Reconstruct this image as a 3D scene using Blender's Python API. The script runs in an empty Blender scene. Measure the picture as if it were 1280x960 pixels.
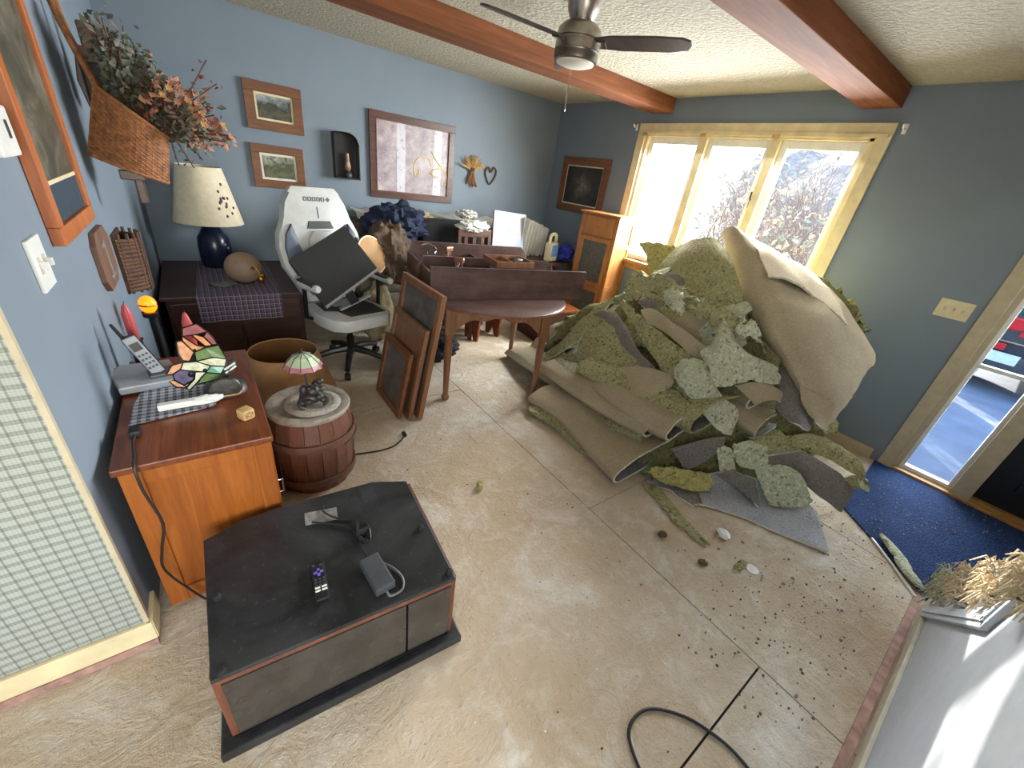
import bpy, bmesh, math, random
from mathutils import Vector, Matrix, noise

# ------------------------------------------------------------------ camera, world, sun, exposure
scn = bpy.context.scene
C = scn.collection
cam_d = bpy.data.cameras.new('camera'); cam = bpy.data.objects.new('camera', cam_d); C.objects.link(cam)
cam_d.sensor_width = 36.0; cam_d.lens = 495.0 / 1280.0 * 36.0; cam_d.clip_start = 0.02; cam_d.clip_end = 300
_R = Matrix(((0.80379, 0.17841, -0.56753), (-0.58009, 0.44667, -0.68117), (0.13197, 0.87673, 0.46252)))
cam.matrix_world = Matrix.Translation((0, 0, 1.60)) @ _R.to_4x4()
scn.camera = cam
SUN = Vector((1.0, 0.865, 0.48)).normalized()          # towards the sun
w = bpy.data.worlds.new('sky'); scn.world = w; w.use_nodes = True
wn = w.node_tree.nodes; wl = w.node_tree.links
sky = wn.new('ShaderNodeTexSky'); sky.sky_type = 'NISHITA'; sky.sun_disc = False
sky.sun_elevation = math.asin(SUN.z); sky.sun_rotation = math.atan2(SUN.x, SUN.y)
sky.air_density = 1.0; sky.dust_density = 2.0; sky.ozone_density = 1.0
wl.new(sky.outputs[0], wn['Background'].inputs[0]); wn['Background'].inputs[1].default_value = 1.1
sd = bpy.data.lights.new('sun', 'SUN'); sd.energy = 16.0; sd.angle = 0.012; sd.color = (1.0, 0.88, 0.72)
so = bpy.data.objects.new('sun', sd); C.objects.link(so); so.rotation_euler = SUN.to_track_quat('Z', 'Y').to_euler(); so.location = (12, 10, 8)
def area(name, loc, aim, sx, sy, e, col):
    d = bpy.data.lights.new(name, 'AREA'); d.shape = 'RECTANGLE'; d.size = sx; d.size_y = sy; d.energy = e; d.color = col
    o = bpy.data.objects.new(name, d); C.objects.link(o); o.location = loc
    o.rotation_euler = (Vector(loc) - Vector(aim)).to_track_quat('Z', 'Y').to_euler(); return o
# daylight at the main window and sidelight, then two added fill lamps
area('window_daylight', (4.22, 2.19, 1.62), (2.0, 2.19, 0.3), 1.95, 1.15, 215, (0.93, 0.97, 1.0)).data.spread = math.radians(160)
area('sidelight_daylight', (4.14, -0.08, 1.05), (2.0, -0.02, 0.3), 0.24, 1.85, 16, (0.86, 0.93, 1.0)).data.spread = math.radians(150)
area('rear_fill', (-0.2, -2.12, 1.45), (0.05, 0.8, 0.1), 2.4, 1.5, 46, (1.0, 0.94, 0.84)).data.spread = math.radians(125)  # added warm fill from behind the camera, brightens the foreground floor
area('side_fill', (-3.3, -0.9, 1.5), (0.3, 0.8, 0.6), 1.6, 1.3, 3, (0.84, 0.92, 1.0))  # weak added fill from the side, no known window there
scn.view_settings.view_transform = 'Standard'; scn.view_settings.look = 'None'
scn.view_settings.gamma = 1.0; scn.view_settings.use_curve_mapping = False
scn.view_settings.exposure = 0.6

# ------------------------------------------------------------------ materials
def lin(c):
    r = []
    for v in c[:3]:
        v = v / 255.0
        r.append(v / 12.92 if v <= 0.04045 else ((v + 0.055) / 1.055) ** 2.4)
    return (r[0], r[1], r[2], 1.0)
class NT:
    def __init__(s, name):
        s.m = bpy.data.materials.new(name); s.m.use_nodes = True
        s.t = s.m.node_tree; s.b = s.t.nodes['Principled BSDF']; s.tc = None
    def n(s, typ, ins=None, **kw):
        nd = s.t.nodes.new(typ)
        for k, v in kw.items(): setattr(nd, k, v)
        for k, v in (ins or {}).items(): s.set(nd.inputs[k], v)
        return nd
    def set(s, sock, v):
        if hasattr(v, 'is_output'): s.t.links.new(v, sock)
        elif hasattr(v, 'outputs'): s.t.links.new(v.outputs[0], sock)
        else: sock.default_value = v
    def coord(s, scale=(1, 1, 1), rot=(0, 0, 0)):
        if s.tc is None: s.tc = s.n('ShaderNodeTexCoord')
        return s.n('ShaderNodeMapping', {'Vector': s.tc.outputs['Object'], 'Scale': scale, 'Rotation': rot})
    def noise(s, scale, detail=4.0, rough=0.55, vec=None, dist=0.0):
        return s.n('ShaderNodeTexNoise', {'Vector': vec or s.coord(), 'Scale': scale, 'Detail': detail, 'Roughness': rough, 'Distortion': dist})
    def ramp(s, fac, stops):
        r = s.n('ShaderNodeValToRGB', {'Fac': fac}); e = r.color_ramp.elements
        while len(e) < len(stops): e.new(0.5)
        for i, (p, c) in enumerate(stops):
            e[i].position = p; e[i].color = c if len(c) == 4 and max(c) <= 1.0 else lin(c)
        return r
    def mix(s, fac, a, b, mode='MIX'):
        m = s.n('ShaderNodeMix', data_type='RGBA', blend_type=mode)
        s.set(m.inputs[0], fac); s.set(m.inputs[6], a); s.set(m.inputs[7], b); return m.outputs[2]
    def math(s, op, a, b=0.0, c=0.0):
        m = s.n('ShaderNodeMath', operation=op); s.set(m.inputs[0], a); s.set(m.inputs[1], b); s.set(m.inputs[2], c); return m.outputs[0]
    def sep(s, vec=None):
        return s.n('ShaderNodeSeparateXYZ', {'Vector': vec or s.coord()}).outputs
    def bump(s, h, strength=0.3, dist=0.01):
        s.set(s.b.inputs['Normal'], s.n('ShaderNodeBump', {'Height': h, 'Strength': strength, 'Distance': dist}))
    def done(s, col=None, rough=0.6, metal=0.0, spec=None):
        if col is not None: s.set(s.b.inputs['Base Color'], col)
        s.set(s.b.inputs['Roughness'], rough); s.b.inputs['Metallic'].default_value = metal
        if spec is not None: s.b.inputs['Specular IOR Level'].default_value = spec
        return s.m
def plain(name, c, rough=0.55, var=0.12, scale=18.0, metal=0.0, bump=0.0, spec=None):
    t = NT(name); f = t.noise(scale, 5.0, 0.6)
    a = [max(0, v * (1 - var)) for v in c]; b = [min(255, v * (1 + var)) for v in c]
    col = t.ramp(f, [(0.3, a), (0.7, b)])
    if bump: t.bump(t.noise(scale * 4, 3.0), bump, 0.004)
    return t.done(col.outputs[0], rough, metal, spec)
def wood(name, c1, c2, axis='X', scale=7.0, rough=0.4, spec=None, dusty=None):
    t = NT(name); s = [scale * 2.2] * 3; s['XYZ'.index(axis)] = scale * 0.16
    v = t.coord(tuple(s)); f = t.noise(1.6, 7.0, 0.62, v, 0.9); g = t.noise(9.0, 3.0, 0.6, v)
    k = t.math('ADD', t.math('MULTIPLY', f.outputs[0], 0.75), t.math('MULTIPLY', g.outputs[0], 0.25))
    col = t.ramp(k, [(0.32, c2), (0.5, [(x + y) / 2 for x, y in zip(c1, c2)]), (0.68, c1)]).outputs[0]
    if dusty:
        d = t.ramp(t.noise(5.0, 6.0, 0.7), [(0.42, (0, 0, 0, 1)), (0.72, (1, 1, 1, 1))])
        col = t.mix(t.math('MULTIPLY', d.outputs[0], 0.55), col, lin(dusty))
    t.bump(k, 0.12, 0.003)
    return t.done(col, rough, 0.0, spec)
M = {}
def mk_plain(*rows):
    for r in rows: M[r[0]] = plain(r[0], *r[1:])
mk_plain(
    ('white_paint', (222, 222, 220), 0.45, 0.03), ('cream_paint', (222, 206, 164), 0.45, 0.06, 9.0), ('trim_tan', (190, 176, 148), 0.5, 0.05),
    ('white_plastic', (228, 226, 220), 0.35, 0.03), ('black_plastic', (26, 26, 28), 0.38, 0.1), ('dark_grey_plastic', (66, 68, 72), 0.4, 0.08),
    ('silver_plastic', (150, 153, 158), 0.32, 0.05), ('grey_cable', (92, 92, 94), 0.5, 0.05), ('black_cable', (24, 24, 26), 0.5, 0.05),
    ('white_leather', (184, 184, 180), 0.42, 0.04, 12.0, 0.0, 0.1), ('grey_leather', (84, 92, 106), 0.5, 0.06), ('black_leather', (40, 40, 40), 0.5, 0.08, 30.0, 0.0, 0.12),
    ('black_metal', (28, 28, 30), 0.35, 0.1, 12.0, 0.6), ('steel', (168, 168, 166), 0.25, 0.05, 20.0, 1.0), ('brushed_nickel', (170, 164, 154), 0.3, 0.06, 30.0, 1.0),
    ('nickel_dark', (120, 114, 106), 0.35, 0.06, 30.0, 1.0), ('brass', (176, 128, 62), 0.35, 0.1, 20.0, 1.0), ('frosted', (226, 222, 208), 0.6, 0.02),
    ('navy_ceramic', (24, 32, 52), 0.25, 0.2, 10.0), ('shade_cream', (222, 208, 178), 0.8, 0.04, 30.0), ('berry', (92, 66, 74), 0.7, 0.2), ('gourd_tan', (150, 122, 98), 0.5, 0.12, 9.0),
    ('red_wax', (172, 62, 62), 0.45, 0.06), ('bronze', (62, 58, 56), 0.42, 0.3, 40.0, 0.4, 0.4), ('stone_grey', (138, 130, 118), 0.85, 0.16, 30.0, 0.0, 0.5),
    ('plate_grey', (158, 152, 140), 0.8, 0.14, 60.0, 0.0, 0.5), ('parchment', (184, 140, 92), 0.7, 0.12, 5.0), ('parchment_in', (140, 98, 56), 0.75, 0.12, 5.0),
    ('wicker', (140, 90, 52), 0.65, 0.25, 40.0), ('wicker_dark', (84, 56, 38), 0.7, 0.25, 40.0), ('dry_green', (74, 78, 64), 0.8, 0.3, 30.0), ('dry_grey', (104, 104, 92), 0.8, 0.25, 30.0),
    ('dry_peach', (168, 120, 94), 0.75, 0.2, 30.0), ('dry_red', (112, 62, 52), 0.75, 0.25, 30.0), ('straw', (186, 146, 92), 0.7, 0.2, 30.0), ('twig', (88, 62, 42), 0.7, 0.2, 30.0),
    ('navy_cloth', (30, 38, 62), 0.9, 0.3, 8.0), ('black_cloth', (22, 22, 26), 0.85, 0.25, 8.0), ('brown_cloth', (86, 68, 54), 0.9, 0.2, 8.0), ('khaki_cloth', (140, 126, 98), 0.9, 0.15, 8.0),
    ('white_cloth', (206, 202, 192), 0.9, 0.06, 10.0), ('sofa_cloth', (98, 88, 76), 0.95, 0.25, 16.0), ('paper', (220, 216, 204), 0.8, 0.04), ('cardboard', (168, 136, 92), 0.85, 0.1),
    ('blue_bag', (40, 52, 150), 0.45, 0.15, 6.0), ('blue_label', (110, 150, 214), 0.5, 0.1), ('jug_cream', (222, 208, 168), 0.4, 0.04),
    ('sticker', (128, 126, 120), 0.5, 0.15, 40.0), ('die_wood', (196, 160, 104), 0.5, 0.08, 30.0), ('glass_bottle', (150, 120, 100), 0.15, 0.2), ('iron', (54, 50, 48), 0.5, 0.2, 20.0, 0.6),
    ('tack_wood', (158, 124, 112), 0.8, 0.2, 20.0), ('door_dark', (20, 21, 24), 0.4, 0.1), ('oak_sill', (170, 128, 72), 0.5, 0.12, 12.0), ('concrete', (106, 118, 140), 0.9, 0.08, 3.0),
    ('car_paint', (58, 62, 70), 0.25, 0.05), ('car_red', (190, 30, 36), 0.3, 0.08), ('car_glass', (20, 22, 26), 0.08, 0.1), ('plate_white', (206, 220, 222), 0.5, 0.05), ('rubber', (22, 22, 22), 0.8, 0.1),
    ('chrome', (190, 190, 192), 0.12, 0.02, 20.0, 1.0), ('bark', (128, 112, 98), 0.9, 0.2, 20.0), ('twig_pale', (132, 118, 112), 0.9, 0.15), ('leaf_green', (134, 140, 118), 0.8, 0.25), ('leaf_tan', (196, 172, 136), 0.8, 0.2),
    ('foil', (226, 224, 220), 0.3, 0.03), ('grass_out', (122, 114, 110), 0.95, 0.25, 4.0), ('house_siding', (150, 148, 142), 0.8, 0.05), ('purple', (112, 90, 190), 0.4, 0.05), ('stair_white', (186, 196, 210), 0.45, 0.03), ('putty', (196, 190, 170), 0.6, 0.06))
def m_emit(name, c, e):
    t = NT(name); t.b.inputs['Emission Color'].default_value = lin(c); t.b.inputs['Emission Strength'].default_value = e
    return t.done(lin(c), 0.4)
M['amber_glow'] = m_emit('amber_glow', (255, 120, 10), 1.6)
M['red_wood'] = wood('red_wood', (134, 72, 38), (84, 40, 22), 'Y', 6.0, 0.26)
M['honey_wood'] = wood('honey_wood', (172, 100, 38), (128, 66, 22), 'Z', 6.0, 0.34)
M['oak'] = wood('oak', (188, 128, 72), (142, 88, 44), 'Z', 7.0, 0.4)
M['dark_wood'] = wood('dark_wood', (92, 66, 60), (54, 36, 34), 'X', 6.0, 0.34, None, (112, 92, 84))
M['chest_wood'] = wood('chest_wood', (86, 52, 40), (50, 28, 22), 'X', 5.0, 0.4)
M['table_wood'] = wood('table_wood', (146, 98, 64), (98, 62, 40), 'Z', 7.0, 0.3)
M['table_top'] = wood('table_top', (104, 78, 72), (66, 46, 42), 'X', 5.0, 0.3, None, (120, 104, 98))
M['frame_oak'] = wood('frame_oak', (206, 122, 66), (160, 84, 40), 'Z', 8.0, 0.36)
M['frame_brown'] = wood('frame_brown', (134, 86, 52), (92, 56, 34), 'X', 8.0, 0.4)
M['frame_dark'] = wood('frame_dark', (104, 66, 54), (62, 36, 30), 'X', 8.0, 0.35)
M['frame_lean'] = wood('frame_lean', (146, 102, 70), (104, 68, 46), 'Z', 8.0, 0.42)
M['beam_wood'] = wood('beam_wood', (146, 92, 60), (100, 60, 38), 'X', 3.0, 0.8, 0.15)
M['barrel_wood'] = wood('barrel_wood', (128, 84, 64), (82, 50, 38), 'Z', 6.0, 0.5)
M['barrel_hoop'] = wood('barrel_hoop', (120, 84, 66), (80, 52, 42), 'X', 6.0, 0.6)
M['fan_blade'] = wood('fan_blade', (86, 72, 64), (56, 46, 42), 'X', 6.0, 0.45)
M['console_side'] = wood('console_side', (124, 74, 52), (84, 48, 36), 'Z', 6.0, 0.45)
M['plaque_wood'] = wood('plaque_wood', (132, 96, 76), (96, 66, 52), 'Z', 8.0, 0.6)
M['stair_wood'] = wood('stair_wood', (140, 78, 46), (96, 50, 28), 'X', 6.0, 0.4)

def wall_mat(name, c):
    t = NT(name); f = t.noise(1.3, 4.0, 0.6)
    col = t.ramp(f, [(0.3, [v * 0.96 for v in c]), (0.7, [v * 1.03 for v in c])])
    t.bump(t.noise(160.0, 3.0), 0.08, 0.002)
    return t.done(col.outputs[0], 0.62)
M['wall_blue'] = wall_mat('wall_blue', (122, 134, 146))
M['wall_rear'] = wall_mat('wall_rear', (206, 200, 188))
t = NT('ceiling_stomp'); v = t.n('ShaderNodeTexVoronoi', {'Vector': t.coord(), 'Scale': 44.0, 'Randomness': 1.0}, feature='SMOOTH_F1'); f = t.noise(50.0, 6.0, 0.7)
h = t.math('ADD', t.math('MULTIPLY', v.outputs[0], 0.6), f.outputs[0]); t.bump(h, 0.8, 0.03)
M['ceiling_stomp'] = t.done(t.ramp(f, [(0.3, (182, 173, 150)), (0.7, (210, 202, 180))]).outputs[0], 0.9)
# green plaid wallpaper: thin woven lines on cream
t = NT('plaid_paper'); x, y, z = t.sep()
def lines(t, a, period, width):
    fr = t.math('FRACT', t.math('DIVIDE', a, period)); return t.math('LESS_THAN', fr, width)
lx = t.math('ADD', lines(t, x, 0.030, 0.16), t.math('MULTIPLY', lines(t, x, 0.0075, 0.35), 0.35)); lz = t.math('ADD', lines(t, z, 0.030, 0.42), t.math('MULTIPLY', lines(t, z, 0.0075, 0.35), 0.25))
k = t.math('MULTIPLY', t.math('ADD', lx, lz), 0.5); k = t.math('ADD', k, t.math('MULTIPLY', t.noise(60.0, 3.0).outputs[0], 0.12))
col = t.mix(t.math('MINIMUM', k, 1.0), lin((172, 175, 166)), lin((112, 117, 108)))
M['plaid_paper'] = t.done(col, 0.75)
# dirty plywood subfloor
t = NT('plywood'); oi = t.n('ShaderNodeObjectInfo')
geo = t.n('ShaderNodeNewGeometry'); P = geo.outputs['Position']
mp = lambda sc: t.n('ShaderNodeMapping', {'Vector': P, 'Scale': sc})
f1 = t.noise(1.1, 5.0, 0.62, mp((1, 1, 1))); f2 = t.noise(7.0, 8.0, 0.72, mp((1, 1.3, 1)), 0.7); f3 = t.noise(2.3, 7.0, 0.72, mp((1, 1, 1)), 0.4); f4 = t.noise(46.0, 5.0, 0.75, mp((1, 1, 1)))
g = t.noise(1.0, 6.0, 0.65, mp((40.0, 3.0, 1.0)), 0.5)
base = t.ramp(f1, [(0.3, (186, 164, 134)), (0.5, (202, 184, 158)), (0.7, (212, 198, 178))]).outputs[0]
base = t.mix(t.math('MULTIPLY', g.outputs[0], 0.3), base, lin((170, 144, 114)))
base = t.mix(t.ramp(f2, [(0.5, (0, 0, 0, 1)), (0.68, (0.6, 0.6, 0.6, 1))]).outputs[0], base, lin((220, 210, 194)))
base = t.mix(t.ramp(f3, [(0.52, (0, 0, 0, 1)), (0.70, (0.8, 0.8, 0.8, 1))]).outputs[0], base, lin((234, 230, 222)))
base = t.mix(t.ramp(f4, [(0.58, (0, 0, 0, 1)), (0.72, (0.7, 0.7, 0.7, 1))]).outputs[0], base, lin((136, 114, 90)))
f5 = t.noise(0.75, 4.0, 0.6, mp((1, 1, 1)))
base = t.mix(t.ramp(f5, [(0.55, (0, 0, 0, 1)), (0.68, (0.55, 0.55, 0.55, 1))]).outputs[0], base, lin((166, 138, 106)))
hh = t.math('ADD', t.math('ADD', t.math('MULTIPLY', f2.outputs[0], 0.8), t.math('MULTIPLY', f4.outputs[0], 0.35)), t.math('MULTIPLY', g.outputs[0], 0.15)); t.bump(hh, 0.85, 0.03)
M['plywood'] = t.done(base, 0.75)
M['joint_dark'] = plain('joint_dark', (48, 40, 34), 0.9)
# carpets
def speckle(name, base_c, hi, dark, sc=70.0, bump=0.5):
    t = NT(name); f = t.noise(3.2, 5.0, 0.6); v = t.n('ShaderNodeTexVoronoi', {'Vector': t.coord(), 'Scale': sc, 'Randomness': 1.0}); n2 = t.noise(sc * 0.8, 4.0, 0.7)
    c = t.ramp(f, [(0.3, base_c), (0.7, hi)]).outputs[0]
    c = t.mix(t.ramp(v.outputs['Color'], [(0.0, (1, 1, 1, 1)), (0.34, (0, 0, 0, 1))]).outputs[0], c, lin(dark))
    c = t.mix(t.ramp(n2, [(0.5, (0, 0, 0, 1)), (0.7, (0.7, 0.7, 0.7, 1))]).outputs[0], c, lin([min(255, q * 1.22) for q in hi]))
    t.bump(t.math('ADD', v.outputs[0], n2.outputs[0]), bump, 0.012)
    return t.done(c, 0.95, 0.0, 0.15)
M['pad_olive'] = speckle('pad_olive', (138, 134, 96), (166, 160, 120), (72, 68, 50))
M['pad_pale'] = speckle('pad_pale', (164, 168, 142), (192, 194, 168), (100, 98, 80))
M['pad_yellow'] = speckle('pad_yellow', (152, 142, 86), (178, 168, 108), (92, 84, 50))
M['pad_dark'] = speckle('pad_dark', (104, 102, 68), (130, 126, 88), (66, 62, 44))  # dark olive foam, its own tone
M['backing_tan'] = speckle('backing_tan', (152, 138, 114), (172, 158, 132), (136, 122, 98), 220.0, 0.25)
M['backing_pale'] = speckle('backing_pale', (190, 174, 148), (208, 194, 168), (170, 154, 128), 220.0, 0.25)
M['pile_grey'] = speckle('pile_grey', (122, 116, 110), (148, 142, 136), (96, 90, 86), 160.0, 0.8)
M['pile_light'] = speckle('pile_light', (156, 156, 158), (184, 184, 186), (126, 126, 130), 160.0, 0.8)
M['blue_carpet'] = speckle('blue_carpet', (36, 54, 92), (54, 76, 118), (20, 32, 60), 110.0, 1.0)
M['carpet_edge'] = plain('carpet_edge', (206, 196, 178), 0.95, 0.12, 60.0)
def plaid(name, c0, c1, c2, p, ax=('X', 'Y')):
    t = NT(name); s = t.sep(); a = s['XYZ'.index(ax[0])]; b = s['XYZ'.index(ax[1])]
    k = t.math('MULTIPLY', t.math('ADD', lines(t, a, p, 0.45), lines(t, b, p, 0.45)), 0.5)
    c = t.mix(k, lin(c0), lin(c1)); th = t.math('MAXIMUM', lines(t, a, p, 0.12), lines(t, b, p, 0.12)); c = t.mix(t.math('MULTIPLY', th, 0.7), c, lin(c2))
    t.bump(t.noise(300.0), 0.2, 0.002); return t.done(c, 0.9)
M['runner_plaid'] = plaid('runner_plaid', (104, 90, 104), (64, 54, 70), (176, 160, 168), 0.036)
M['runner_plaid_drop'] = plaid('runner_plaid_drop', (104, 90, 104), (64, 54, 70), (176, 160, 168), 0.036, ('X', 'Z'))
M['gingham'] = plaid('gingham', (176, 176, 182), (44, 48, 62), (96, 100, 114), 0.024)
# glass
def glass(name, tint, rough, alpha):
    t = NT(name); tr = t.n('ShaderNodeBsdfTransparent', {'Color': tint}); gl = t.n('ShaderNodeBsdfGlossy', {'Roughness': rough}); lw = t.n('ShaderNodeLayerWeight', {'Blend': 0.5}); fr = t.n('ShaderNodeMath', {0: t.math('POWER', lw.outputs['Facing'], 5.0), 1: 0.75}, operation='MULTIPLY')
    mx = t.n('ShaderNodeMixShader'); t.set(mx.inputs[0], t.math('MINIMUM', t.math('ADD', fr.outputs[0], alpha), 1.0)); t.t.links.new(tr.outputs[0], mx.inputs[1]); t.t.links.new(gl.outputs[0], mx.inputs[2])
    out = [n for n in t.t.nodes if n.type == 'OUTPUT_MATERIAL'][0]; t.t.links.new(mx.outputs[0], out.inputs[0]); return t.m
t = NT('console_black'); f = t.noise(4.0, 7.0, 0.7, None, 0.6); g = t.noise(70.0, 4.0, 0.7)
c = t.mix(t.ramp(f, [(0.42, (0, 0, 0, 1)), (0.78, (0.4, 0.4, 0.4, 1))]).outputs[0], lin((24, 26, 29)), lin((78, 80, 80))); c = t.mix(t.ramp(g, [(0.6, (0, 0, 0, 1)), (0.75, (0.4, 0.4, 0.4, 1))]).outputs[0], c, lin((110, 106, 100)))
M['console_black'] = t.done(c, t.ramp(f, [(0.3, (0.32, 0.32, 0.32, 1)), (0.7, (0.6, 0.6, 0.6, 1))]).outputs[0])
M['window_glass'] = glass('window_glass', (0.95, 0.97, 0.97, 1), 0.05, 0.0)
M['smoked_glass'] = plain('smoked_glass', (54, 50, 46), 0.16, 0.25, 6.0)
M['picture_glass'] = glass('picture_glass', (1, 1, 1, 1), 0.03, 0.02)
def art(name, stops, sc=9.0, dist=1.0, squash=1.0, rough=0.5):
    t = NT(name); f = t.noise(sc, 6.0, 0.65, t.coord((squash, squash, 1.0)), dist); return t.done(t.ramp(f, stops).outputs[0], rough)

def scene_art(name, stops, h, sc=10.0, amt=0.5, cx=None):
    t = NT(name); x, y, z = t.sep(); f = t.noise(sc, 7.0, 0.7, t.coord((1, 1, 1)), 0.3)
    if cx is None: g = t.math('DIVIDE', z, h)
    else: g = t.math('SUBTRACT', 1.0, t.math('MULTIPLY', t.math('SQRT', t.math('ADD', t.math('POWER', x, 2.0), t.math('POWER', t.math('SUBTRACT', z, h * .5), 2.0))), cx))
    k = t.math('ADD', t.math('MULTIPLY', g, 1 - amt), t.math('MULTIPLY', f.outputs[0], amt)); return t.done(t.ramp(k, stops).outputs[0], 0.5)
# ------------------------------------------------------------------ mesh helpers
class B:
    def __init__(s): s.bm = bmesh.new()
    def _new(s, vs, fs, mi, Mx):
        bv = [s.bm.verts.new(Mx @ Vector(v) if Mx else v) for v in vs]; out = []
        for f in fs:
            try:
                q = s.bm.faces.new([bv[i] for i in f]); q.material_index = mi; out.append(q)
            except ValueError: pass
        return bv, out
    def box(s, c, d, mi=0, Mx=None, bev=0.0):
        x, y, z = [k / 2 for k in d]; vs = [(c[0] + i * x, c[1] + j * y, c[2] + k * z) for i in (-1, 1) for j in (-1, 1) for k in (-1, 1)]
        fs = [(0, 1, 3, 2), (4, 6, 7, 5), (0, 4, 5, 1), (2, 3, 7, 6), (0, 2, 6, 4), (1, 5, 7, 3)]
        bv, fc = s._new(vs, fs, mi, Mx)
        if bev > 0:
            ed = list({e for f in fc for e in f.edges}); r = bmesh.ops.bevel(s.bm, geom=ed, offset=bev, segments=2, affect='EDGES', profile=0.6)
            for f in r['faces']: f.material_index = mi
        return s
    def bx(s, x0, x1, y0, y1, z0, z1, mi=0, Mx=None, bev=0.0):
        return s.box(((x0 + x1) / 2, (y0 + y1) / 2, (z0 + z1) / 2), (abs(x1 - x0), abs(y1 - y0), abs(z1 - z0)), mi, Mx, bev)
    def prism(s, poly, z0, z1, mi=0, Mx=None, bev=0.0):           # polygon in xy, extruded in z
        n = len(poly); vs = [(p[0], p[1], z0) for p in poly] + [(p[0], p[1], z1) for p in poly]
        fs = [tuple(reversed(range(n))), tuple(range(n, 2 * n))] + [(i, (i + 1) % n, n + (i + 1) % n, n + i) for i in range(n)]
        bv, fc = s._new(vs, fs, mi, Mx)
        if bev > 0:
            ed = list({e for f in fc[:2] for e in f.edges}); r = bmesh.ops.bevel(s.bm, geom=ed, offset=bev, segments=2, affect='EDGES', profile=0.6)
            for f in r['faces']: f.material_index = mi
        return s
    def lathe(s, prof, n=24, mi=0, Mx=None, cap=True, a0=0.0, sq=1.0):
        vs = []; fs = []
        for r, z in prof:
            for i in range(n):
                a = a0 + 2 * math.pi * i / n; vs.append((r * math.cos(a), r * math.sin(a) * sq, z))
        for j in range(len(prof) - 1):
            for i in range(n): k = (i + 1) % n; fs.append((j * n + i, j * n + k, (j + 1) * n + k, (j + 1) * n + i))
        if cap: fs.append(tuple(reversed(range(n)))); fs.append(tuple(range((len(prof) - 1) * n, len(prof) * n)))
        s._new(vs, fs, mi, Mx); return s
    def tube(s, pts, r, n=8, mi=0, Mx=None, closed=False):
        pts = [Vector(p) for p in pts]; m = len(pts); rr = r if isinstance(r, (list, tuple)) else [r] * m
        vs = []; up = None
        for i, p in enumerate(pts):
            a = pts[(i - 1) % m] if (closed or i > 0) else p; b = pts[(i + 1) % m] if (closed or i < m - 1) else p
            d = (b - a); d = d.normalized() if d.length > 1e-9 else Vector((0, 0, 1))
            if up is None: up = Vector((0, 0, 1)) if abs(d.z) < 0.9 else Vector((1, 0, 0))
            u = d.cross(up); u = u.normalized() if u.length > 1e-6 else d.orthogonal().normalized(); up = u.cross(d).normalized()
            for k in range(n):
                t_ = 2 * math.pi * k / n; vs.append(p + (u * math.cos(t_) + up * math.sin(t_)) * rr[i])
        fs = []
        for j in range(m if closed else m - 1):
            for k in range(n): q = (k + 1) % n; j2 = (j + 1) % m; fs.append((j * n + k, j * n + q, j2 * n + q, j2 * n + k))
        if not closed: fs.append(tuple(reversed(range(n)))); fs.append(tuple(range((m - 1) * n, m * n)))
        s._new(vs, fs, mi, Mx); return s
    def ell(s, c, r, mi=0, Mx=None, nu=16, nv=10, f=None):
        vs = []; fs = []
        for j in range(nv + 1):
            th = math.pi * j / nv
            for i in range(nu):
                a = 2 * math.pi * i / nu; d = Vector((math.sin(th) * math.cos(a), math.sin(th) * math.sin(a), math.cos(th)))
                k = f(d) if f else 1.0; vs.append((c[0] + r[0] * d.x * k, c[1] + r[1] * d.y * k, c[2] + r[2] * d.z * k))
        for j in range(nv):
            for i in range(nu): k = (i + 1) % nu; fs.append((j * nu + i, (j + 1) * nu + i, (j + 1) * nu + k, j * nu + k))
        s._new(vs, fs, mi, Mx); return s
    def grid(s, fn, nu, nv, mi=0, th=0.0, mi2=None, mie=None):     # fn(u,v)->Vector; th: thickness below
        P = [[Vector(fn(i / nu, j / nv)) for i in range(nu + 1)] for j in range(nv + 1)]
        vs = [p for r in P for p in r]; W = nu + 1; id_ = lambda i, j: j * W + i
        fs = [(id_(i, j), id_(i + 1, j), id_(i + 1, j + 1), id_(i, j + 1)) for j in range(nv) for i in range(nu)]
        s._new(vs, fs, mi, None) if th == 0 else None
        if th:
            N = []
            for j in range(nv + 1):
                for i in range(nu + 1):
                    a = P[j][min(i + 1, nu)] - P[j][max(i - 1, 0)]; b = P[min(j + 1, nv)][i] - P[max(j - 1, 0)][i]
                    q = a.cross(b); N.append(q.normalized() if q.length > 1e-9 else Vector((0, 0, 1)))
            n = len(vs); vs2 = vs + [p - q * th for p, q in zip(vs, N)]
            bv = [s.bm.verts.new(p) for p in vs2]
            def F(ix, m):
                try: s.bm.faces.new([bv[k] for k in ix]).material_index = m
                except ValueError: pass
            for f in fs: F(f, mi); F(tuple(n + k for k in reversed(f)), mi if mi2 is None else mi2)
            e = mi if mie is None else mie
            for i in range(nu):
                F((id_(i + 1, 0), id_(i, 0), n + id_(i, 0), n + id_(i + 1, 0)), e); F((id_(i, nv), id_(i + 1, nv), n + id_(i + 1, nv), n + id_(i, nv)), e)
            for j in range(nv):
                F((id_(0, j), id_(0, j + 1), n + id_(0, j + 1), n + id_(0, j)), e); F((id_(nu, j + 1), id_(nu, j), n + id_(nu, j), n + id_(nu, j + 1)), e)
        return s
    def tri(s, pts, mi=0): s._new(pts, [tuple(range(len(pts)))], mi, None); return s
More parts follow.
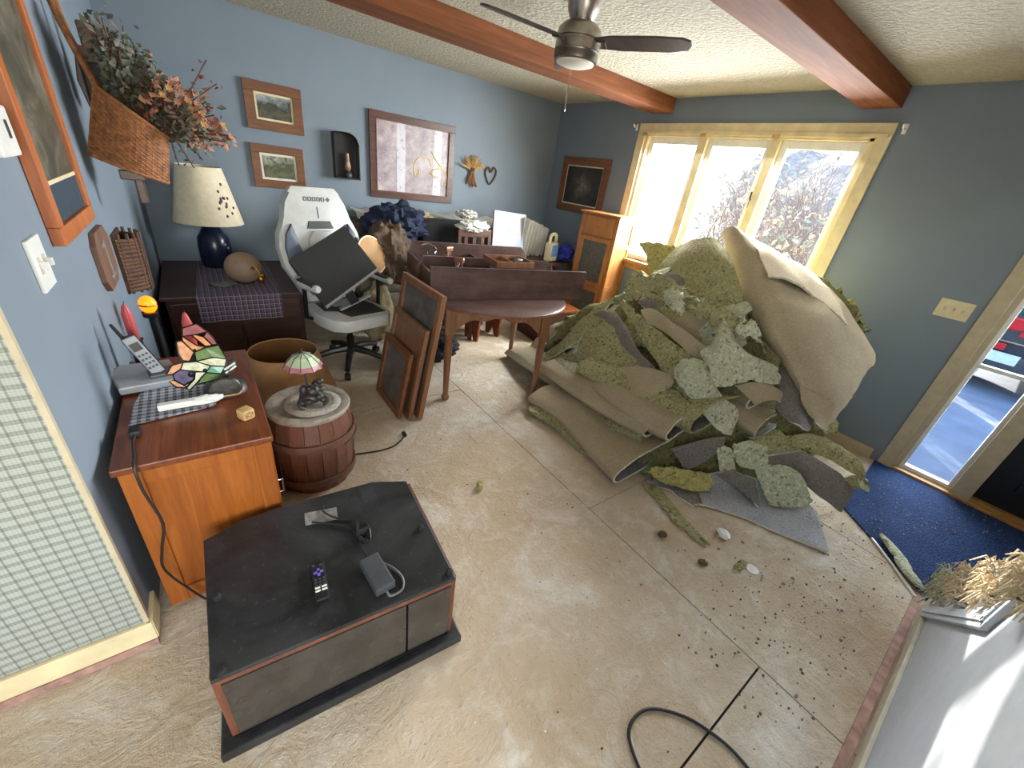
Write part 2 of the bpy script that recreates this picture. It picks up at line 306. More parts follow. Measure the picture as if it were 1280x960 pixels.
def obj(name, b, mats, parent=None, smooth=False, loc=None, rot=None):
    me = bpy.data.meshes.new(name); b.bm.normal_update(); b.bm.to_mesh(me); b.bm.free()
    for m in ([mats] if isinstance(mats, str) else mats): me.materials.append(M[m])
    if smooth:
        for p in me.polygons: p.use_smooth = True
        try: me.set_sharp_from_angle(angle=0.75)
        except Exception: pass
    o = bpy.data.objects.new(name, me); C.objects.link(o)
    if parent: o.parent = parent
    if loc: o.location = loc
    if rot: o.rotation_euler = rot
    return o
def tag(o, label, cat, group=None):
    o['label'] = label; o['category'] = cat
    if group: o['group'] = group
    return o
def thing(name, label, cat, loc=(0, 0, 0), rotz=0.0, group=None, rot=None):
    o = bpy.data.objects.new(name, None); o.empty_display_size = 0.05; C.objects.link(o); o.location = loc; o.rotation_euler = rot or (0, 0, rotz)
    return tag(o, label, cat, group)
def struct(name, b, mats, parent=None, label=None, smooth=False):
    o = obj(name, b, mats, parent, smooth)
    o['kind'] = 'structure'
    if label: o['label'] = label
    return o
def dup(root, loc, rotz=None, label=None, group=None, scale=None):
    r = root.copy(); C.objects.link(r); r.location = loc
    if rotz is not None: r.rotation_euler = (0, 0, rotz)
    if label: r['label'] = label
    if group: r['group'] = group
    if scale: r.scale = (scale,) * 3
    for ch in list(root.children):
        c = ch.copy(); C.objects.link(c); c.parent = r
        for g in list(ch.children):
            d = g.copy(); C.objects.link(d); d.parent = c
    return r
def RZ(a): return Matrix.Rotation(a, 4, 'Z')
def RX(a): return Matrix.Rotation(a, 4, 'X')
def RY(a): return Matrix.Rotation(a, 4, 'Y')
def TR(*v): return Matrix.Translation(v)
def smooth_path(pts, n=8, closed=False):
    P = [Vector(p) for p in pts]; m = len(P); out = []
    for i in range(m if closed else m - 1):
        g = (lambda k: P[k % m]) if closed else (lambda k: P[max(0, min(m - 1, k))])
        p0, p1, p2, p3 = g(i - 1), g(i), g(i + 1), g(i + 2)
        for j in range(n):
            t_ = j / n; out.append(0.5 * ((2 * p1) + (p2 - p0) * t_ + (2 * p0 - 5 * p1 + 4 * p2 - p3) * t_ ** 2 + (3 * p1 - p0 - 3 * p2 + p3) * t_ ** 3))
    if not closed: out.append(P[-1])
    return out
random.seed(7)

# ------------------------------------------------------------------ the setting
XB, YA, ZC = 3.98, 4.62, 2.47
DX, DY = -0.375, 1.272            # outer corner of the plaid wall
AX = -0.315                       # wall corner at the far end of the left wall
# subfloor
fl = struct('floor', B().bx(-3.3, XB + 0.15, -3.4, YA + 0.15, -0.2, -0.02), 'joint_dark', None, 'dusty plywood subfloor left bare after carpet removal')
def panel(x0, x1, y0, y1, g=0.002):
    return obj('plywood_panel', B().bx(x0 + g, x1 - g, y0 + g, y1 - g, -0.02, 0.0), 'plywood', fl)
xs_w = [-3.3, -2.16, -0.94, 1.5]
for i in range(3):
    ys = [-3.4, -2.44, 0.0, 2.44, YA + 0.15] if i >= 2 else [-3.4, -1.34, 1.1, 1.4]
    for j in range(len(ys) - 1): panel(xs_w[i], xs_w[i + 1], ys[j], ys[j + 1], 0.0035 if i == 2 else 0.002)
for a, b in ((1.5, 2.72), (2.72, XB + 0.15)):
    ys = [-3.4, -1.48, 0.96, 3.4, YA + 0.15]
    for j in range(4): panel(a, b, ys[j], ys[j + 1])
# walls
struct('wall_back', B().bx(-0.6, XB + 0.15, YA, YA + 0.15, 0, ZC), 'wall_blue')
b = B()
for (y0, y1, z0, z1) in ((3.20, YA, 0, ZC), (1.19, 3.20, 0, 0.93), (1.19, 3.20, 2.19, ZC), (0.10, 1.19, 0, ZC), (-1.36, 0.10, 2.10, ZC), (-3.4, -1.36, 0, ZC)):
    b.bx(XB, XB + 0.15, y0, y1, z0, z1)
struct('wall_window', b, 'wall_blue')
struct('wall_left', B().prism([(DX, DY + 0.01), (AX, YA + 0.0), (AX - 0.15, YA), (DX - 0.15, DY + 0.01)], 0, ZC), 'wall_blue')
struct('wall_front', B().bx(-3.3, DX, DY, DY + 0.12, 0.0, ZC), 'plaid_paper', None, 'wall papered in small green and cream plaid')
struct('wall_rear', B().bx(-3.3, -1.4, -2.3, -2.15, 0, ZC).bx(1.0, XB + 0.15, -2.3, -2.15, 0, ZC).bx(-1.4, 1.0, -2.3, -2.15, 0, 0.7).bx(-1.4, 1.0, -2.3, -2.15, 2.2, ZC), 'wall_rear')
struct('wall_side', B().bx(-3.45, -3.3, -3.4, -1.7, 0, ZC).bx(-3.45, -3.3, -0.1, 1.4, 0, ZC).bx(-3.45, -3.3, -1.7, -0.1, 0, 0.85).bx(-3.45, -3.3, -1.7, -0.1, 2.15, ZC), 'wall_rear')
struct('ceiling', B().bx(-3.45, XB + 0.15, -3.4, YA + 0.15, ZC, ZC + 0.12), 'ceiling_stomp', None, 'cream stomp textured ceiling')
struct('roof', B().bx(-3.6, XB + 0.55, -3.6, YA + 0.4, ZC + 0.13, ZC + 0.3), 'house_siding')
for i, (y0, y1) in enumerate(((2.94, 3.19), (1.13, 1.36))):
    struct('trim_%d' % (i + 1), B().bx(-3.29, XB, y0, y1, 2.345, ZC, 0, None, 0.006), 'beam_wood', None, 'exposed brown timber ceiling beam ' + ('running past the fan' if i == 0 else 'ending above the window corner'))
# baseboards
struct('baseboard_window', B().bx(XB - 0.014, XB, 0.24, YA, 0.0, 0.085, 0, None, 0.003), 'trim_tan')
struct('baseboard_front', B().bx(-3.29, DX + 0.012, DY - 0.016, DY, 0.03, 0.115, 0, None, 0.004).bx(DX, DX + 0.014, DY - 0.01, DY + 0.12, 0.03, 0.115), 'cream_paint', None, 'cream baseboard lifted above the subfloor under plaid wallpaper')
struct('trim_3', B().bx(-3.29, DX + 0.01, DY - 0.02, DY, 0.0, 0.03), 'tack_wood', None, 'bare brown tack strip below the cream baseboard')
struct('trim_4', B().bx(DX - 0.006, DX + 0.006, DY - 0.006, DY + 0.012, 0.115, ZC), 'trim_tan', None, 'corner bead between plaid wallpaper and blue wall')

# main window: casing, frame, two mullions, three sashes with panes
w1 = struct('window_1', B().bx(XB - 0.022, XB, 1.10, 1.19, 0.85, 2.18, 0, None, 0.005).bx(XB - 0.022, XB, 3.20, 3.29, 0.85, 2.18, 0, None, 0.005).bx(XB - 0.022, XB, 1.10, 3.29, 2.18, 2.26, 0, None, 0.005)
            .bx(XB - 0.032, XB - 0.022, 1.12, 3.27, 2.165, 2.195, 0, None, 0.003), 'cream_paint', None, 'cream casement window with three tall sashes')
obj('window_frame', B().bx(XB, XB + 0.14, 1.19, 1.225, 0.93, 2.19).bx(XB, XB + 0.14, 3.165, 3.20, 0.93, 2.19).bx(XB, XB + 0.14, 1.19, 3.20, 2.15, 2.19), 'cream_paint', w1)
obj('window_sill', B().bx(XB - 0.07, XB + 0.14, 1.08, 3.31, 0.895, 0.93, 0, None, 0.006).bx(XB - 0.02, XB, 1.1, 3.29, 0.83, 0.895), 'oak_sill', w1)
for y in (1.865, 2.525): obj('mullion', B().bx(XB + 0.005, XB + 0.14, y - 0.035, y + 0.035, 0.93, 2.15, 0, None, 0.004), 'cream_paint', w1)
for (y0, y1) in ((1.225, 1.83), (1.90, 2.49), (2.56, 3.165)):
    s_ = obj('sash', B().bx(XB + 0.05, XB + 0.1, y0, y0 + 0.05, 0.93, 2.15, 0, None, 0.006).bx(XB + 0.05, XB + 0.1, y1 - 0.05, y1, 0.93, 2.15, 0, None, 0.006).bx(XB + 0.05, XB + 0.1, y0 + 0.05, y1 - 0.05, 0.93, 0.985, 0, None, 0.006).bx(XB + 0.05, XB + 0.1, y0 + 0.05, y1 - 0.05, 2.09, 2.15, 0, None, 0.006), 'white_paint', w1)
    obj('pane', B().bx(XB + 0.072, XB + 0.078, y0 + 0.048, y1 - 0.048, 0.983, 2.092), 'window_glass', s_)
obj('sash_lock', B().bx(XB + 0.025, XB + 0.05, 1.885, 1.915, 1.62, 1.74, 0, None, 0.006).tube([(XB + 0.03, 1.9, 1.66), (XB - 0.005, 1.9, 1.70), (XB - 0.012, 1.9, 1.75)], 0.007), 'iron', w1)
for y in (1.865, 2.525, 3.19): obj('bare_bracket_mark', B().bx(XB - 0.034, XB - 0.028, y - 0.03, y + 0.03, 2.15, 2.18, 0, None, 0.002), 'die_wood', w1)

# entrance: sidelight, posts, dark door, threshold
w2 = struct('window_2', B().bx(XB - 0.02, XB, 0.10, 0.185, 0.0, 2.10, 0, None, 0.005).bx(XB - 0.02, XB, -1.44, -1.36, 0.0, 2.10, 0, None, 0.005).bx(XB - 0.02, XB, -1.44, 0.185, 2.10, 2.18, 0, None, 0.005), 'trim_tan', None, 'narrow full height sidelight beside the dark door')
obj('jamb', B().bx(XB, XB + 0.15, 0.068, 0.10, 0.0, 2.1).bx(XB - 0.01, XB + 0.15, -0.325, -0.225, 0.0, 2.1, 0, None, 0.004).bx(XB, XB + 0.15, -1.36, -1.33, 0, 2.1), 'trim_tan', w2)
sl = obj('sidelight_sash', B().bx(XB + 0.03, XB + 0.07, 0.045, 0.068, 0.03, 2.1).bx(XB + 0.03, XB + 0.07, -0.225, -0.202, 0.03, 2.1).bx(XB + 0.03, XB + 0.07, -0.202, 0.045, 0.03, 0.06).bx(XB + 0.03, XB + 0.07, -0.202, 0.045, 0.885, 0.91).bx(XB + 0.03, XB + 0.07, -0.202, 0.045, 2.05, 2.1), 'white_paint', w2)
for z0, z1 in ((0.06, 0.885), (0.91, 2.05)): obj('pane', B().bx(XB + 0.047, XB + 0.053, -0.202, 0.045, z0, z1), 'window_glass', sl)
d1 = struct('door_1', B().bx(XB + 0.05, XB + 0.095, -1.325, -0.33, 0.05, 2.09, 0, None, 0.004), 'door_dark', None, 'dark entrance door beside the sidelight')
for (z0, z1) in ((0.2, 0.9), (1.1, 1.95)):
    for (y0, y1) in ((-1.2, -0.9), (-0.76, -0.46)): obj('door_panel', B().bx(XB + 0.03, XB + 0.06, y0, y1, z0, z1, 0, None, 0.012), 'door_dark', d1)
obj('door_knob', B().lathe([(0.012, 0), (0.012, 0.03), (0.028, 0.045), (0.03, 0.06), (0.012, 0.075)], 16, 0, TR(XB + 0.05, -0.40, 1.0) @ RY(-math.pi / 2)), 'brass', d1, True)
struct('trim_5', B().bx(XB - 0.03, XB + 0.17, -1.36, 0.10, 0.0, 0.03, 0, None, 0.005).bx(XB - 0.005, XB + 0.06, -1.33, -0.325, 0.03, 0.055, 0, None, 0.005), 'oak_sill', None, 'wooden threshold under the door and sidelight')
# closed lower stair flight along the right: white panelled side, carpet remnants on the treads
st = struct('stairs', B().prism([(2.56, 0.0), (2.56, 0.19), (2.29, 0.19), (2.29, 0.39), (2.02, 0.39), (2.02, 0.59), (1.75, 0.59), (1.75, 0.79), (1.48, 0.79), (1.48, 0.99), (1.21, 0.99), (1.21, 1.19), (0.94, 1.19), (0.94, 1.39), (0.4, 1.39), (0.4, 0.0)], 0.345, 1.25, 0, RX(math.pi / 2)), 'stair_white', None, 'white painted staircase side with panel moulding')
def sw(x, z): return (x, -0.345, z)
obj('side_stringer', B().bx(0.4, 2.54, -0.345, -0.331, 0.0, 0.07, 0, None, 0.003), 'putty', st)
mp_ = [(2.40, 0.075), (1.685, 0.62), (1.685, 1.35)]
def mould(path, wd, dp):
    b = B(); Pp = [Vector((p[0], 0, p[1])) for p in path]
    for i in range(len(Pp) - 1):
        a, c = Pp[i], Pp[i + 1]; d = (c - a).normalized(); L = (c - a).length; ang = math.atan2(d.z, d.x)
        b.box((L / 2, 0, 0), (L + wd * 0.6, dp, wd), 0, TR(a.x, -0.345 + dp / 2, a.z) @ RY(-ang), 0.004)
        b.box((L / 2, 0, 0), (L + wd * 0.4, dp * 0.6, wd * 0.3), 0, TR(a.x, -0.345 + dp, a.z) @ RY(-ang), 0.002)
    return b
obj('panel_moulding', mould(mp_, 0.06, 0.018), 'stair_white', st)
obj('handrail_skirt', B().prism([(2.75, 0.0), (2.75, 0.42), (0.6, 1.98), (0.6, 1.5), (2.6, 0.0)], 1.25, 1.28, 0, RX(math.pi / 2)), 'stair_wood', st)
struct('trim_6', B().bx(1.0, 2.66, -0.322, -0.292, 0.0, 0.010, 0, None, 0.002), 'tack_wood', None, 'reddish tack strip nailed along the stair base')
PI = math.pi
# ------------------------------------------------------------------ ceiling fan
f = thing('ceiling_fan', 'brushed nickel ceiling fan with dark blades and light bowl', 'fan', (1.88, 2.13, ZC)); FS = 1.22
obj('canopy', B().lathe([(r * FS, z) for r, z in [(0.05, 0.0), (0.075, -0.0), (0.07, -0.04), (0.052, -0.085)]], 28), 'brushed_nickel', f, True)
obj('motor_housing', B().lathe([(r * FS, z) for r, z in [(0.052, -0.085), (0.075, -0.10), (0.098, -0.125), (0.10, -0.150), (0.10, -0.165), (0.094, -0.168), (0.094, -0.176), (0.10, -0.18), (0.102, -0.218)]], 32), 'brushed_nickel', f, True)
obj('light_ring', B().lathe([(r * FS, z) for r, z in [(0.102, -0.22), (0.10, -0.228), (0.102, -0.236), (0.1, -0.262), (0.09, -0.266)]], 32), 'nickel_dark', f, True)
obj('light_bowl', B().lathe([(r * FS, z) for r, z in [(0.088, -0.262), (0.086, -0.274), (0.06, -0.284), (0.02, -0.288)]], 28), 'frosted', f, True)
for a in (-61, 177, 58):
    Mx = RZ(math.radians(a)); ar = obj('blade', B(), 'fan_blade', f)
    bm = B(); pl = [(0.10, -0.045), (0.2, -0.062), (0.42, -0.068), (0.56, -0.062), (0.6, -0.04), (0.605, 0.0), (0.59, 0.035), (0.5, 0.055), (0.25, 0.055), (0.10, 0.04)]
    bm.prism(pl, -0.005, 0.005, 0, Mx @ TR(0, 0, -0.178) @ RX(math.radians(-13)), 0.003); bm.bm.to_mesh(ar.data); bm.bm.free()
    obj('blade_bracket', B().bx(0.07, 0.16, -0.03, 0.03, -0.012, -0.005, 0, Mx @ TR(0, 0, -0.178) @ RX(math.radians(-13))), 'nickel_dark', ar)
obj('pull_chain', B().tube([(0.05, 0.08, -0.24), (0.05, 0.08, -0.47)], 0.0016, 5).ell((0.05, 0.08, -0.475), (0.006, 0.006, 0.012), 0, None, 8, 6), 'steel', f)

# ------------------------------------------------------------------ framed pictures
def picture(name, label, w, h, loc, rz, fm, am, fw=0.05, dp=0.022, matw=0.0, matm='paper', glass_on=False, rot=None, inner=None):
    t = thing(name, label, 'picture', loc, rz, None, rot)
    b = B()
    for (x0, x1, z0, z1) in ((-w / 2, w / 2, h - fw, h), (-w / 2, w / 2, 0, fw), (-w / 2, -w / 2 + fw, fw, h - fw), (w / 2 - fw, w / 2, fw, h - fw)):
        b.bx(x0, x1, -dp, 0, z0, z1, 0, None, 0.003)
    fo = obj('frame', b, fm, t)
    if inner:
        q = B(); e = 0.008
        for (x0, x1, z0, z1) in ((-w / 2 + fw, w / 2 - fw, h - fw - e, h - fw), (-w / 2 + fw, w / 2 - fw, fw, fw + e), (-w / 2 + fw, -w / 2 + fw + e, fw, h - fw), (w / 2 - fw - e, w / 2 - fw, fw, h - fw)): q.bx(x0, x1, -dp - 0.004, -dp * 0.4, z0, z1)
        obj('inner_lip', q, inner, fo)
    if matw: obj('mount', B().bx(-w / 2 + fw, w / 2 - fw, -dp * 0.5, -0.001, fw, h - fw), matm, t)
    k = fw + matw
    obj('print', B().bx(-w / 2 + k, w / 2 - k, -dp * 0.55, -0.002, k, h - k), am, t)
    if glass_on: obj('glass', B().bx(-w / 2 + fw, w / 2 - fw, -dp * 0.75, -dp * 0.65, fw, h - fw), 'picture_glass', t)
    return t
M['art_lake'] = scene_art('art_lake', [(0.34, (48, 42, 28)), (0.45, (84, 82, 62)), (0.52, (40, 44, 32)), (0.58, (116, 122, 124)), (0.68, (176, 178, 172))], 0.35, 14.0, 0.55)
M['art_valley'] = scene_art('art_valley', [(0.32, (40, 46, 28)), (0.44, (104, 102, 70)), (0.52, (58, 64, 38)), (0.62, (150, 150, 132)), (0.7, (208, 208, 200))], 0.34, 16.0, 0.6)
M['art_child'] = scene_art('art_child', [(0.4, (30, 28, 27)), (0.58, (58, 54, 50)), (0.68, (96, 88, 78)), (0.78, (176, 164, 148))], 0.62, 9.0, 0.55, 2.2)
M['art_tall'] = art('art_tall', [(0.3, (44, 46, 40)), (0.5, (78, 72, 56)), (0.62, (110, 104, 88)), (0.76, (140, 140, 130))], 6.0, 0.8)
M['art_lean'] = art('art_lean', [(0.3, (66, 62, 56)), (0.6, (104, 98, 90)), (0.8, (140, 132, 122))], 6.0, 0.6)
# large pastel courtyard print: stone, columns, gold tracery
t = NT('art_yard'); x, y, z = t.sep(); f1 = t.noise(7.0, 6.0, 0.7); f2 = t.noise(22.0, 5.0, 0.7)
c = t.ramp(f1, [(0.3, (128, 112, 122)), (0.55, (178, 164, 168)), (0.75, (214, 206, 204))]).outputs[0]
c = t.mix(t.math('MULTIPLY', lines(t, t.math('ADD', x, 1.03), 0.42, 0.22), 0.65), c, lin((226, 224, 232)))
c = t.mix(t.ramp(f2, [(0.56, (0, 0, 0, 1)), (0.66, (0.5, 0.5, 0.5, 1))]).outputs[0], c, lin((96, 84, 96)))
M['art_yard'] = t.done(c, 0.35)
M['gold_line'] = plain('gold_line', (226, 196, 110), 0.4, 0.1)
M['navy_mat'] = plain('navy_mat', (44, 60, 74), 0.6, 0.1)
picture('framed_picture', 'small wooden framed lake landscape, upper of a pair on the back wall', 0.44, 0.35, (0.72, YA, 1.66), 0, 'frame_brown', 'art_lake', 0.075, 0.03, 0.016, 'jug_cream')
picture('framed_picture', 'small wooden framed green valley landscape, lower of a pair on the back wall', 0.42, 0.345, (0.70, YA, 1.205), 0, 'frame_brown', 'art_valley', 0.066, 0.03, 0.018, 'paper')
bp = picture('framed_picture', 'large dark framed pastel print with gold lines above the sofa', 0.95, 0.775, (2.005, YA, 1.207), 0, 'frame_dark', 'art_yard', 0.062, 0.035, 0, 'paper', False, None, 'frame_brown')
gl = [[(0.02, 0.24), (0.0, 0.32), (0.03, 0.40), (0.1, 0.44), (0.18, 0.42), (0.2, 0.36)], [(0.18, 0.28), (0.26, 0.34), (0.36, 0.33), (0.4, 0.24), (0.36, 0.16)], [(0.2, 0.5), (0.26, 0.42), (0.33, 0.36)], [(0.02, 0.24), (0.06, 0.27), (0.05, 0.31)], [(0.2, 0.3), (0.24, 0.26), (0.3, 0.26)]]
bb = B()
for q in gl: bb.tube(smooth_path([(x_, -0.021, z_) for x_, z_ in q], 5), 0.006, 5)
obj('gold_tracery', bb, 'gold_line', bp)
picture('framed_picture', 'dark brown portrait in a brown frame beside the window', 0.80, 0.62, (XB, 3.985, 1.285), -PI / 2, 'frame_brown', 'art_child', 0.088, 0.025, 0.014, 'jug_cream')
ca = math.atan2(YA - DY, AX - DX)          # direction of the left wall
def onC(y, z, d=0.0): return (DX + (AX - DX) * (y - DY) / (YA - DY) + d, y, z)
tp = picture('framed_picture', 'tall oak framed picture with double mount beside the thermostat', 0.55, 0.86, onC(2.095, 1.225, 0.001), ca, 'frame_oak', 'art_tall', 0.052, 0.03, 0.0, 'paper')
obj('mount_strip', B().bx(-0.222, 0.222, -0.021, -0.017, 0.16, 0.172).bx(-0.222, 0.222, -0.021, -0.017, 0.70, 0.712), 'jug_cream', tp)
obj('navy_band', B().bx(-0.222, 0.222, -0.0195, -0.017, 0.055, 0.158), 'navy_mat', tp)

# shelf box with oil lantern, wheat sheaf, heart
n_ = thing('candle_box', 'black arched wall box holding a small oil lantern', 'wall box', (1.29, YA, 1.35))
arch = [(-0.115, 0.0), (0.115, 0.0), (0.115, 0.30), (0.09, 0.355), (0.05, 0.385), (0.0, 0.395), (-0.05, 0.392), (-0.115, 0.385)]
obj('back_board', B().prism(arch, 0.0, 0.012, 0, RX(PI / 2)), 'black_plastic', n_)
obj('side_wall', B().bx(-0.115, -0.105, -0.10, 0, 0, 0.385), 'black_plastic', n_); obj('side_wall', B().bx(0.105, 0.115, -0.10, 0, 0, 0.30), 'black_plastic', n_)
obj('shelf', B().bx(-0.115, 0.115, -0.105, 0, 0, 0.012), 'black_plastic', n_)
obj('hood', B().tube(smooth_path([(-0.115, -0.05, 0.385), (-0.05, -0.05, 0.392), (0.0, -0.05, 0.395), (0.05, -0.05, 0.385), (0.09, -0.05, 0.355), (0.115, -0.05, 0.30)], 3), 0.006, 6).grid(lambda u, v: smooth_path([(-0.115, 0, 0.388), (0, 0, 0.398), (0.05, 0, 0.388), (0.09, 0, 0.358), (0.115, 0, 0.30)], 4)[min(16, int(round(u * 16)))] + Vector((0, -0.1 * v, 0)), 16, 2), 'black_plastic', n_)
lt = thing('oil_lantern', 'small red oil lantern with glass chimney inside the black wall box', 'lantern', (1.30, YA - 0.055, 1.363))
obj('font', B().lathe([(0.035, 0), (0.04, 0.02), (0.035, 0.045), (0.014, 0.06)], 16), 'bronze', lt, True)
obj('chimney', B().lathe([(0.018, 0.06), (0.03, 0.09), (0.02, 0.14), (0.014, 0.21), (0.012, 0.21), (0.016, 0.14)], 14, 0, None, False), 'glass_bottle', lt, True)
obj('candle', B().lathe([(0.009, 0.06), (0.009, 0.15), (0.003, 0.165)], 10), 'red_wax', lt)
ws = thing('wheat_sheaf', 'dried straw sheaf tied in the middle on the back wall', 'wall decor', (2.73, YA - 0.03, 1.60))
b1 = B(); b2 = B(); rnd = random.Random(3)
for i in range(46):
    a = rnd.uniform(-1.45, 1.45); L = rnd.uniform(0.12, 0.19); p = Vector((math.sin(a) * L, rnd.uniform(-0.04, 0.015), math.cos(a) * L * 0.9 + 0.0))
    b1.tube([(0, 0, -0.02), p * 0.55 + Vector((0, -0.01, 0)), p], [0.004, 0.007, 0.002], 5)
for i in range(22):
    a = rnd.uniform(-0.28, 0.28); b2.tube([(rnd.uniform(-0.015, 0.015), 0, 0.0), (a * 0.26, rnd.uniform(-0.03, 0.012), -rnd.uniform(0.14, 0.19))], 0.006, 5)
obj('ears', b1, 'straw', ws); obj('stalks', b2, 'wicker', ws); obj('tie', B().lathe([(0.03, -0.02), (0.034, 0.0), (0.03, 0.015)], 12), 'twig', ws)
hp = smooth_path([(0.0, 0, -0.10), (-0.06, 0, -0.03), (-0.075, 0, 0.04), (-0.035, 0, 0.08), (0.0, 0, 0.03), (0.04, 0, 0.085), (0.08, 0, 0.05), (0.065, 0, -0.02)], 6, True)
tag(obj('heart_wreath', B().tube(hp, 0.010, 8, 0, None, True), 'twig', None, True, (3.0, YA - 0.013, 1.565)), 'small brown twig heart beside the straw sheaf', 'wall decor')
# light switches, thermostat, curtain brackets
s3 = thing('light_switch', 'cream triple switch plate between window and sidelight', 'switch', (XB, 0.312, 1.14), -PI / 2)
obj('plate', B().bx(-0.085, 0.085, -0.008, 0, 0, 0.118, 0, None, 0.003), 'jug_cream', s3)
for x_ in (-0.046, 0, 0.046): obj('toggle', B().bx(x_ - 0.006, x_ + 0.006, -0.022, -0.006, 0.05, 0.072, 0, None, 0.002), 'putty', s3)
s2 = thing('light_switch', 'white switch plate on the left wall below the oak picture', 'switch', onC(1.635, 1.15), ca)
obj('plate', B().bx(-0.06, 0.06, -0.009, 0, 0, 0.135, 0, None, 0.003), 'white_plastic', s2)
for x_ in (-0.024, 0.024):
    obj('toggle', B().bx(x_ - 0.006, x_ + 0.006, -0.026, -0.006, 0.058, 0.078, 0, RX(0), 0.002), 'white_plastic', s2); obj('slot', B().bx(x_ - 0.01, x_ + 0.01, -0.0105, -0.008, 0.045, 0.088), 'putty', s2)
th_ = thing('thermostat', 'white thermostat on the left wall near the tall picture', 'thermostat', onC(1.66, 1.475), ca)
obj('case', B().bx(-0.075, 0.075, -0.03, 0, 0, 0.11, 0, None, 0.006), 'white_plastic', th_); obj('slider', B().bx(0.02, 0.03, -0.033, -0.028, 0.04, 0.08), 'black_plastic', th_)
for y in (3.34, 1.055):
    cb = thing('curtain_bracket', 'small white curtain rod bracket above ' + ('the window end near the portrait' if y > 2 else 'the window end near the switches'), 'bracket', (XB, y, 2.225), -PI / 2)
    obj('plate', B().bx(-0.012, 0.012, -0.006, 0, -0.03, 0.03, 0, None, 0.002), 'white_plastic', cb); obj('hook', B().tube([(0, 0, 0), (0, -0.05, 0.0), (0, -0.065, 0.02)], 0.007, 8), 'white_plastic', cb)

# ------------------------------------------------------------------ left wall decorations
hx = thing('wooden_plaque', 'brown wooden plaque with clipped corners and pale numeral 1', 'plaque', onC(2.42, 0.94), ca)
obj('board', B().prism([(-0.15, 0.05), (-0.10, 0), (0.10, 0), (0.15, 0.05), (0.15, 0.19), (0.10, 0.235), (-0.10, 0.235), (-0.15, 0.19)], 0, 0.02, 0, RX(PI / 2), 0.003), 'plaque_wood', hx)
obj('numeral', B().bx(-0.012, 0.014, -0.023, -0.019, 0.05, 0.19).bx(-0.05, 0.05, -0.023, -0.019, 0.035, 0.052).box((-0.03, -0.021, 0.175), (0.05, 0.004, 0.018), 0), 'sticker', hx)
wt = thing('woven_pouch', 'dark woven twig pouch hanging beside the wooden plaque', 'basket', onC(2.86, 0.80), ca); wt.scale = (0.82, 0.9, 0.85)
b = B(); rnd = random.Random(5)
for k in range(14):
    z = 0.02 + k * 0.022; b.tube(smooth_path([(-0.14, -0.01, z), (-0.08, -0.07, z + rnd.uniform(-.004, .004)), (0, -0.09, z), (0.08, -0.07, z + rnd.uniform(-.004, .004)), (0.14, -0.01, z)], 5), 0.013, 6)
obj('weave', b, 'wicker_dark', wt); b = B()
for k in range(9):
    x_ = -0.13 + k * 0.0325; b.tube([(x_, -0.012 - 0.09 * (1 - (x_ / 0.14) ** 2), 0.0), (x_, -0.016 - 0.09 * (1 - (x_ / 0.14) ** 2), 0.345)], 0.008, 6)
obj('stake', b, 'wicker_dark', wt); obj('back_panel', B().bx(-0.14, 0.14, -0.012, 0, 0, 0.34), 'wicker_dark', wt)
# wicker wall basket with dried flowers
bk = thing('wicker_basket', 'brown wicker wall basket with tall bent handle and dried flowers in it', 'basket', (-0.30, 2.78, 1.33))
A_, B_, C_, D_ = Vector((-0.03, 0, 0.105)), Vector((0.055, 0, 0.37)), Vector((0.262, 0, 0.21)), Vector((0.222, 0, 0.015))
def bq(u, v): return (A_ * (1 - u) + D_ * u) * (1 - v) + (B_ * (1 - u) + C_ * u) * v
def bow(u, v, s): return bq(u, v) + Vector((0, s * (0.055 + 0.075 * math.sin(PI * u)) * (0.75 + 0.35 * v), 0))
bw = B(); bs = B()
for s in (-1, 1):
    for k in range(26):
        v = (k + 0.5) / 26; bw.tube([bow(i / 14, v, s) + Vector((0, s * 0.003 * (1 if (i + k) % 2 else -1), 0)) for i in range(15)], 0.0058, 5)
    for k in range(15):
        u = k / 14; bs.tube([bow(u, j / 5, s) for j in range(6)], 0.005, 5)
for u in (0, 1):
    for k in range(26):
        v = (k + 0.5) / 26; bw.tube([bow(u, v, -1), bow(u, v, 1)], 0.0058, 5)
obj('weave', bw, 'wicker', bk); obj('stake', bs, 'wicker', bk)
obj('lining', B().grid(lambda u, v: bow(u, v, -0.93), 14, 4).grid(lambda u, v: bow(u, v, 0.93), 14, 4), 'wicker_dark', bk)
obj('rim', B().tube([bow(i / 12, 1.0, -1) for i in range(13)] + [bow(1 - i / 12, 1.0, 1) for i in range(13)], 0.009, 7, 0, None, True).tube([bow(i / 12, 0.0, -1) for i in range(13)] + [bow(1 - i / 12, 0, 1) for i in range(13)], 0.008, 7, 0, None, True), 'wicker', bk)
obj('handle', B().tube(smooth_path([bow(0.02, 1, -1), (-0.0, -0.05, 0.62), (-0.015, -0.05, 0.9), (-0.01, 0.0, 1.02), (-0.01, 0.1, 0.95), (-0.0, 0.1, 0.6), bow(0.02, 1, 1)], 6), 0.011, 8), 'wicker', bk)
obj('bracket', B().bx(0.05, 0.14, -0.02, 0.02, 0.01, 0.05, 0, None, 0.004).bx(0.10, 0.13, -0.02, 0.02, -0.09, 0.02, 0, None, 0.004), 'frame_dark', bk)
fw_ = thing('dried_bouquet', 'bouquet of dried grey leaves and peach flowers spilling from the wicker basket', 'dried flowers', (-0.16, 2.78, 1.68))
rnd = random.Random(11); lv = {k: B() for k in ('dry_green', 'dry_grey', 'dry_peach', 'dry_red', 'twig')}
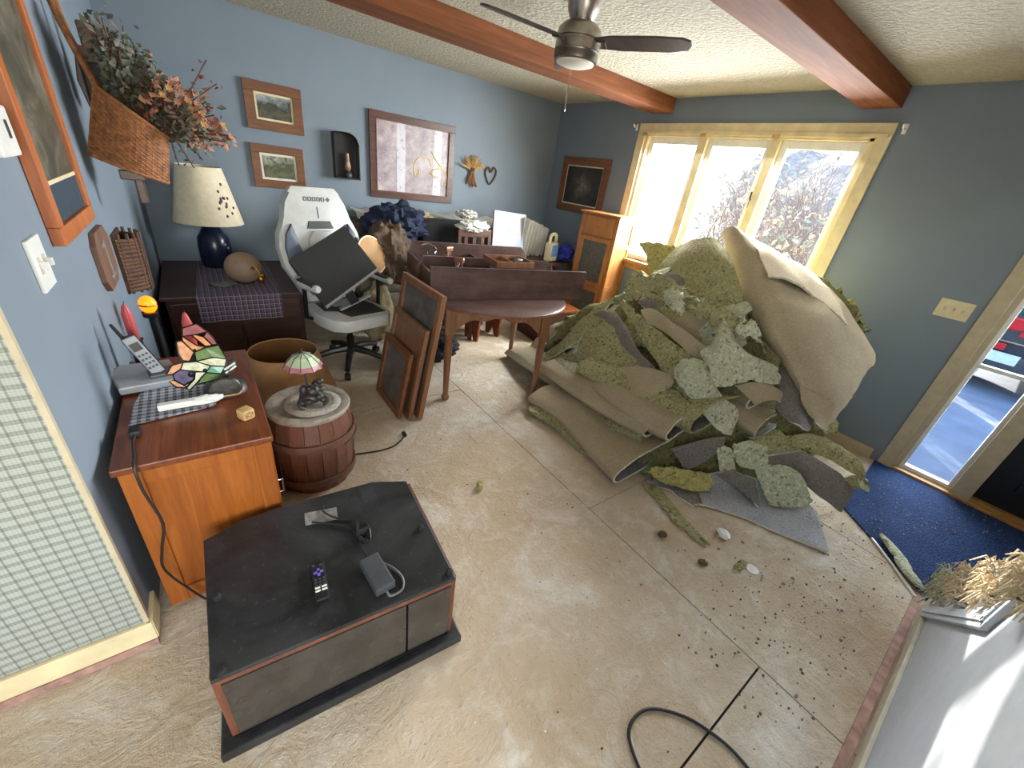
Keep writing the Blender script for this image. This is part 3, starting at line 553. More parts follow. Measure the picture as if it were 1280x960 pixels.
def sprig(p0, p1, kind, n, sz, spread):
    lv['twig'].tube([p0, (p0 + p1) / 2 + Vector((rnd.uniform(-.02, .02), rnd.uniform(-.03, .03), 0.01)), p1], 0.003, 4)
    for i in range(n):
        f = rnd.uniform(0.35, 1.0); c = p0.lerp(p1, f) + Vector((rnd.gauss(0, spread), rnd.gauss(0, spread), rnd.gauss(0, spread)))
        d = Vector((rnd.gauss(0, 1), rnd.gauss(0, 1), rnd.gauss(0, 1))).normalized(); e = d.orthogonal().normalized(); L = sz * rnd.uniform(0.6, 1.3); W = L * 0.38
        m = c + d * L * 0.5; nn = d.cross(e) * W * 0.3
        lv[kind].tri([c, m + e * W + nn, c + d * L]); lv[kind].tri([c, c + d * L, m - e * W + nn])
O = Vector((0, 0, -0.06))
for i in range(70):
    a = rnd.uniform(0, 1); p1 = Vector((-0.05 + 0.40 * a + rnd.gauss(0, .02), rnd.uniform(-0.16, 0.16), 0.25 - 0.30 * a + rnd.uniform(-0.08, 0.05)))
    kind = rnd.choice(['dry_green', 'dry_grey', 'dry_grey', 'dry_green']) if a < 0.5 else rnd.choice(['dry_peach', 'dry_green', 'dry_red', 'dry_peach', 'dry_grey'])
    sprig(O + Vector((0.12 * a, 0, -0.08 * a)), p1, kind, 26, 0.035, 0.025)
for p1 in (Vector((0.33, -0.05, 0.20)), Vector((0.36, 0.03, 0.12)), Vector((0.24, -0.03, -0.22)), Vector((0.20, 0.0, -0.26)), Vector((0.14, 0.05, -0.26))): sprig(O + Vector((0.14, 0, 0)), p1, 'dry_green' if p1.z < 0 else 'dry_red', 9, 0.022, 0.01)
for k, nm in (('dry_green', 'green_leaves'), ('dry_grey', 'grey_leaves'), ('dry_red', 'red_berries'), ('twig', 'stems')):
    obj(nm, lv[k], k, fw_)['kind'] = 'stuff'
obj('peach_petals', lv['dry_peach'], 'dry_peach', fw_)['kind'] = 'stuff'
for i in range(26):
    a = rnd.uniform(0.4, 1.0); c = Vector((-0.02 + 0.38 * a, -0.13 + rnd.uniform(-0.05, 0.05), 0.2 - 0.29 * a + rnd.uniform(-0.05, 0.05))); q = B(); N = 8
    ax = Vector((0.3, -1, rnd.uniform(-.3, .5))).normalized(); e1 = ax.orthogonal().normalized(); e2 = ax.cross(e1)
    for k in range(N):
        g = 2 * PI * k / N; d = e1 * math.cos(g) + e2 * math.sin(g); s_ = d.cross(ax); q.tri([c, c + d * 0.010 + s_ * 0.004 + ax * 0.006, c + d * 0.017 + ax * 0.004, c + d * 0.010 - s_ * 0.004 + ax * 0.006])
    obj('flower', q, rnd.choice(['dry_peach', 'straw', 'dry_red']), fw_)
# dark wooden bellows shaped board hung behind the basket
bl = thing('wooden_bellows', 'dark brown wooden bellows hung on the wall behind the basket', 'wall decor', (-0.24, 3.05, 1.62))
obj('board', B().prism([(-0.07, 0.0), (0.07, 0.0), (0.09, 0.10), (0.06, 0.22), (-0.06, 0.24), (-0.085, 0.10)], -0.02, 0.03, 0, RX(PI / 2), 0.004), 'frame_dark', bl)
obj('leather_fold', B().box((0.0, -0.05, 0.1), (0.12, 0.03, 0.16), 0, None, 0.01), 'black_leather', bl); obj('grip', B().bx(-0.035, 0.045, -0.03, 0.0, 0.22, 0.33, 0, None, 0.01), 'plaque_wood', bl)

# ------------------------------------------------------------------ honey wood cabinet and what stands on it
cb = thing('wooden_cabinet', 'honey brown wooden cabinet with framed end panel against the left wall', 'cabinet', (-0.125, 1.76, 0))
x0, x1, y0, y1 = -0.205, 0.195, -0.385, 0.385
obj('body', B().bx(x0 + .012, x1 - .012, y0 + .02, y1 - .012, 0.03, 0.655).bx(x0 + .02, x1 - .03, y0 + .03, y1 - .03, 0.0, 0.03), 'honey_wood', cb)
b = B()
for (a, c, z0, z1) in ((x0, x0 + .055, 0.02, .655), (x1 - .055, x1, 0.02, .655), (x0 + .055, x1 - .055, 0.60, .655), (x0 + .055, x1 - .055, 0.02, .09)): b.bx(a, c, y0, y0 + .021, z0, z1, 0, None, 0.003)
obj('end_frame', b, 'honey_wood', cb); obj('end_panel', B().bx(x0 + .055, x1 - .055, y0 + .012, y0 + .021, .09, .60), 'honey_wood', cb)
obj('worktop', B().bx(x0 - .01, x1 + .012, y0 - .014, y1 + .014, 0.655, 0.68, 0, None, 0.005), 'red_wood', cb)
for (a, c) in ((y0 + .02, -0.005), (0.005, y1 - .02)):
    dr = obj('door', B().bx(x1 - .012, x1 + .006, a, c, 0.06, 0.64, 0, None, 0.003), 'honey_wood', cb); yy = c - 0.04 if a < 0 and c < 0.1 and a < -0.1 else a + 0.04
    obj('handle', B().tube([(x1 + .006, a + 0.04, .42), (x1 + .022, a + .04, .42), (x1 + .022, a + .04, .36), (x1 + .006, a + .04, .36)], 0.004, 6), 'steel', dr)
def cloth(fn, nu, nv, th=0.003): return B().grid(fn, nu, nv, 0, th)
def gf(u, v):
    p = Vector((-0.31, 1.60, 0)) + Vector((0.25, 0.04, 0)) * u + Vector((0.03, 0.33, 0)) * v
    n = noise.noise(Vector((p.x * 9, p.y * 9, 0))); return (p.x + 0.008 * n, p.y, 0.686 + 0.004 * abs(n))
tag(obj('table_cloth', cloth(gf, 20, 20), 'gingham'), 'dark grey and white checked cloth on the honey cabinet', 'cloth')
ph = thing('cordless_phone', 'silver cordless phone standing in its charging base', 'phone', (-0.27, 1.93, 0.691), 0.2)
obj('base', B().prism([(-0.09, -0.09), (0.07, -0.10), (0.10, -0.06), (0.09, 0.08), (-0.06, 0.10), (-0.10, 0.05)], 0.0, 0.03, 0, TR(0, 0, 0.004) @ RX(0.06), 0.006), 'silver_plastic', ph)
obj('cradle', B().box((0.045, -0.035, 0.035), (0.08, 0.07, 0.02), 0, None, 0.006), 'dark_grey_plastic', ph)
Mh = TR(0.04, -0.03, 0.035) @ RY(-0.35) @ RX(-0.15)
hs = obj('handset', B().box((0, 0, 0.085), (0.048, 0.03, 0.17), 0, Mh, 0.012), 'black_plastic', ph)
obj('face', B().box((0, -0.014, 0.085), (0.042, 0.008, 0.16), 0, Mh, 0.004), 'silver_plastic', hs); obj('screen', B().box((0, -0.0185, 0.125), (0.03, 0.002, 0.032), 0, Mh), 'black_plastic', hs)
b = B()
for r_ in range(4):
    for c_ in range(3): b.box((-0.012 + 0.012 * c_, -0.019, 0.09 - 0.018 * r_), (0.008, 0.002, 0.009), 0, Mh)
obj('keypad', b, 'dark_grey_plastic', hs); obj('antenna', B().tube([(-0.014, 0.008, 0.16), (-0.014, 0.008, 0.225)], [0.007, 0.005], 8, 0, Mh), 'black_plastic', hs)
# stained glass butterfly lamp
bf = thing('butterfly_lamp', 'stained glass butterfly lamp on dark scrolled base', 'lamp', (-0.025, 1.735, 0.684))
cells = [('g_peach', [(525, 90), (560, 80), (625, 140), (600, 200), (560, 200), (535, 160)]), ('g_orange', [(560, 50), (640, 95), (690, 100), (625, 140), (560, 80)]), ('g_orange', [(610, 35), (690, 95), (730, 80), (680, 35), (640, 28)]), ('g_mauve', [(680, 35), (730, 80), (762, 72), (740, 35), (700, 0)]), ('g_mauve', [(640, 28), (700, 0), (640, -40), (560, 0), (560, 50), (610, 35)]),
         ('g_green', [(625, 140), (690, 102), (770, 80), (820, 165), (740, 158), (640, 195)]), ('g_white', [(640, 195), (740, 158), (820, 168), (810, 215), (720, 215)]), ('g_peach', [(465, 300), (495, 240), (560, 213), (545, 260), (500, 295)]), ('g_white', [(560, 213), (640, 197), (720, 217), (695, 260), (600, 262), (545, 260)]),
         ('g_purple', [(500, 295), (545, 260), (630, 268), (620, 320), (565, 360), (510, 332)]), ('g_white', [(695, 262), (645, 330), (600, 388), (578, 376), (625, 315), (632, 266)]), ('g_teal', [(722, 217), (808, 217), (785, 262), (697, 262)]), ('g_green', [(697, 264), (788, 264), (770, 300), (650, 345), (665, 300)]), ('g_peach', [(478, 345), (510, 334), (565, 362), (585, 378), (520, 378)])]
for nm, c_ in (('g_peach', (236, 168, 128)), ('g_orange', (240, 160, 104)), ('g_mauve', (160, 96, 96)), ('g_green', (110, 134, 84)), ('g_white', (226, 222, 190)), ('g_purple', (104, 92, 122)), ('g_teal', (120, 178, 150))): M[nm] = plain(nm, c_, 0.22, 0.14, 40.0)
def cp(u, v, dy=0.0):
    px = 130 + u * .1874; py = 420 + v * .1874; e = 492 - py; z = .003317 * e - .000519 * (px - 284); x = .002652 * (px - 284) + .00061 * e; return Vector((x, dy + 0.10 * z + 0.25 * abs(x), z))
for nm, pl in cells:
    wg = B(); fr_ = [cp(*p, 0.0) for p in pl]; bk_ = [p + Vector((0, 0.005, 0)) for p in fr_]; n = len(fr_)
    wg._new(fr_ + bk_, [tuple(range(n)), tuple(reversed(range(n, 2 * n)))] + [(i, n + i, n + (i + 1) % n, (i + 1) % n) for i in range(n)], 0, None)
    po = obj('pane', wg, nm, bf); obj('lead', B().tube([p + Vector((0, -0.001, 0)) for p in fr_], 0.0028, 5, 0, None, True), 'black_metal', po)
obj('wing_knot', B().ell(cp(690, 250), (.008, .005, .008)).ell(cp(610, 285), (.012, .005, .012)).ell(cp(628, 128), (.006, .005, .006)), 'black_metal', bf)
bod = [cp(810, 290, -0.01), cp(830, 230, -0.015), cp(850, 180, -0.02), cp(865, 165, -0.02)]
obj('body', B().tube(bod, [0.012, 0.017, 0.015, 0.008], 10), 'bronze', bf, True); obj('stripe', B().tube([bod[1] + Vector((-.012, -.012, .01)), bod[2] + Vector((.01, -.014, .004))], .004, 6).tube([bod[1] + Vector((-.01, -.014, -.004)), bod[2] + Vector((.012, -.012, -.01))], .004, 6), 'white_plastic', bf)
obj('base', B().lathe([(0.075, 0), (0.072, 0.018), (0.05, 0.035), (0.02, 0.045)], 20, 0, TR(0.0, 0.02, 0)), 'bronze', bf, True)
b = B()
for k in range(5): b.tube([(0.0 + (0.012 + 0.010 * k) * math.cos(g * PI / 8), -0.055 + 0.002 * k, 0.04 + (0.012 + 0.0075 * k) * math.sin(g * PI / 8)) for g in range(16)], 0.0042, 6, 0, None, True)
obj('scroll_rosette', b, 'bronze', bf); obj('rosette_plate', B().lathe([(0.055, 0), (0.05, 0.01), (0.02, 0.014)], 20, 0, TR(0, -0.045, 0.042) @ RX(PI / 2), True, 0, 0.85), 'bronze', bf, True)
# candles, die, cords on the cabinet
for (x_, y_, h_, lab, nm) in ((-0.285, 2.06, 0.15, 'red taper candle in a dark holder beside the amber night light', 'candle'), (-0.105, 1.98, 0.17, 'red taper candle standing behind the butterfly lamp', 'candle')):
    c = thing('candle', lab, 'candle', (x_, y_, 0.681)); hh = 0.13 if x_ < -0.2 else 0.09
    obj('holder', B().lathe([(0.045, 0), (0.045, 0.012), (0.022, 0.025), (0.022, hh), (0.027, hh + .004)], 16), 'black_metal' if x_ < -.2 else 'bronze', c, True)
    obj('taper', B().lathe([(0.017, hh - .01), (0.017, hh + h_ * .75), (0.008, hh + h_ * .95), (0.003, hh + h_)], 14, 0), 'red_wax', c, True); obj('wick', B().tube([(0, 0, hh + h_ - .005), (0.002, 0, hh + h_ + .012)], 0.0012, 5), 'black_cable', c)
nl = thing('night_light', 'glowing amber bulb lamp on a dark stem behind the red candle', 'lamp', (-0.245, 2.35, 0.0))
obj('stem', B().lathe([(0.09, 0), (0.09, 0.02), (0.015, 0.04), (0.013, 0.80), (0.03, 0.81), (0.03, 0.83)], 16), 'black_metal', nl, True)
obj('bulb', B().ell((0, 0, 0.865), (0.033, 0.03, 0.04)), 'amber_glow', nl, True); obj('bulb_band', B().lathe([(0.0335, 0.862), (0.0345, 0.866), (0.0335, 0.87)], 16), 'brass', nl)
dd = thing('wooden_die', 'pale wooden rounded cube with ring marks on the cabinet top', 'block', (0.02, 1.515, 0.6805), 0.5)
obj('cube', B().box((0, 0, 0.021), (0.044, 0.044, 0.042), 0, None, 0.010), 'die_wood', dd)
b = B()
for r_ in (0.007, 0.013): b.tube([(r_ * math.cos(g * PI / 8), -0.0222, 0.021 + r_ * math.sin(g * PI / 8)) for g in range(16)], 0.0012, 4, 0, None, True)
obj('ring_mark', b, 'frame_brown', dd)
ap = thing('appliance_plug_cord', 'white plug adapter wrapped in clear plastic on the checked cloth', 'adapter', (-0.15, 1.66, 0.692), 0.03)
obj('adapter_body', B().box((-0.03, 0, 0.014), (0.10, 0.03, 0.024), 0, None, 0.006), 'white_plastic', ap)
b = B(); rnd = random.Random(9)
b.ell((0.055, 0.0, 0.014), (0.06, 0.022, 0.016), 0, None, 18, 10, lambda d: 1 + 0.28 * noise.noise(d * 4)); obj('plastic_wrap', b, 'foil', ap); obj('wire_end', B().tube(smooth_path([(0.09, 0, 0.014), (0.13, 0.006, 0.01), (0.165, 0.012, 0.008), (0.175, 0.02, 0.016)], 5), 0.003, 6), 'straw', ap)
tag(obj('hanging_cord', B().tube(smooth_path([(-0.285, 1.53, 0.690), (-0.29, 1.49, 0.690), (-0.286, 1.44, 0.69), (-0.282, 1.39, 0.692), (-0.28, 1.345, 0.687), (-0.278, 1.335, 0.60), (-0.262, 1.33, 0.46), (-0.285, 1.325, 0.36), (-0.30, 1.33, 0.26), (-0.26, 1.335, 0.12), (-0.22, 1.33, 0.03), (-0.2, 1.345, 0.006)], 6), 0.004, 6).bx(-0.302, -0.272, 1.52, 1.56, 0.681, 0.705, 0, None, 0.005), 'black_cable', None, True), 'black power cord with plug hanging over the cabinet end', 'cord')

# ------------------------------------------------------------------ black television console
tv = thing('television_console', 'low black television console with smoked glass doors and cut rear corners', 'tv stand', (0.16, 0.77, 0), -0.083)
def L2(x, y): v = RZ(0.083) @ Vector((x - 0.16, y - 0.77, 0)); return (v.x, v.y)
top = [L2(-.181, .793), L2(.496, .737), L2(.534, 1.255), L2(.408, 1.315), L2(.049, 1.336), L2(-.065, 1.33), L2(-.175, 1.29)]
obj('top_panel', B().prism(top, 0.352, 0.37, 0, None, 0.004), 'console_black', tv)
ins = [(p[0] * 0.97, 0.015 + p[1] * 0.96) for p in top]
obj('carcass', B().prism(ins, 0.05, 0.352), 'black_plastic', tv)
obj('side_panel', B().bx(top[0][0] - .004, top[0][0] + .016, 0.004, 0.49, 0.05, 0.366, 0, None, .003), 'console_side', tv); obj('side_panel', B().bx(top[1][0] - .012, top[1][0] + .006, 0.004, 0.50, 0.05, 0.366, 0, None, .003), 'console_side', tv)
obj('plinth', B().prism([(-0.375, -0.03), (0.372, -0.03), (0.372, 0.44), (-0.375, 0.44)], 0.0, 0.045, 0, None, 0.006), 'console_black', tv)
obj('top_rail', B().bx(-0.335, 0.325, -0.004, 0.02, 0.335, 0.354, 0, None, 0.003), 'console_side', tv)
for (a, c) in ((-0.325, 0.165), (0.172, 0.322)): obj('glass_door', B().bx(a, c, -0.008, 0.006, 0.055, 0.335, 0, None, 0.002), 'smoked_glass', tv)
obj('door_rail', B().bx(-0.325, 0.322, -0.012, 0.0, 0.062, 0.072), 'black_metal', tv)
sk = [L2(.132, 1.262), L2(.241, 1.238), L2(.23, 1.175), L2(.123, 1.199)]
obj('rating_sticker', B().prism(list(reversed(sk)), 0.3701, 0.3706), 'sticker', tv)
for (x_, y_) in ((.48, .985), (-.15, 1.034), (.485, .765), (-.155, .80)): q = L2(x_, y_); obj('rubber_foot', B().lathe([(0.012, 0.37), (0.011, 0.382), (0.006, 0.386)], 12, 0, TR(q[0], q[1], 0)), 'rubber', tv)
rm = thing('remote_control', 'black streaming remote with purple pad on the black console', 'remote', (0.113, 0.94, 0.371), -0.10)
obj('body', B().box((0, 0, 0.009), (0.042, 0.145, 0.017), 0, None, 0.007), 'black_plastic', rm)
obj('direction_pad', B().bx(-0.014, 0.014, 0.022, 0.03, 0.0175, 0.0195).bx(-0.004, 0.004, 0.012, 0.04, 0.0175, 0.0195), 'purple', rm)
b = B()
for r_ in range(3):
    for c_ in (-0.012, 0, 0.012): obj('key', B().box((c_, 0.0 - r_ * 0.011, 0.018), (0.007, 0.006, 0.002), 0), 'dark_grey_plastic', rm)
obj('key', B().bx(-0.016, -0.008, 0.052, 0.06, .0175, .019), 'dark_grey_plastic', rm); obj('key', B().bx(0.006, 0.014, 0.05, 0.056, .0175, .019), 'dark_grey_plastic', rm)
obj('shortcut_key', B().bx(-0.017, -0.002, -0.045, -0.039, .0175, .019).bx(0.002, 0.017, -0.045, -0.039, .0175, .019).bx(-0.017, -0.002, -0.034, -0.028, .0175, .019).bx(0.002, 0.017, -0.034, -0.028, .0175, .019), 'white_plastic', rm)
pa = thing('power_adapter', 'grey laptop power brick with bundled black cord on the console', 'power adapter', (0.272, 0.868, 0.371), 0.08)
obj('brick', B().box((0, 0, 0.018), (0.065, 0.135, 0.034), 0, None, 0.006), 'dark_grey_plastic', pa)
obj('output_cable', B().tube(smooth_path([(0.0, -0.068, 0.012), (0.005, -0.09, 0.008), (0.045, -0.088, 0.005), (0.065, -0.05, 0.005), (0.055, 0.0, 0.006), (0.034, 0.03, 0.012)], 6), 0.004, 7), 'grey_cable', pa, True)
wv = [(0.0, 0.068, 0.018), (0.0, 0.13, 0.02), (0.01, 0.17, 0.008), (0.0, 0.24, 0.005), (-0.05, 0.30, 0.005), (-0.10, 0.34, 0.005)]
cbl = B().tube(smooth_path(wv, 6), 0.0035, 7).tube(smooth_path([(0.02, 0.20, 0.012), (0.03, 0.27, 0.006), (-0.02, 0.31, 0.005), (-0.05, 0.37, 0.006), (-0.04, 0.40, 0.005)], 6), 0.0035, 7)
for k in range(4): cbl.tube(smooth_path([(0.015 + .006 * k, 0.14, 0.010 + .006 * (k % 2)), (0.038 + .004 * k, 0.18, 0.014 + .004 * k), (0.045 + .003 * k, 0.23, 0.010), (0.03, 0.245, 0.012), (0.012, 0.19, 0.016)], 5, True), 0.0035, 6, 0, None, True)
obj('bundled_cord', cbl, 'black_cable', pa, True); obj('cord_tie', B().bx(0.005, 0.055, 0.182, 0.196, 0.003, 0.03, 0, None, 0.003), 'rubber', pa)

# ------------------------------------------------------------------ barrel with figurine
br = thing('wooden_barrel', 'brown stave barrel with grey stone lid used as a side table', 'barrel', (0.295, 1.93, 0))
prof = [(0.178, 0.0), (0.198, 0.10), (0.205, 0.21), (0.2, 0.32), (0.183, 0.43)]
NS = 18; sv = B()
def stave_mesh():
    b = B(); a = PI / NS * 0.965; vs = []; n = len(prof)
    for r, z in prof:
        for rr in (r, r - 0.02):
            for s in (-1, 1): vs.append((rr * math.cos(s * a), rr * math.sin(s * a), z))
    fs = []
    for j in range(n - 1):
        o = 4 * j; q = o + 4; fs += [(o, o + 1, q + 1, q), (o + 3, o + 2, q + 2, q + 3), (o + 2, o, q, q + 2), (o + 1, o + 3, q + 3, q + 1)]
    fs += [(0, 2, 3, 1), (4 * n - 4, 4 * n - 3, 4 * n - 1, 4 * n - 2)]; b._new(vs, fs, 0, None); return b
s0 = obj('stave', stave_mesh(), 'barrel_wood', br)
for k in range(1, NS):
    c = s0.copy(); C.objects.link(c); c.rotation_euler = (0, 0, 2 * PI * k / NS); c.scale = (1 + 0.012 * math.sin(k * 2.7),) * 2 + (1,)
obj('core', B().lathe([(0.165, 0.01), (0.18, 0.2), (0.165, 0.42)], 24), 'joint_dark', br)
for (z, r) in ((0.075, 0.198), (0.30, 0.2065)): obj('hoop', B().lathe([(r, z - .02), (r + .008, z - .02), (r + .008, z + .02), (r, z + .02)], 36, 0, None, False), 'barrel_hoop', br, True)
obj('hoop_seam', B().tube([(0.215 * math.cos(g), 0.215 * math.sin(g), 0.275) for g in [i * PI / 40 - 1.0 for i in range(41)]], 0.0035, 6), 'black_cable', br)
obj('stone_lid', B().lathe([(0.17, 0.425), (0.192, 0.43), (0.196, 0.445), (0.19, 0.455), (0.165, 0.457), (0.155, 0.452)], 36), 'stone_grey', br, True)
pt = thing('stone_plate', 'round grey relief plate on the barrel lid', 'plate', (0.31, 1.90, 0.4545))
obj('disc', B().lathe([(0.125, 0), (0.13, 0.008), (0.12, 0.014), (0.085, 0.012), (0.08, 0.010)], 32), 'plate_grey', pt, True)
for k in range(28): g = 2 * PI * k / 28; obj('rim_glyph', B().bx(-0.006, 0.006, -0.012, 0.012, 0, 0.004, 0, TR(0.103 * math.cos(g), 0.103 * math.sin(g), 0.012) @ RZ(g + .3 * (k % 3)), 0.001), 'plate_grey', pt)
fr = thing('frog_lamp', 'bronze frog figurine holding a pale green glass umbrella lamp', 'lamp', (0.305, 1.90, 0.4675))
b = B().ell((0, 0, 0.035), (0.055, 0.05, 0.036)).ell((0.005, -0.02, 0.075), (0.033, 0.032, 0.03)).ell((0.03, 0.01, 0.085), (0.022, 0.02, 0.028)).ell((-0.03, 0.0, 0.075), (0.02, 0.02, 0.026))
for (x_, y_, z_) in ((-0.05, -0.03, 0.02), (0.05, -0.03, 0.02), (-0.02, -0.045, 0.03), (0.03, -0.045, 0.05), (0.05, 0.01, 0.06), (0.045, 0.0, 0.11)): b.ell((x_, y_, z_), (0.02, 0.017, 0.016), 0, None, 12, 8)
obj('frogs', b, 'bronze', fr, True)
for s in (-1, 1): b = B().ell((s * 0.016, -0.042, 0.098), (0.008,) * 3, 0, None, 8, 6); b.tube(smooth_path([(s * 0.05, -0.02, 0.04), (s * 0.065, -0.045, 0.02), (s * 0.04, -0.06, 0.006)], 4), 0.009, 7); obj('limb', b, 'bronze', fr, True)
obj('stem', B().tube([(-0.012, 0.0, 0.08), (-0.018, 0.0, 0.235)], 0.005, 8), 'bronze', fr)
M['umb_green'] = plain('umb_green', (176, 188, 156), 0.3, 0.08, 20.0); M['umb_pink'] = plain('umb_pink', (168, 108, 116), 0.3, 0.1, 20.0)
uc = Vector((-0.018, 0.0, 0.19))
for k in range(10):
    g0, g1 = 2 * PI * k / 10, 2 * PI * (k + 1) / 10; pr = [(0.004, 0.085), (0.045, 0.068), (0.075, 0.035)]; q = B(); P = [[uc + Vector((r * math.cos(g), r * math.sin(g), z)) for r, z in pr] for g in (g0, g1)]
    for j in range(2): q.tri([P[0][j], P[0][j + 1], P[1][j + 1], P[1][j]])
    po = obj('umbrella_pane', q, 'umb_green', fr); e = [uc + Vector((0.088 * math.cos(g), 0.088 * math.sin(g), 0.012)) for g in (g0, g1)]; md = uc + Vector((0.08 * math.cos((g0 + g1) / 2), 0.08 * math.sin((g0 + g1) / 2), 0.016))
    obj('pink_border', B().tri([P[0][2], e[0], md, e[1], P[1][2]]), 'umb_pink', po); obj('rib', B().tube(P[0] + [e[0]], 0.002, 5), 'bronze', po)
obj('finial', B().tube([uc + Vector((0, 0, 0.08)), uc + Vector((0, 0, 0.105))], [0.006, 0.002], 8), 'bronze', fr)
tag(obj('electric_cord', B().tube(smooth_path([(0.515, 1.98, 0.005), (0.58, 1.965, 0.005), (0.66, 1.95, 0.005), (0.74, 1.955, 0.005), (0.80, 1.985, 0.006), (0.842, 2.02, 0.008)], 6), 0.0045, 7).box((0.85, 2.04, 0.012), (0.022, 0.04, 0.022), 0, None, 0.004), 'black_cable', None, True), 'short black cord with plug on the floor behind the barrel', 'cord')

# ------------------------------------------------------------------ tan lamp shade standing on the floor
ls = thing('lamp_shade', 'large tan parchment lamp shade standing on the floor behind the barrel', 'lamp shade', (0.305, 2.72, 0))
obj('shade_wall', B().lathe([(0.335, 0.0), (0.20, 0.40), (0.197, 0.40), (0.332, 0.0)], 40, 0, None, False), 'parchment', ls, True)
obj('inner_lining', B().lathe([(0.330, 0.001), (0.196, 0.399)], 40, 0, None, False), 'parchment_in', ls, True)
obj('rim', B().tube([(0.1985 * math.cos(g * PI / 18), 0.1985 * math.sin(g * PI / 18), 0.401) for g in range(36)], 0.004, 6, 0, None, True), 'parchment', ls)

# ------------------------------------------------------------------ chest in the corner, runner, lamp, gourd
ch = thing('wooden_chest', 'dark brown wooden chest in the far left corner under the table lamp', 'chest', (0.155, 4.03, 0))
obj('body', B().bx(-0.43, 0.43, -0.50, 0.52, 0.04, 0.52, 0, None, 0.004), 'chest_wood', ch); obj('plinth', B().bx(-0.44, 0.44, -0.515, 0.52, 0, 0.06, 0, None, 0.006), 'chest_wood', ch)
obj('lid', B().bx(-0.455, 0.455, -0.545, 0.545, 0.52, 0.55, 0, None, 0.008), 'chest_wood', ch)
for (a, c) in ((-0.41, -0.01), (0.01, 0.41)): d_ = obj('front_panel', B().bx(a, c, -0.512, -0.498, 0.09, 0.49, 0, None, 0.006), 'chest_wood', ch)
def rf(u, v):
    x = -0.10 + 0.53 * u; s = 1.28 * v
    if s < 1.03: p = (x + 0.03 * (1 - v), 4.52 - s, 0.553)
    else: p = (x, 3.478 - 0.01 * math.sin(u * 9), 0.555 - (s - 1.03))
    return p
rn = thing('table_runner', 'purple and white plaid runner hanging over the dark chest front', 'cloth', (0.16, 4.0, 0.0))
def rel(fn, o): return lambda u, v: Vector(fn(u, v)) - Vector(o)
obj('runner_top', B().grid(rel(lambda u, v: rf(u, v * 1.03 / 1.28), (0.16, 4.0, 0)), 10, 16, 0, 0.003), 'runner_plaid', rn)
obj('runner_drop', B().grid(rel(lambda u, v: (-0.10 + 0.53 * u, 3.478 - 0.008 * math.sin(u * 17) * v, 0.556 - 0.20 * v - 0.006 * noise.noise(Vector((u * 30, 0, 3))) * v), (0.16, 4.0, 0)), 30, 8, 0, -0.003), 'runner_plaid_drop', rn)
tl = thing('table_lamp', 'table lamp with navy jar base and cream cone shade', 'lamp', (0.09, 4.36, 0.5535))
obj('jar_base', B().lathe([(0.10, 0), (0.115, 0.02), (0.12, 0.16), (0.112, 0.24), (0.075, 0.30), (0.06, 0.33), (0.03, 0.34)], 28), 'navy_ceramic', tl, True)
obj('neck', B().lathe([(0.012, 0.33), (0.012, 0.48)], 10), 'brass', tl)
obj('shade', B().lathe([(0.245, 0.365), (0.15, 0.785), (0.147, 0.785), (0.242, 0.365)], 40, 0, None, False), 'shade_cream', tl, True)
b = B(); rnd = random.Random(4)
for k in range(16):
    a = -0.95 + rnd.gauss(0, 0.22); z = 0.55 + rnd.gauss(0, 0.055); r = 0.245 - 0.095 * (z - 0.365) / 0.42 + 0.001; obj('berry_mark', B().ell((r * math.cos(a), r * math.sin(a), z), (0.009, 0.009, 0.012), 0, None, 8, 5), 'berry', tl)
obj('jar_flower', B().ell((0.07, -0.098, 0.2), (.014, .006, .012)).ell((0.09, -0.08, 0.17), (.01, .006, .012)), 'sticker', tl)
gd = thing('gourd_ornament', 'round tan gourd ornament with metal bird on the plaid runner', 'ornament', (0.235, 3.80, 0.556))
obj('gourd', B().ell((0, 0, 0.118), (0.128, 0.115, 0.118), 0, None, 24, 16), 'gourd_tan', gd, True); obj('dark_mouth', B().ell((0.055, -0.10, 0.135), (0.022, 0.012, 0.012)), 'twig', gd)
obj('metal_bird', B().ell((0.10, -0.115, 0.05), (0.022, 0.015, 0.03)).ell((0.11, -0.12, 0.085), (0.012, 0.01, 0.012)).tube([(0.06, -0.10, 0.16), (0.085, -0.11, 0.12), (0.10, -0.115, 0.06)], 0.006, 6).tube([(0.10, -.115, .05), (0.155, -0.09, 0.06)], 0.006, 6), 'brass', gd, True)
obj('stand', B().lathe([(0.06, 0), (0.055, 0.01), (0.04, 0.012)], 16), 'iron', gd)
tag(obj('folded_card', B().grid(lambda u, v: (-0.02 + 0.16 * u, -0.06 + 0.12 * v, 0.002 + 0.03 * abs(u - .5) ), 8, 4, 0, 0.003), 'sticker', None, False, (0.02, 3.72, 0.557), (0, 0, 0.3)), 'small grey folded card beside the gourd on the runner', 'card')
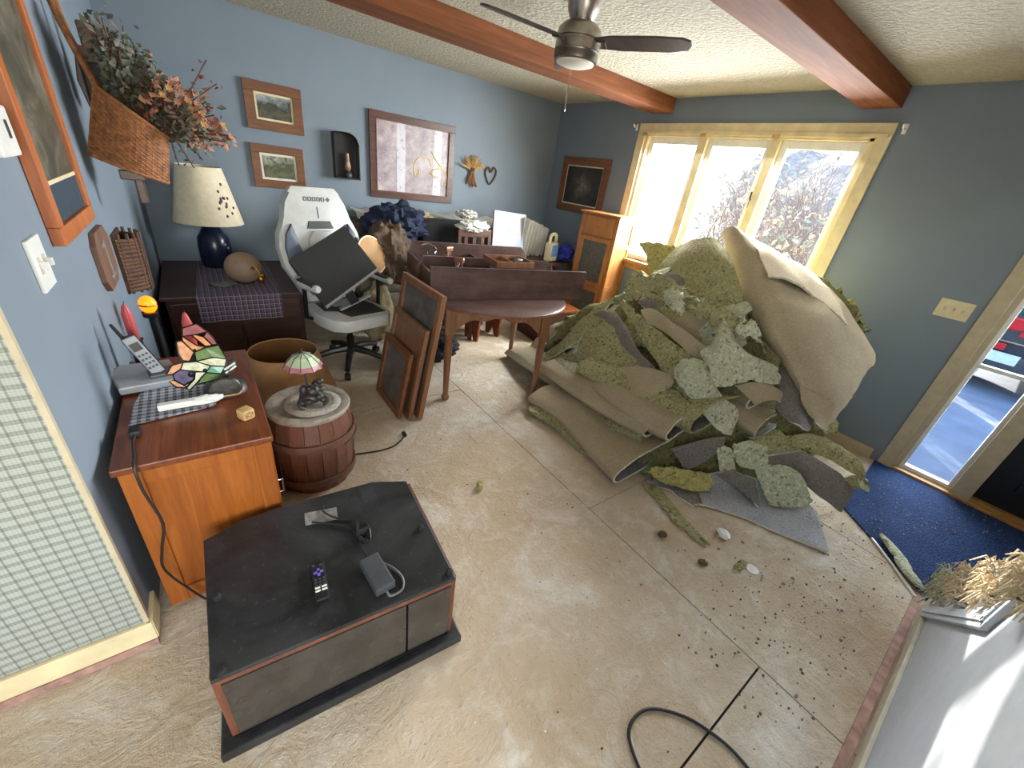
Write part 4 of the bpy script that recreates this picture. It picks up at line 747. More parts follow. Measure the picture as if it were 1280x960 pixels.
# ------------------------------------------------------------------ gaming chair
gc = thing('gaming_chair', 'white and black gaming chair with winged backrest', 'chair', (0.86, 3.2, 0), 0.26)
MB_ = TR(0, 0.23, 0.50) @ RX(-0.20)                 # backrest frame: x across, z up, front towards -y
def back_prism(poly, y0, y1, bev=0.02): return B().prism(poly, -y1, -y0, 0, MB_ @ RX(PI / 2), bev)
outl = [(-0.19, 0.0), (0.19, 0.0), (0.24, 0.12), (0.32, 0.28), (0.335, 0.42), (0.315, 0.52), (0.26, 0.62), (0.215, 0.72), (0.20, 0.80), (0.165, 0.84), (-0.165, 0.84), (-0.20, 0.80), (-0.215, 0.72), (-0.26, 0.62), (-0.315, 0.52), (-0.335, 0.42), (-0.32, 0.28), (-0.24, 0.12)]
obj('backrest', back_prism(outl, 0.0, 0.085, 0.016), 'white_leather', gc, True)
for s in (-1, 1):
    pl = [(s * 0.16, 0.05), (s * 0.21, 0.12), (s * 0.285, 0.29), (s * 0.298, 0.41), (s * 0.275, 0.51), (s * 0.225, 0.58), (s * 0.19, 0.40), (s * 0.165, 0.22)]
    obj('side_bolster', back_prism(pl if s > 0 else list(reversed(pl)), -0.03, 0.02, 0.012), 'grey_leather', gc, True)
obj('back_cushion', back_prism([(-0.13, 0.04), (0.13, 0.04), (0.145, 0.30), (0.115, 0.47), (0.07, 0.53), (-0.07, 0.53), (-0.115, 0.47), (-0.145, 0.30)], -0.035, 0.02, 0.02), 'white_leather', gc, True)
obj('head_opening', back_prism([(-0.105, 0.545), (0.105, 0.545), (0.085, 0.60), (-0.085, 0.60)], -0.008, 0.02, 0.004), 'black_leather', gc)
obj('seam', back_prism([(-0.003, 0.62), (0.003, 0.62), (0.003, 0.70), (-0.003, 0.70)], -0.004, 0.0, 0.0), 'grey_leather', gc)
lg = B()                                             # stitched emblem: row of small block characters
def stroke(x, z, w, h): lg.box((x, -0.002, z), (w, 0.004, h), 0, MB_)
x = -0.082
for ch_ in ('O', 'o', 'Z', 'X', 'O'):
    stroke(x - .010, .755, .005, .024); stroke(x + .010, .755, .005, .024); stroke(x, .767, .022, .005); stroke(x, .743, .022, .005); x += 0.034
lg.prism([(x - .008, .755), (x + .008, .738), (x + .024, .755), (x + .008, .772)], 0.0, 0.004, 0, MB_ @ RX(PI / 2))
obj('stitched_emblem', lg, 'dark_grey_plastic', gc)
seat = [(-0.20, 0.26), (-0.26, 0.16), (-0.275, -0.05), (-0.25, -0.20), (-0.17, -0.275), (0.17, -0.275), (0.25, -0.20), (0.275, -0.05), (0.26, 0.16), (0.20, 0.26)]
obj('seat', B().prism(seat, 0.395, 0.495, 0, None, 0.03), 'white_leather', gc, True)
obj('seat_insert', B().prism([(-0.17, 0.2), (-0.20, 0.0), (-0.12, -0.05), (-0.10, -0.20), (0.20, -0.20), (0.215, 0.0), (0.17, 0.2), (0.11, 0.2), (0.12, 0.03), (-0.1, 0.04), (-0.1, 0.2)], 0.48, 0.501, 0, None, 0.004), 'black_leather', gc)
for s in (-1, 1):
    a_ = obj('armrest', B().tube(smooth_path([(s * 0.30, -0.14, 0.71), (s * 0.315, -0.05, 0.705), (s * 0.315, 0.08, 0.70), (s * 0.29, 0.16, 0.715)], 5), [0.022] + [0.028] * 14 + [0.02], 10), 'white_leather', gc, True)
    obj('arm_pad', B().box((s * 0.31, 0.0, 0.725), (0.05, 0.22, 0.02), 0, None, 0.008), 'black_leather', a_); obj('arm_post', B().tube([(s * 0.31, 0.05, 0.70), (s * 0.31, 0.06, 0.45), (s * 0.2, 0.06, 0.40)], 0.016, 8), 'black_metal', a_)
obj('gas_lift', B().lathe([(0.03, 0.12), (0.03, 0.25), (0.02, 0.25), (0.02, 0.38)], 16), 'black_metal', gc); obj('tilt_plate', B().bx(-0.13, 0.13, -0.1, 0.12, 0.365, 0.395, 0, None, 0.006), 'black_metal', gc)
for k in range(5):
    a = 2 * PI * k / 5 + 0.3; e = (0.31 * math.cos(a), 0.31 * math.sin(a)); lg_ = obj('base_leg', B().tube([(0, 0, 0.15), (e[0] * .5, e[1] * .5, 0.13), (e[0], e[1], 0.085)], [0.032, 0.026, 0.02], 8), 'black_plastic', gc)
    obj('caster', B().lathe([(0.027, -0.022), (0.03, -0.015), (0.03, 0.015), (0.027, 0.022)], 14, 0, TR(e[0], e[1], 0.031) @ RZ(a) @ RX(PI / 2)).tube([(e[0], e[1], .03), (e[0], e[1], .09)], .008, 6), 'black_plastic', lg_)
# flat screen lying across the chair
def slab(p00, p10, p11, p01, th):
    a, b_, c, d = map(Vector, (p00, p10, p11, p01)); n = (b_ - a).cross(d - a).normalized(); o = (a + b_ + c + d) / 4
    V = [a, b_, c, d, a - n * th, b_ - n * th, c - n * th, d - n * th]; b = B(); b._new([v - o for v in V], [(0, 1, 2, 3), (7, 6, 5, 4), (0, 4, 5, 1), (1, 5, 6, 2), (2, 6, 7, 3), (3, 7, 4, 0)], 0, None); return b, o, n
P0, P1, P2, P3 = (0.66, 3.05, 0.565), (1.10, 3.20, 0.80), (0.925, 3.43, 1.08), (0.485, 3.28, 0.845)
b, o_, n_ = slab(P0, P1, P2, P3, 0.03)
mo = thing('computer_monitor', 'black flat monitor resting tilted across the white chair', 'monitor', o_); obj('back_shell', b, 'black_leather', mo)
ex = (Vector(P1) - Vector(P0)).normalized(); b = B().tube([Vector(P0) - o_ - n_ * .012, Vector(P1) - o_ - n_ * .012], 0.014, 6); obj('bottom_bezel', b, 'silver_plastic', mo)
mid = Vector(P0).lerp(Vector(P1), 0.42) - o_; obj('stand_neck', B().box((0, 0, 0), (0.07, 0.02, 0.10), 0, TR(*(mid + Vector((0.02, 0.0, -0.06)))) @ RY(-0.45), 0.004), 'black_plastic', mo)
obj('stand_foot', B().box((0, 0, 0), (0.26, 0.05, 0.012), 0, TR(*(mid + Vector((0.05, 0.02, -0.105)))) @ RY(-0.42), 0.004), 'silver_plastic', mo)
ds = thing('wooden_drum', 'round tan wooden drum head wedged behind the monitor', 'drum', (1.16, 3.50, 0.84), 0, None, (1.25, 0.0, 0.5))
obj('head', B().lathe([(0.15, -0.03), (0.155, 0.0), (0.14, 0.012)], 28), 'parchment', ds, True); obj('hoop', B().tube([(0.155 * math.cos(g * PI / 14), 0.155 * math.sin(g * PI / 14), 0.0) for g in range(28)], 0.007, 6, 0, None, True), 'jug_cream', ds)

# ------------------------------------------------------------------ pictures leaning against the table
lean = math.atan2(0.16, 0.86)
def leaner(label, x, y, w, h, fm, am, fw, dp, ang):
    t = picture('framed_picture', label, w, h, (x, y, 0.0), PI / 2, fm, am, fw, dp, 0.02, 'art_lean'); t.rotation_euler = (0, 0, 0)
    t.matrix_world = TR(x, y, 0.004) @ RY(ang) @ RZ(-PI / 2); return t
leaner('tallest leaning framed picture, grey print, propped against the table', 1.035, 2.47, 0.62, 0.885, 'frame_lean', 'art_lean', 0.05, 0.035, 0.16)
leaner('middle leaning frame with plain wooden back between two others', 0.965, 2.44, 0.52, 0.66, 'frame_lean', 'frame_lean', 0.04, 0.03, 0.17)
leaner('smallest leaning orange brown frame at the front of the three', 0.905, 2.45, 0.44, 0.48, 'frame_brown', 'art_lean', 0.05, 0.025, 0.18)

# ------------------------------------------------------------------ table and bookcase lying on it
tb = thing('drop_leaf_table', 'round brown drop leaf table with turned legs and scalloped apron', 'table', (1.79, 2.59, 0), -0.385)
obj('table_top', B().lathe([(0.60, 0.742), (0.612, 0.748), (0.612, 0.762), (0.60, 0.768)], 48), 'table_top', tb, True)
obj('top_edge', B().lathe([(0.59, 0.738), (0.614, 0.745), (0.615, 0.756), (0.60, 0.757)], 48, 0, None, False), 'table_wood', tb, True)
legp = [(0.022, 0.0), (0.03, 0.015), (0.03, 0.035), (0.018, 0.05), (0.021, 0.10), (0.03, 0.45), (0.026, 0.50), (0.032, 0.52), (0.032, 0.545)]
for sx in (-1, 1):
    for sy in (-1, 1):
        l_ = obj('leg', B().lathe(legp, 16, 0, TR(sx * .355, sy * .40, 0)), 'table_wood', tb, True); obj('leg_block', B().bx(sx * .355 - .033, sx * .355 + .033, sy * .40 - .033, sy * .40 + .033, 0.545, 0.742, 0, None, 0.003), 'table_wood', l_)
def apron(L):
    p = [(-L, 0.742), (-L, 0.58)]
    for i in range(21): u = -1 + i / 10; p.append((u * L * .98, 0.585 + 0.085 * max(0.0, (1 - abs(u) ** 2.6)) + 0.012 * math.cos(u * 9.4)))
    return list(reversed(p + [(L, 0.58), (L, 0.742)]))
for sy in (-1, 1): obj('apron', B().prism(apron(0.32), -0.01, 0.01, 0, TR(0, sy * .40, 0) @ RX(PI / 2)), 'table_wood', tb)
for sx in (-1, 1): obj('apron', B().prism(apron(0.365), -0.01, 0.01, 0, TR(sx * .355, 0, 0) @ RZ(PI / 2) @ RX(PI / 2)), 'table_wood', tb)
bc = thing('bookcase', 'dark stained open bookcase lying on its back on the table', 'bookcase', (1.20, 2.455, 0.7685), -0.183)
def side_board(x0, x1, y, h, curve):
    p = [(x0, 0.0), (x1, 0.0)]
    if curve: p += [(x1, h * .35), (x1 - .03, h * .75), (x1 - .09, h)]
    else: p += [(x1, h)]
    p += [(x0 + (0.04 if curve else 0), h)] + ([(x0, h * .6)] if curve else [])
    return B().prism(p, -0.011, 0.011, 0, TR(0, y, 0) @ RX(PI / 2), 0.003)
obj('side_board', side_board(0.0, 1.275, 0.012, 0.225, False), 'dark_wood', bc); obj('divider', side_board(0.03, 1.27, 0.48, 0.20, True), 'dark_wood', bc); obj('side_board', side_board(0.06, 1.24, 0.95, 0.225, True), 'dark_wood', bc)
obj('back_panel', B().bx(0.01, 1.25, 0.025, 0.94, 0.0, 0.012), 'dark_wood', bc)
for x_ in (0.05, 0.62): obj('shelf', B().bx(x_, x_ + .02, 0.024, 0.468, 0.012, 0.14).bx(x_, x_ + .02, 0.492, 0.94, 0.012, 0.14), 'dark_wood', bc)
def inBC(x, y, z): v = RZ(-0.183) @ Vector((x, y, 0)); return (1.20 + v.x, 2.455 + v.y, 0.7685 + z)
def spray(label, p, rz, cm):
    t = thing('spray_bottle', label, 'bottle', p, rz); obj('bottle', B().lathe([(0.042, 0), (0.045, 0.01), (0.043, 0.08), (0.025, 0.13), (0.014, 0.16), (0.014, 0.185)], 18), cm, t, True)
    obj('nozzle', B().bx(-0.016, 0.016, -0.05, 0.025, 0.205, 0.24, 0, None, 0.006).bx(-0.014, 0.014, -0.014, 0.014, 0.185, 0.21).tube([(0, -0.03, 0.205), (0, -0.042, 0.17)], 0.006, 6), 'copper', t); return t
M['copper'] = plain('copper', (150, 104, 84), 0.3, 0.1, 20.0, 0.7); M['clear_bottle'] = plain('clear_bottle', (158, 152, 142), 0.2, 0.1)
spray('clear spray bottle with copper nozzle in the bookcase front bay', inBC(0.26, 0.22, 0.0125), 0.6, 'clear_bottle'); spray('copper topped spray bottle in the rear bay of the bookcase', inBC(0.30, 0.60, 0.0125), 1.9, 'glass_bottle')
tr = thing('wooden_tray', 'shallow wooden tray holding dark carved pieces across the bookcase', 'tray', inBC(0.70, 0.27, 0.205), -0.15)
obj('tray_floor', B().bx(-0.16, 0.16, -0.12, 0.12, 0, 0.012), 'frame_brown', tr); b = B()
for (x0, x1, y0, y1) in ((-.16, .16, -.13, -.115), (-.16, .16, .115, .13), (-.165, -.15, -.13, .13), (.15, .165, -.13, .13)): b.bx(x0, x1, y0, y1, 0, 0.045, 0, None, 0.003)
obj('tray_wall', b, 'frame_lean', tr); obj('tray_divider', B().bx(-0.02, -0.01, -0.115, 0.115, 0.012, 0.04), 'frame_lean', tr)
tag(obj('carved_piece', B().ell((0, 0, 0.02), (0.07, 0.03, 0.02), 0, None, 16, 10, lambda d: 1 + .3 * noise.noise(d * 3)), 'iron', None, True, inBC(0.76, 0.27, 0.217)), 'dark carved oval piece lying in the wooden tray', 'ornament')
db = thing('dark_bottle', 'small dark glass bottle with silver cap in the bookcase', 'bottle', inBC(1.04, 0.2, 0.0125)); obj('bottle', B().lathe([(0.03, 0), (0.032, 0.1), (0.03, 0.15), (0.012, 0.18), (0.012, 0.2)], 16), 'car_glass', db, True); obj('cap', B().lathe([(0.015, 0.2), (0.015, 0.23)], 14), 'chrome', db)
tag(obj('chrome_handle', B().tube(smooth_path([(-0.06, 0, 0.21), (0.0, 0.01, 0.225), (0.06, 0.0, 0.20), (0.075, 0.0, 0.17), (0.05, -0.01, 0.15)], 5), 0.010, 8).tube([(-.02, -.02, .17), (.06, -.05, .013)], .012, 8), 'chrome', None, True, inBC(0.20, 0.83, 0.0)), 'bent chrome handle tool in the rear bay of the bookcase', 'tool')

# ------------------------------------------------------------------ tall oak cabinet by the window
tc = thing('tall_cabinet', 'tall narrow oak cabinet with one drawer and punched tin doors', 'cabinet', (3.60, 3.235, 0), -PI / 2 + 0.13)
W_, D2, H_ = 0.50, 0.34, 1.365
obj('carcass', B().bx(-W_ / 2 + .012, W_ / 2 - .012, 0.012, D2 - .012, 0.04, H_ - .02), 'oak', tc)
b = B()
for sx in (-1, 1):
    for (y0, y1) in ((0, .035), (D2 - .035, D2)): b.bx(sx * W_ / 2, sx * (W_ / 2 - .04), y0, y1, 0, H_ - .02, 0, None, .003)
    for (z0, z1) in ((.06, .12), (.55, .60), (1.02, 1.07), (1.28, 1.345)): b.bx(sx * W_ / 2, sx * (W_ / 2 - .016), .035, D2 - .035, z0, z1)
obj('face_frame', b, 'oak', tc); obj('top_board', B().bx(-W_ / 2 - .025, W_ / 2 + .025, -.025, D2 + .01, H_ - .02, H_, 0, None, .006), 'oak', tc)
dr = obj('drawer', B().bx(-W_ / 2 + .045, W_ / 2 - .045, -.008, .02, 1.13, 1.325, 0, None, .004), 'oak', tc); obj('knob', B().lathe([(.008, 0), (.008, .015), (.018, .024), (.012, .034)], 14, 0, TR(0, -.006, 1.225) @ RX(PI / 2)), 'oak', dr, True)
M['tin'] = plain('tin', (96, 92, 84), 0.55, 0.15, 25.0, 0.3)
for (z0, z1) in ((.58, 1.11), (.08, .56)):
    q = B(); e = .045
    for (x0, x1, a, c) in ((-W_ / 2 + .045, W_ / 2 - .045, z1 - e, z1), (-W_ / 2 + .045, W_ / 2 - .045, z0, z0 + e), (-W_ / 2 + .045, -W_ / 2 + .045 + e, z0 + e, z1 - e), (W_ / 2 - .045 - e, W_ / 2 - .045, z0 + e, z1 - e)): q.bx(x0, x1, -.006, .014, a, c, 0, None, .003)
    do_ = obj('door', q, 'oak', tc); obj('tin_panel', B().bx(-W_ / 2 + .09, W_ / 2 - .09, .0, .008, z0 + e, z1 - e), 'tin', do_)
# low dark trunk between cabinet and table
bx_ = thing('storage_box', 'low dark wooden box with drilled holes below the tall cabinet', 'box', (3.06, 3.22, 0), -0.1)
obj('box_body', B().bx(-.25, .25, -.22, .22, 0, .34, 0, None, .004), 'chest_wood', bx_); obj('box_lid', B().bx(-.27, .27, -.24, .24, .34, .365, 0, None, .005), 'red_wood', bx_)
for k in range(5): obj('drilled_hole', B().lathe([(.012, 0), (.012, .004)], 10, 0, TR(-.16 + .08 * k, -.219, .2) @ RX(PI / 2)), 'black_plastic', bx_)
nt_ = thing('step_stool', 'reddish wooden stool with slanted legs under the table', 'stool', (2.30, 3.40, 0), 0.15)
obj('stool_top', B().bx(-.22, .22, -.14, .14, .33, .355, 0, None, .005), 'red_wood', nt_)
for s in (-1, 1): obj('leg_board', B().prism([(-.10, 0), (-.05, 0), (0, .1), (.05, 0), (.10, 0), (.13, .33), (-.13, .33)], -.011, .011, 0, TR(s * .15, 0, 0) @ RZ(PI / 2) @ RX(PI / 2)), 'red_wood', nt_)
obj('stool_apron', B().bx(-.2, .2, -.13, -.115, .26, .33), 'red_wood', nt_)
for k in range(4):
    z = 0.02 + 0.025 * k; tag(obj('metal_rod', B().tube([(-.35, 0, 0), (.35, .02, 0)], .010, 8), 'steel' if k % 2 else 'grey_cable', None, True, (1.62, 3.45 + .05 * k, z), (0, 0, -.2 + .05 * k)), 'long grey metal rod lying on the floor behind the leaning pictures', 'rod', 'metal rods under the table')

# ------------------------------------------------------------------ sofa with clutter
sf = thing('sofa', 'brown upholstered sofa along the back wall buried in clothes', 'sofa', (2.15, 4.2, 0))
obj('seat_base', B().bx(-1.02, 1.02, -.42, .38, .06, .42, 0, None, .03), 'sofa_cloth', sf); obj('back_cushion', B().bx(-1.0, 1.0, .08, .39, .40, 1.0, 0, None, .07), 'sofa_cloth', sf, True)
for s in (-1, 1): obj('arm', B().bx(s * 1.02, s * .84, -.42, .38, .06, .62, 0, None, .05), 'sofa_cloth', sf, True)
for x_ in (-.5, .5): obj('seat_cushion', B().bx(x_ - .32, x_ + .32, -.43, .10, .42, .54, 0, None, .05), 'sofa_cloth', sf, True)
def drape(name, label, cat, cx, cy, cz, rx, ry, rz_, m, seed, amp=0.28, fr_=2.4, n=64):
    b = B().ell((0, 0, 0), (rx, ry, rz_), 0, None, n, n // 2 + 4, lambda d: 1 - amp * .5 * abs(noise.noise(d * fr_ * 1.9 + Vector((seed, seed, 3)))) - amp * .1 * abs(noise.noise(d * fr_ * 4.1 + Vector((seed, 2, 3)))) + amp * noise.noise(d * fr_ + Vector((seed, 0, 0))) + amp * .45 * noise.noise(d * fr_ * 2.7 + Vector((0, seed, 0))))
    return tag(obj(name, b, m, None, True, (cx, cy, cz)), label, cat)
def throw(u, v):
    x = 1.28 + 2.0 * u; s = v
    if s < .35: y = 4.585 - .03; z = 1.0 + (.07 - .02 * s) - 0.0
    y = 4.56 - .30 * s; z = 1.085 + .012 * math.sin(x * 26) - (0.0 if s < .8 else .05 * (s - .8) / .2) - 0.02 * s
    return (x, y, z)
tag(obj('lace_throw', B().grid(throw, 60, 10, 0, 0.006), 'white_cloth', None, True), 'white lace throw along the top of the sofa back', 'throw')
drape('dark_jacket', 'navy and black jackets heaped at the sofa end beside the chair', 'clothes', 1.58, 4.02, 1.03, .30, .26, .17, 'navy_cloth', 1.3, .38, 2.8)
drape('brown_coat', 'brown coat hanging over the bookcase corner', 'clothes', 1.38, 3.72, .80, .22, .22, .28, 'brown_cloth', 4.1, .34, 2.2)
drape('khaki_trousers', 'khaki trousers lying on the dark jackets', 'clothes', 1.84, 4.12, 1.09, .16, .10, .07, 'khaki_cloth', 6.2, .3, 3.0)
bgb = B().bx(-.36, .36, -.13, .13, 0, .30, 0, None, .06); tag(obj('black_duffel', bgb, 'black_cloth', None, True, (2.16, 3.98, .80), (0, 0, -.08)), 'long black duffel bag on the sofa under the large print', 'bag')
drape('crumpled_paper', 'white crumpled cloth on top of the black duffel bag', 'cloth', 2.42, 4.12, 1.15, .12, .09, .05, 'white_cloth', 9.2, .45, 3.4)
ss = thing('side_chair', 'dark wooden side chair with slatted back next to the sofa', 'chair', (2.30, 3.54, 0))
obj('seat', B().bx(-.2, .2, -.2, .2, .43, .46, 0, None, .008), 'frame_dark', ss); obj('top_rail', B().bx(-.2, .2, .17, .195, .98, 1.06, 0, None, .01), 'frame_dark', ss)
for x_ in (-.1, 0, .1): obj('slat', B().bx(x_ - .02, x_ + .02, .175, .19, .46, .98), 'frame_dark', ss)
for sx in (-1, 1):
    obj('leg', B().bx(sx * .18 - .018, sx * .18 + .018, -.195, -.16, 0, .43), 'frame_dark', ss); obj('leg', B().bx(sx * .18 - .018, sx * .18 + .018, .165, .2, 0, 1.0), 'frame_dark', ss)
drape('white_shirt', 'white shirt draped over the side chair rail', 'clothes', 2.28, 3.72, 1.09, .17, .07, .055, 'white_cloth', 3.3, .4, 3.2)
M['art_sky'] = art('art_sky', [(0.3, (150, 176, 226)), (0.48, (196, 208, 238)), (0.58, (236, 200, 190)), (0.72, (226, 226, 240))], 3.0, 0.5)
cv = thing('canvas_print', 'pale blue and pink canvas print standing on the sofa', 'picture', (2.93, 3.97, .545), 0.0, None, (-0.14, 0.05, -0.05))
obj('canvas', B().bx(-.22, .22, -.018, 0, 0, .675, 0, None, .002), 'art_sky', cv); obj('stretcher', B().bx(-.22, .22, .0, .012, 0, .675), 'frame_dark', cv)
def pleat(u, v): x = 3.14 + .36 * u; return (x, 4.0 + .05 * math.sin(u * 44) * (0.4 + .6 * v) - .03 * v, .745 + .43 * v - .10 * u * v + .012 * math.sin(u * 30))
tag(obj('folded_curtain', B().grid(pleat, 90, 6, 0, .004), 'white_cloth', None, True), 'white pleated curtain standing folded beside the canvas print', 'curtain')
jg = thing('plastic_jug', 'cream plastic jug with blue label beside the folded curtain', 'jug', (3.40, 3.72, .74), .3)
obj('body', B().bx(-.085, .085, -.05, .05, 0, .22, 0, None, .03), 'jug_cream', jg, True); obj('handle', B().tube(smooth_path([(-.07, 0, .20), (-.06, 0, .29), (0, 0, .31), (.06, 0, .29), (.07, 0, .20)], 5), .018, 10), 'jug_cream', jg, True); obj('label_panel', B().bx(-.07, .07, -.053, -.049, .06, .19), 'blue_label', jg)
pb = thing('side_table', 'small dark side table carrying the jug and blue bag', 'table', (3.50, 3.80, 0)); obj('top', B().bx(-.30, .25, -.2, .32, .70, .735, 0, None, .006), 'frame_dark', pb)
for sx in (-1, 1):
    for sy in (-1, 1): obj('leg', B().bx(sx * .22 - .02, sx * .22 + .02, sy * .17 - .02, sy * .17 + .02, 0, .70), 'frame_dark', pb)
drape('blue_bag', 'crumpled blue plastic bag beside the tall oak cabinet', 'bag', 3.63, 3.72, .83, .12, .11, .10, 'blue_bag', 2.2, .35, 2.6)
drape('dark_bundle', 'black bag of cables on the floor behind the leaning pictures', 'bag', 1.55, 3.05, .13, .22, .18, .13, 'black_cloth', 7.7, .35, 2.6)
drape('tan_blanket', 'tan blanket piled on the floor behind the gaming chair', 'blanket', 1.24, 3.62, .28, .15, .13, .28, 'khaki_cloth', 8.8, .2, 2.2)
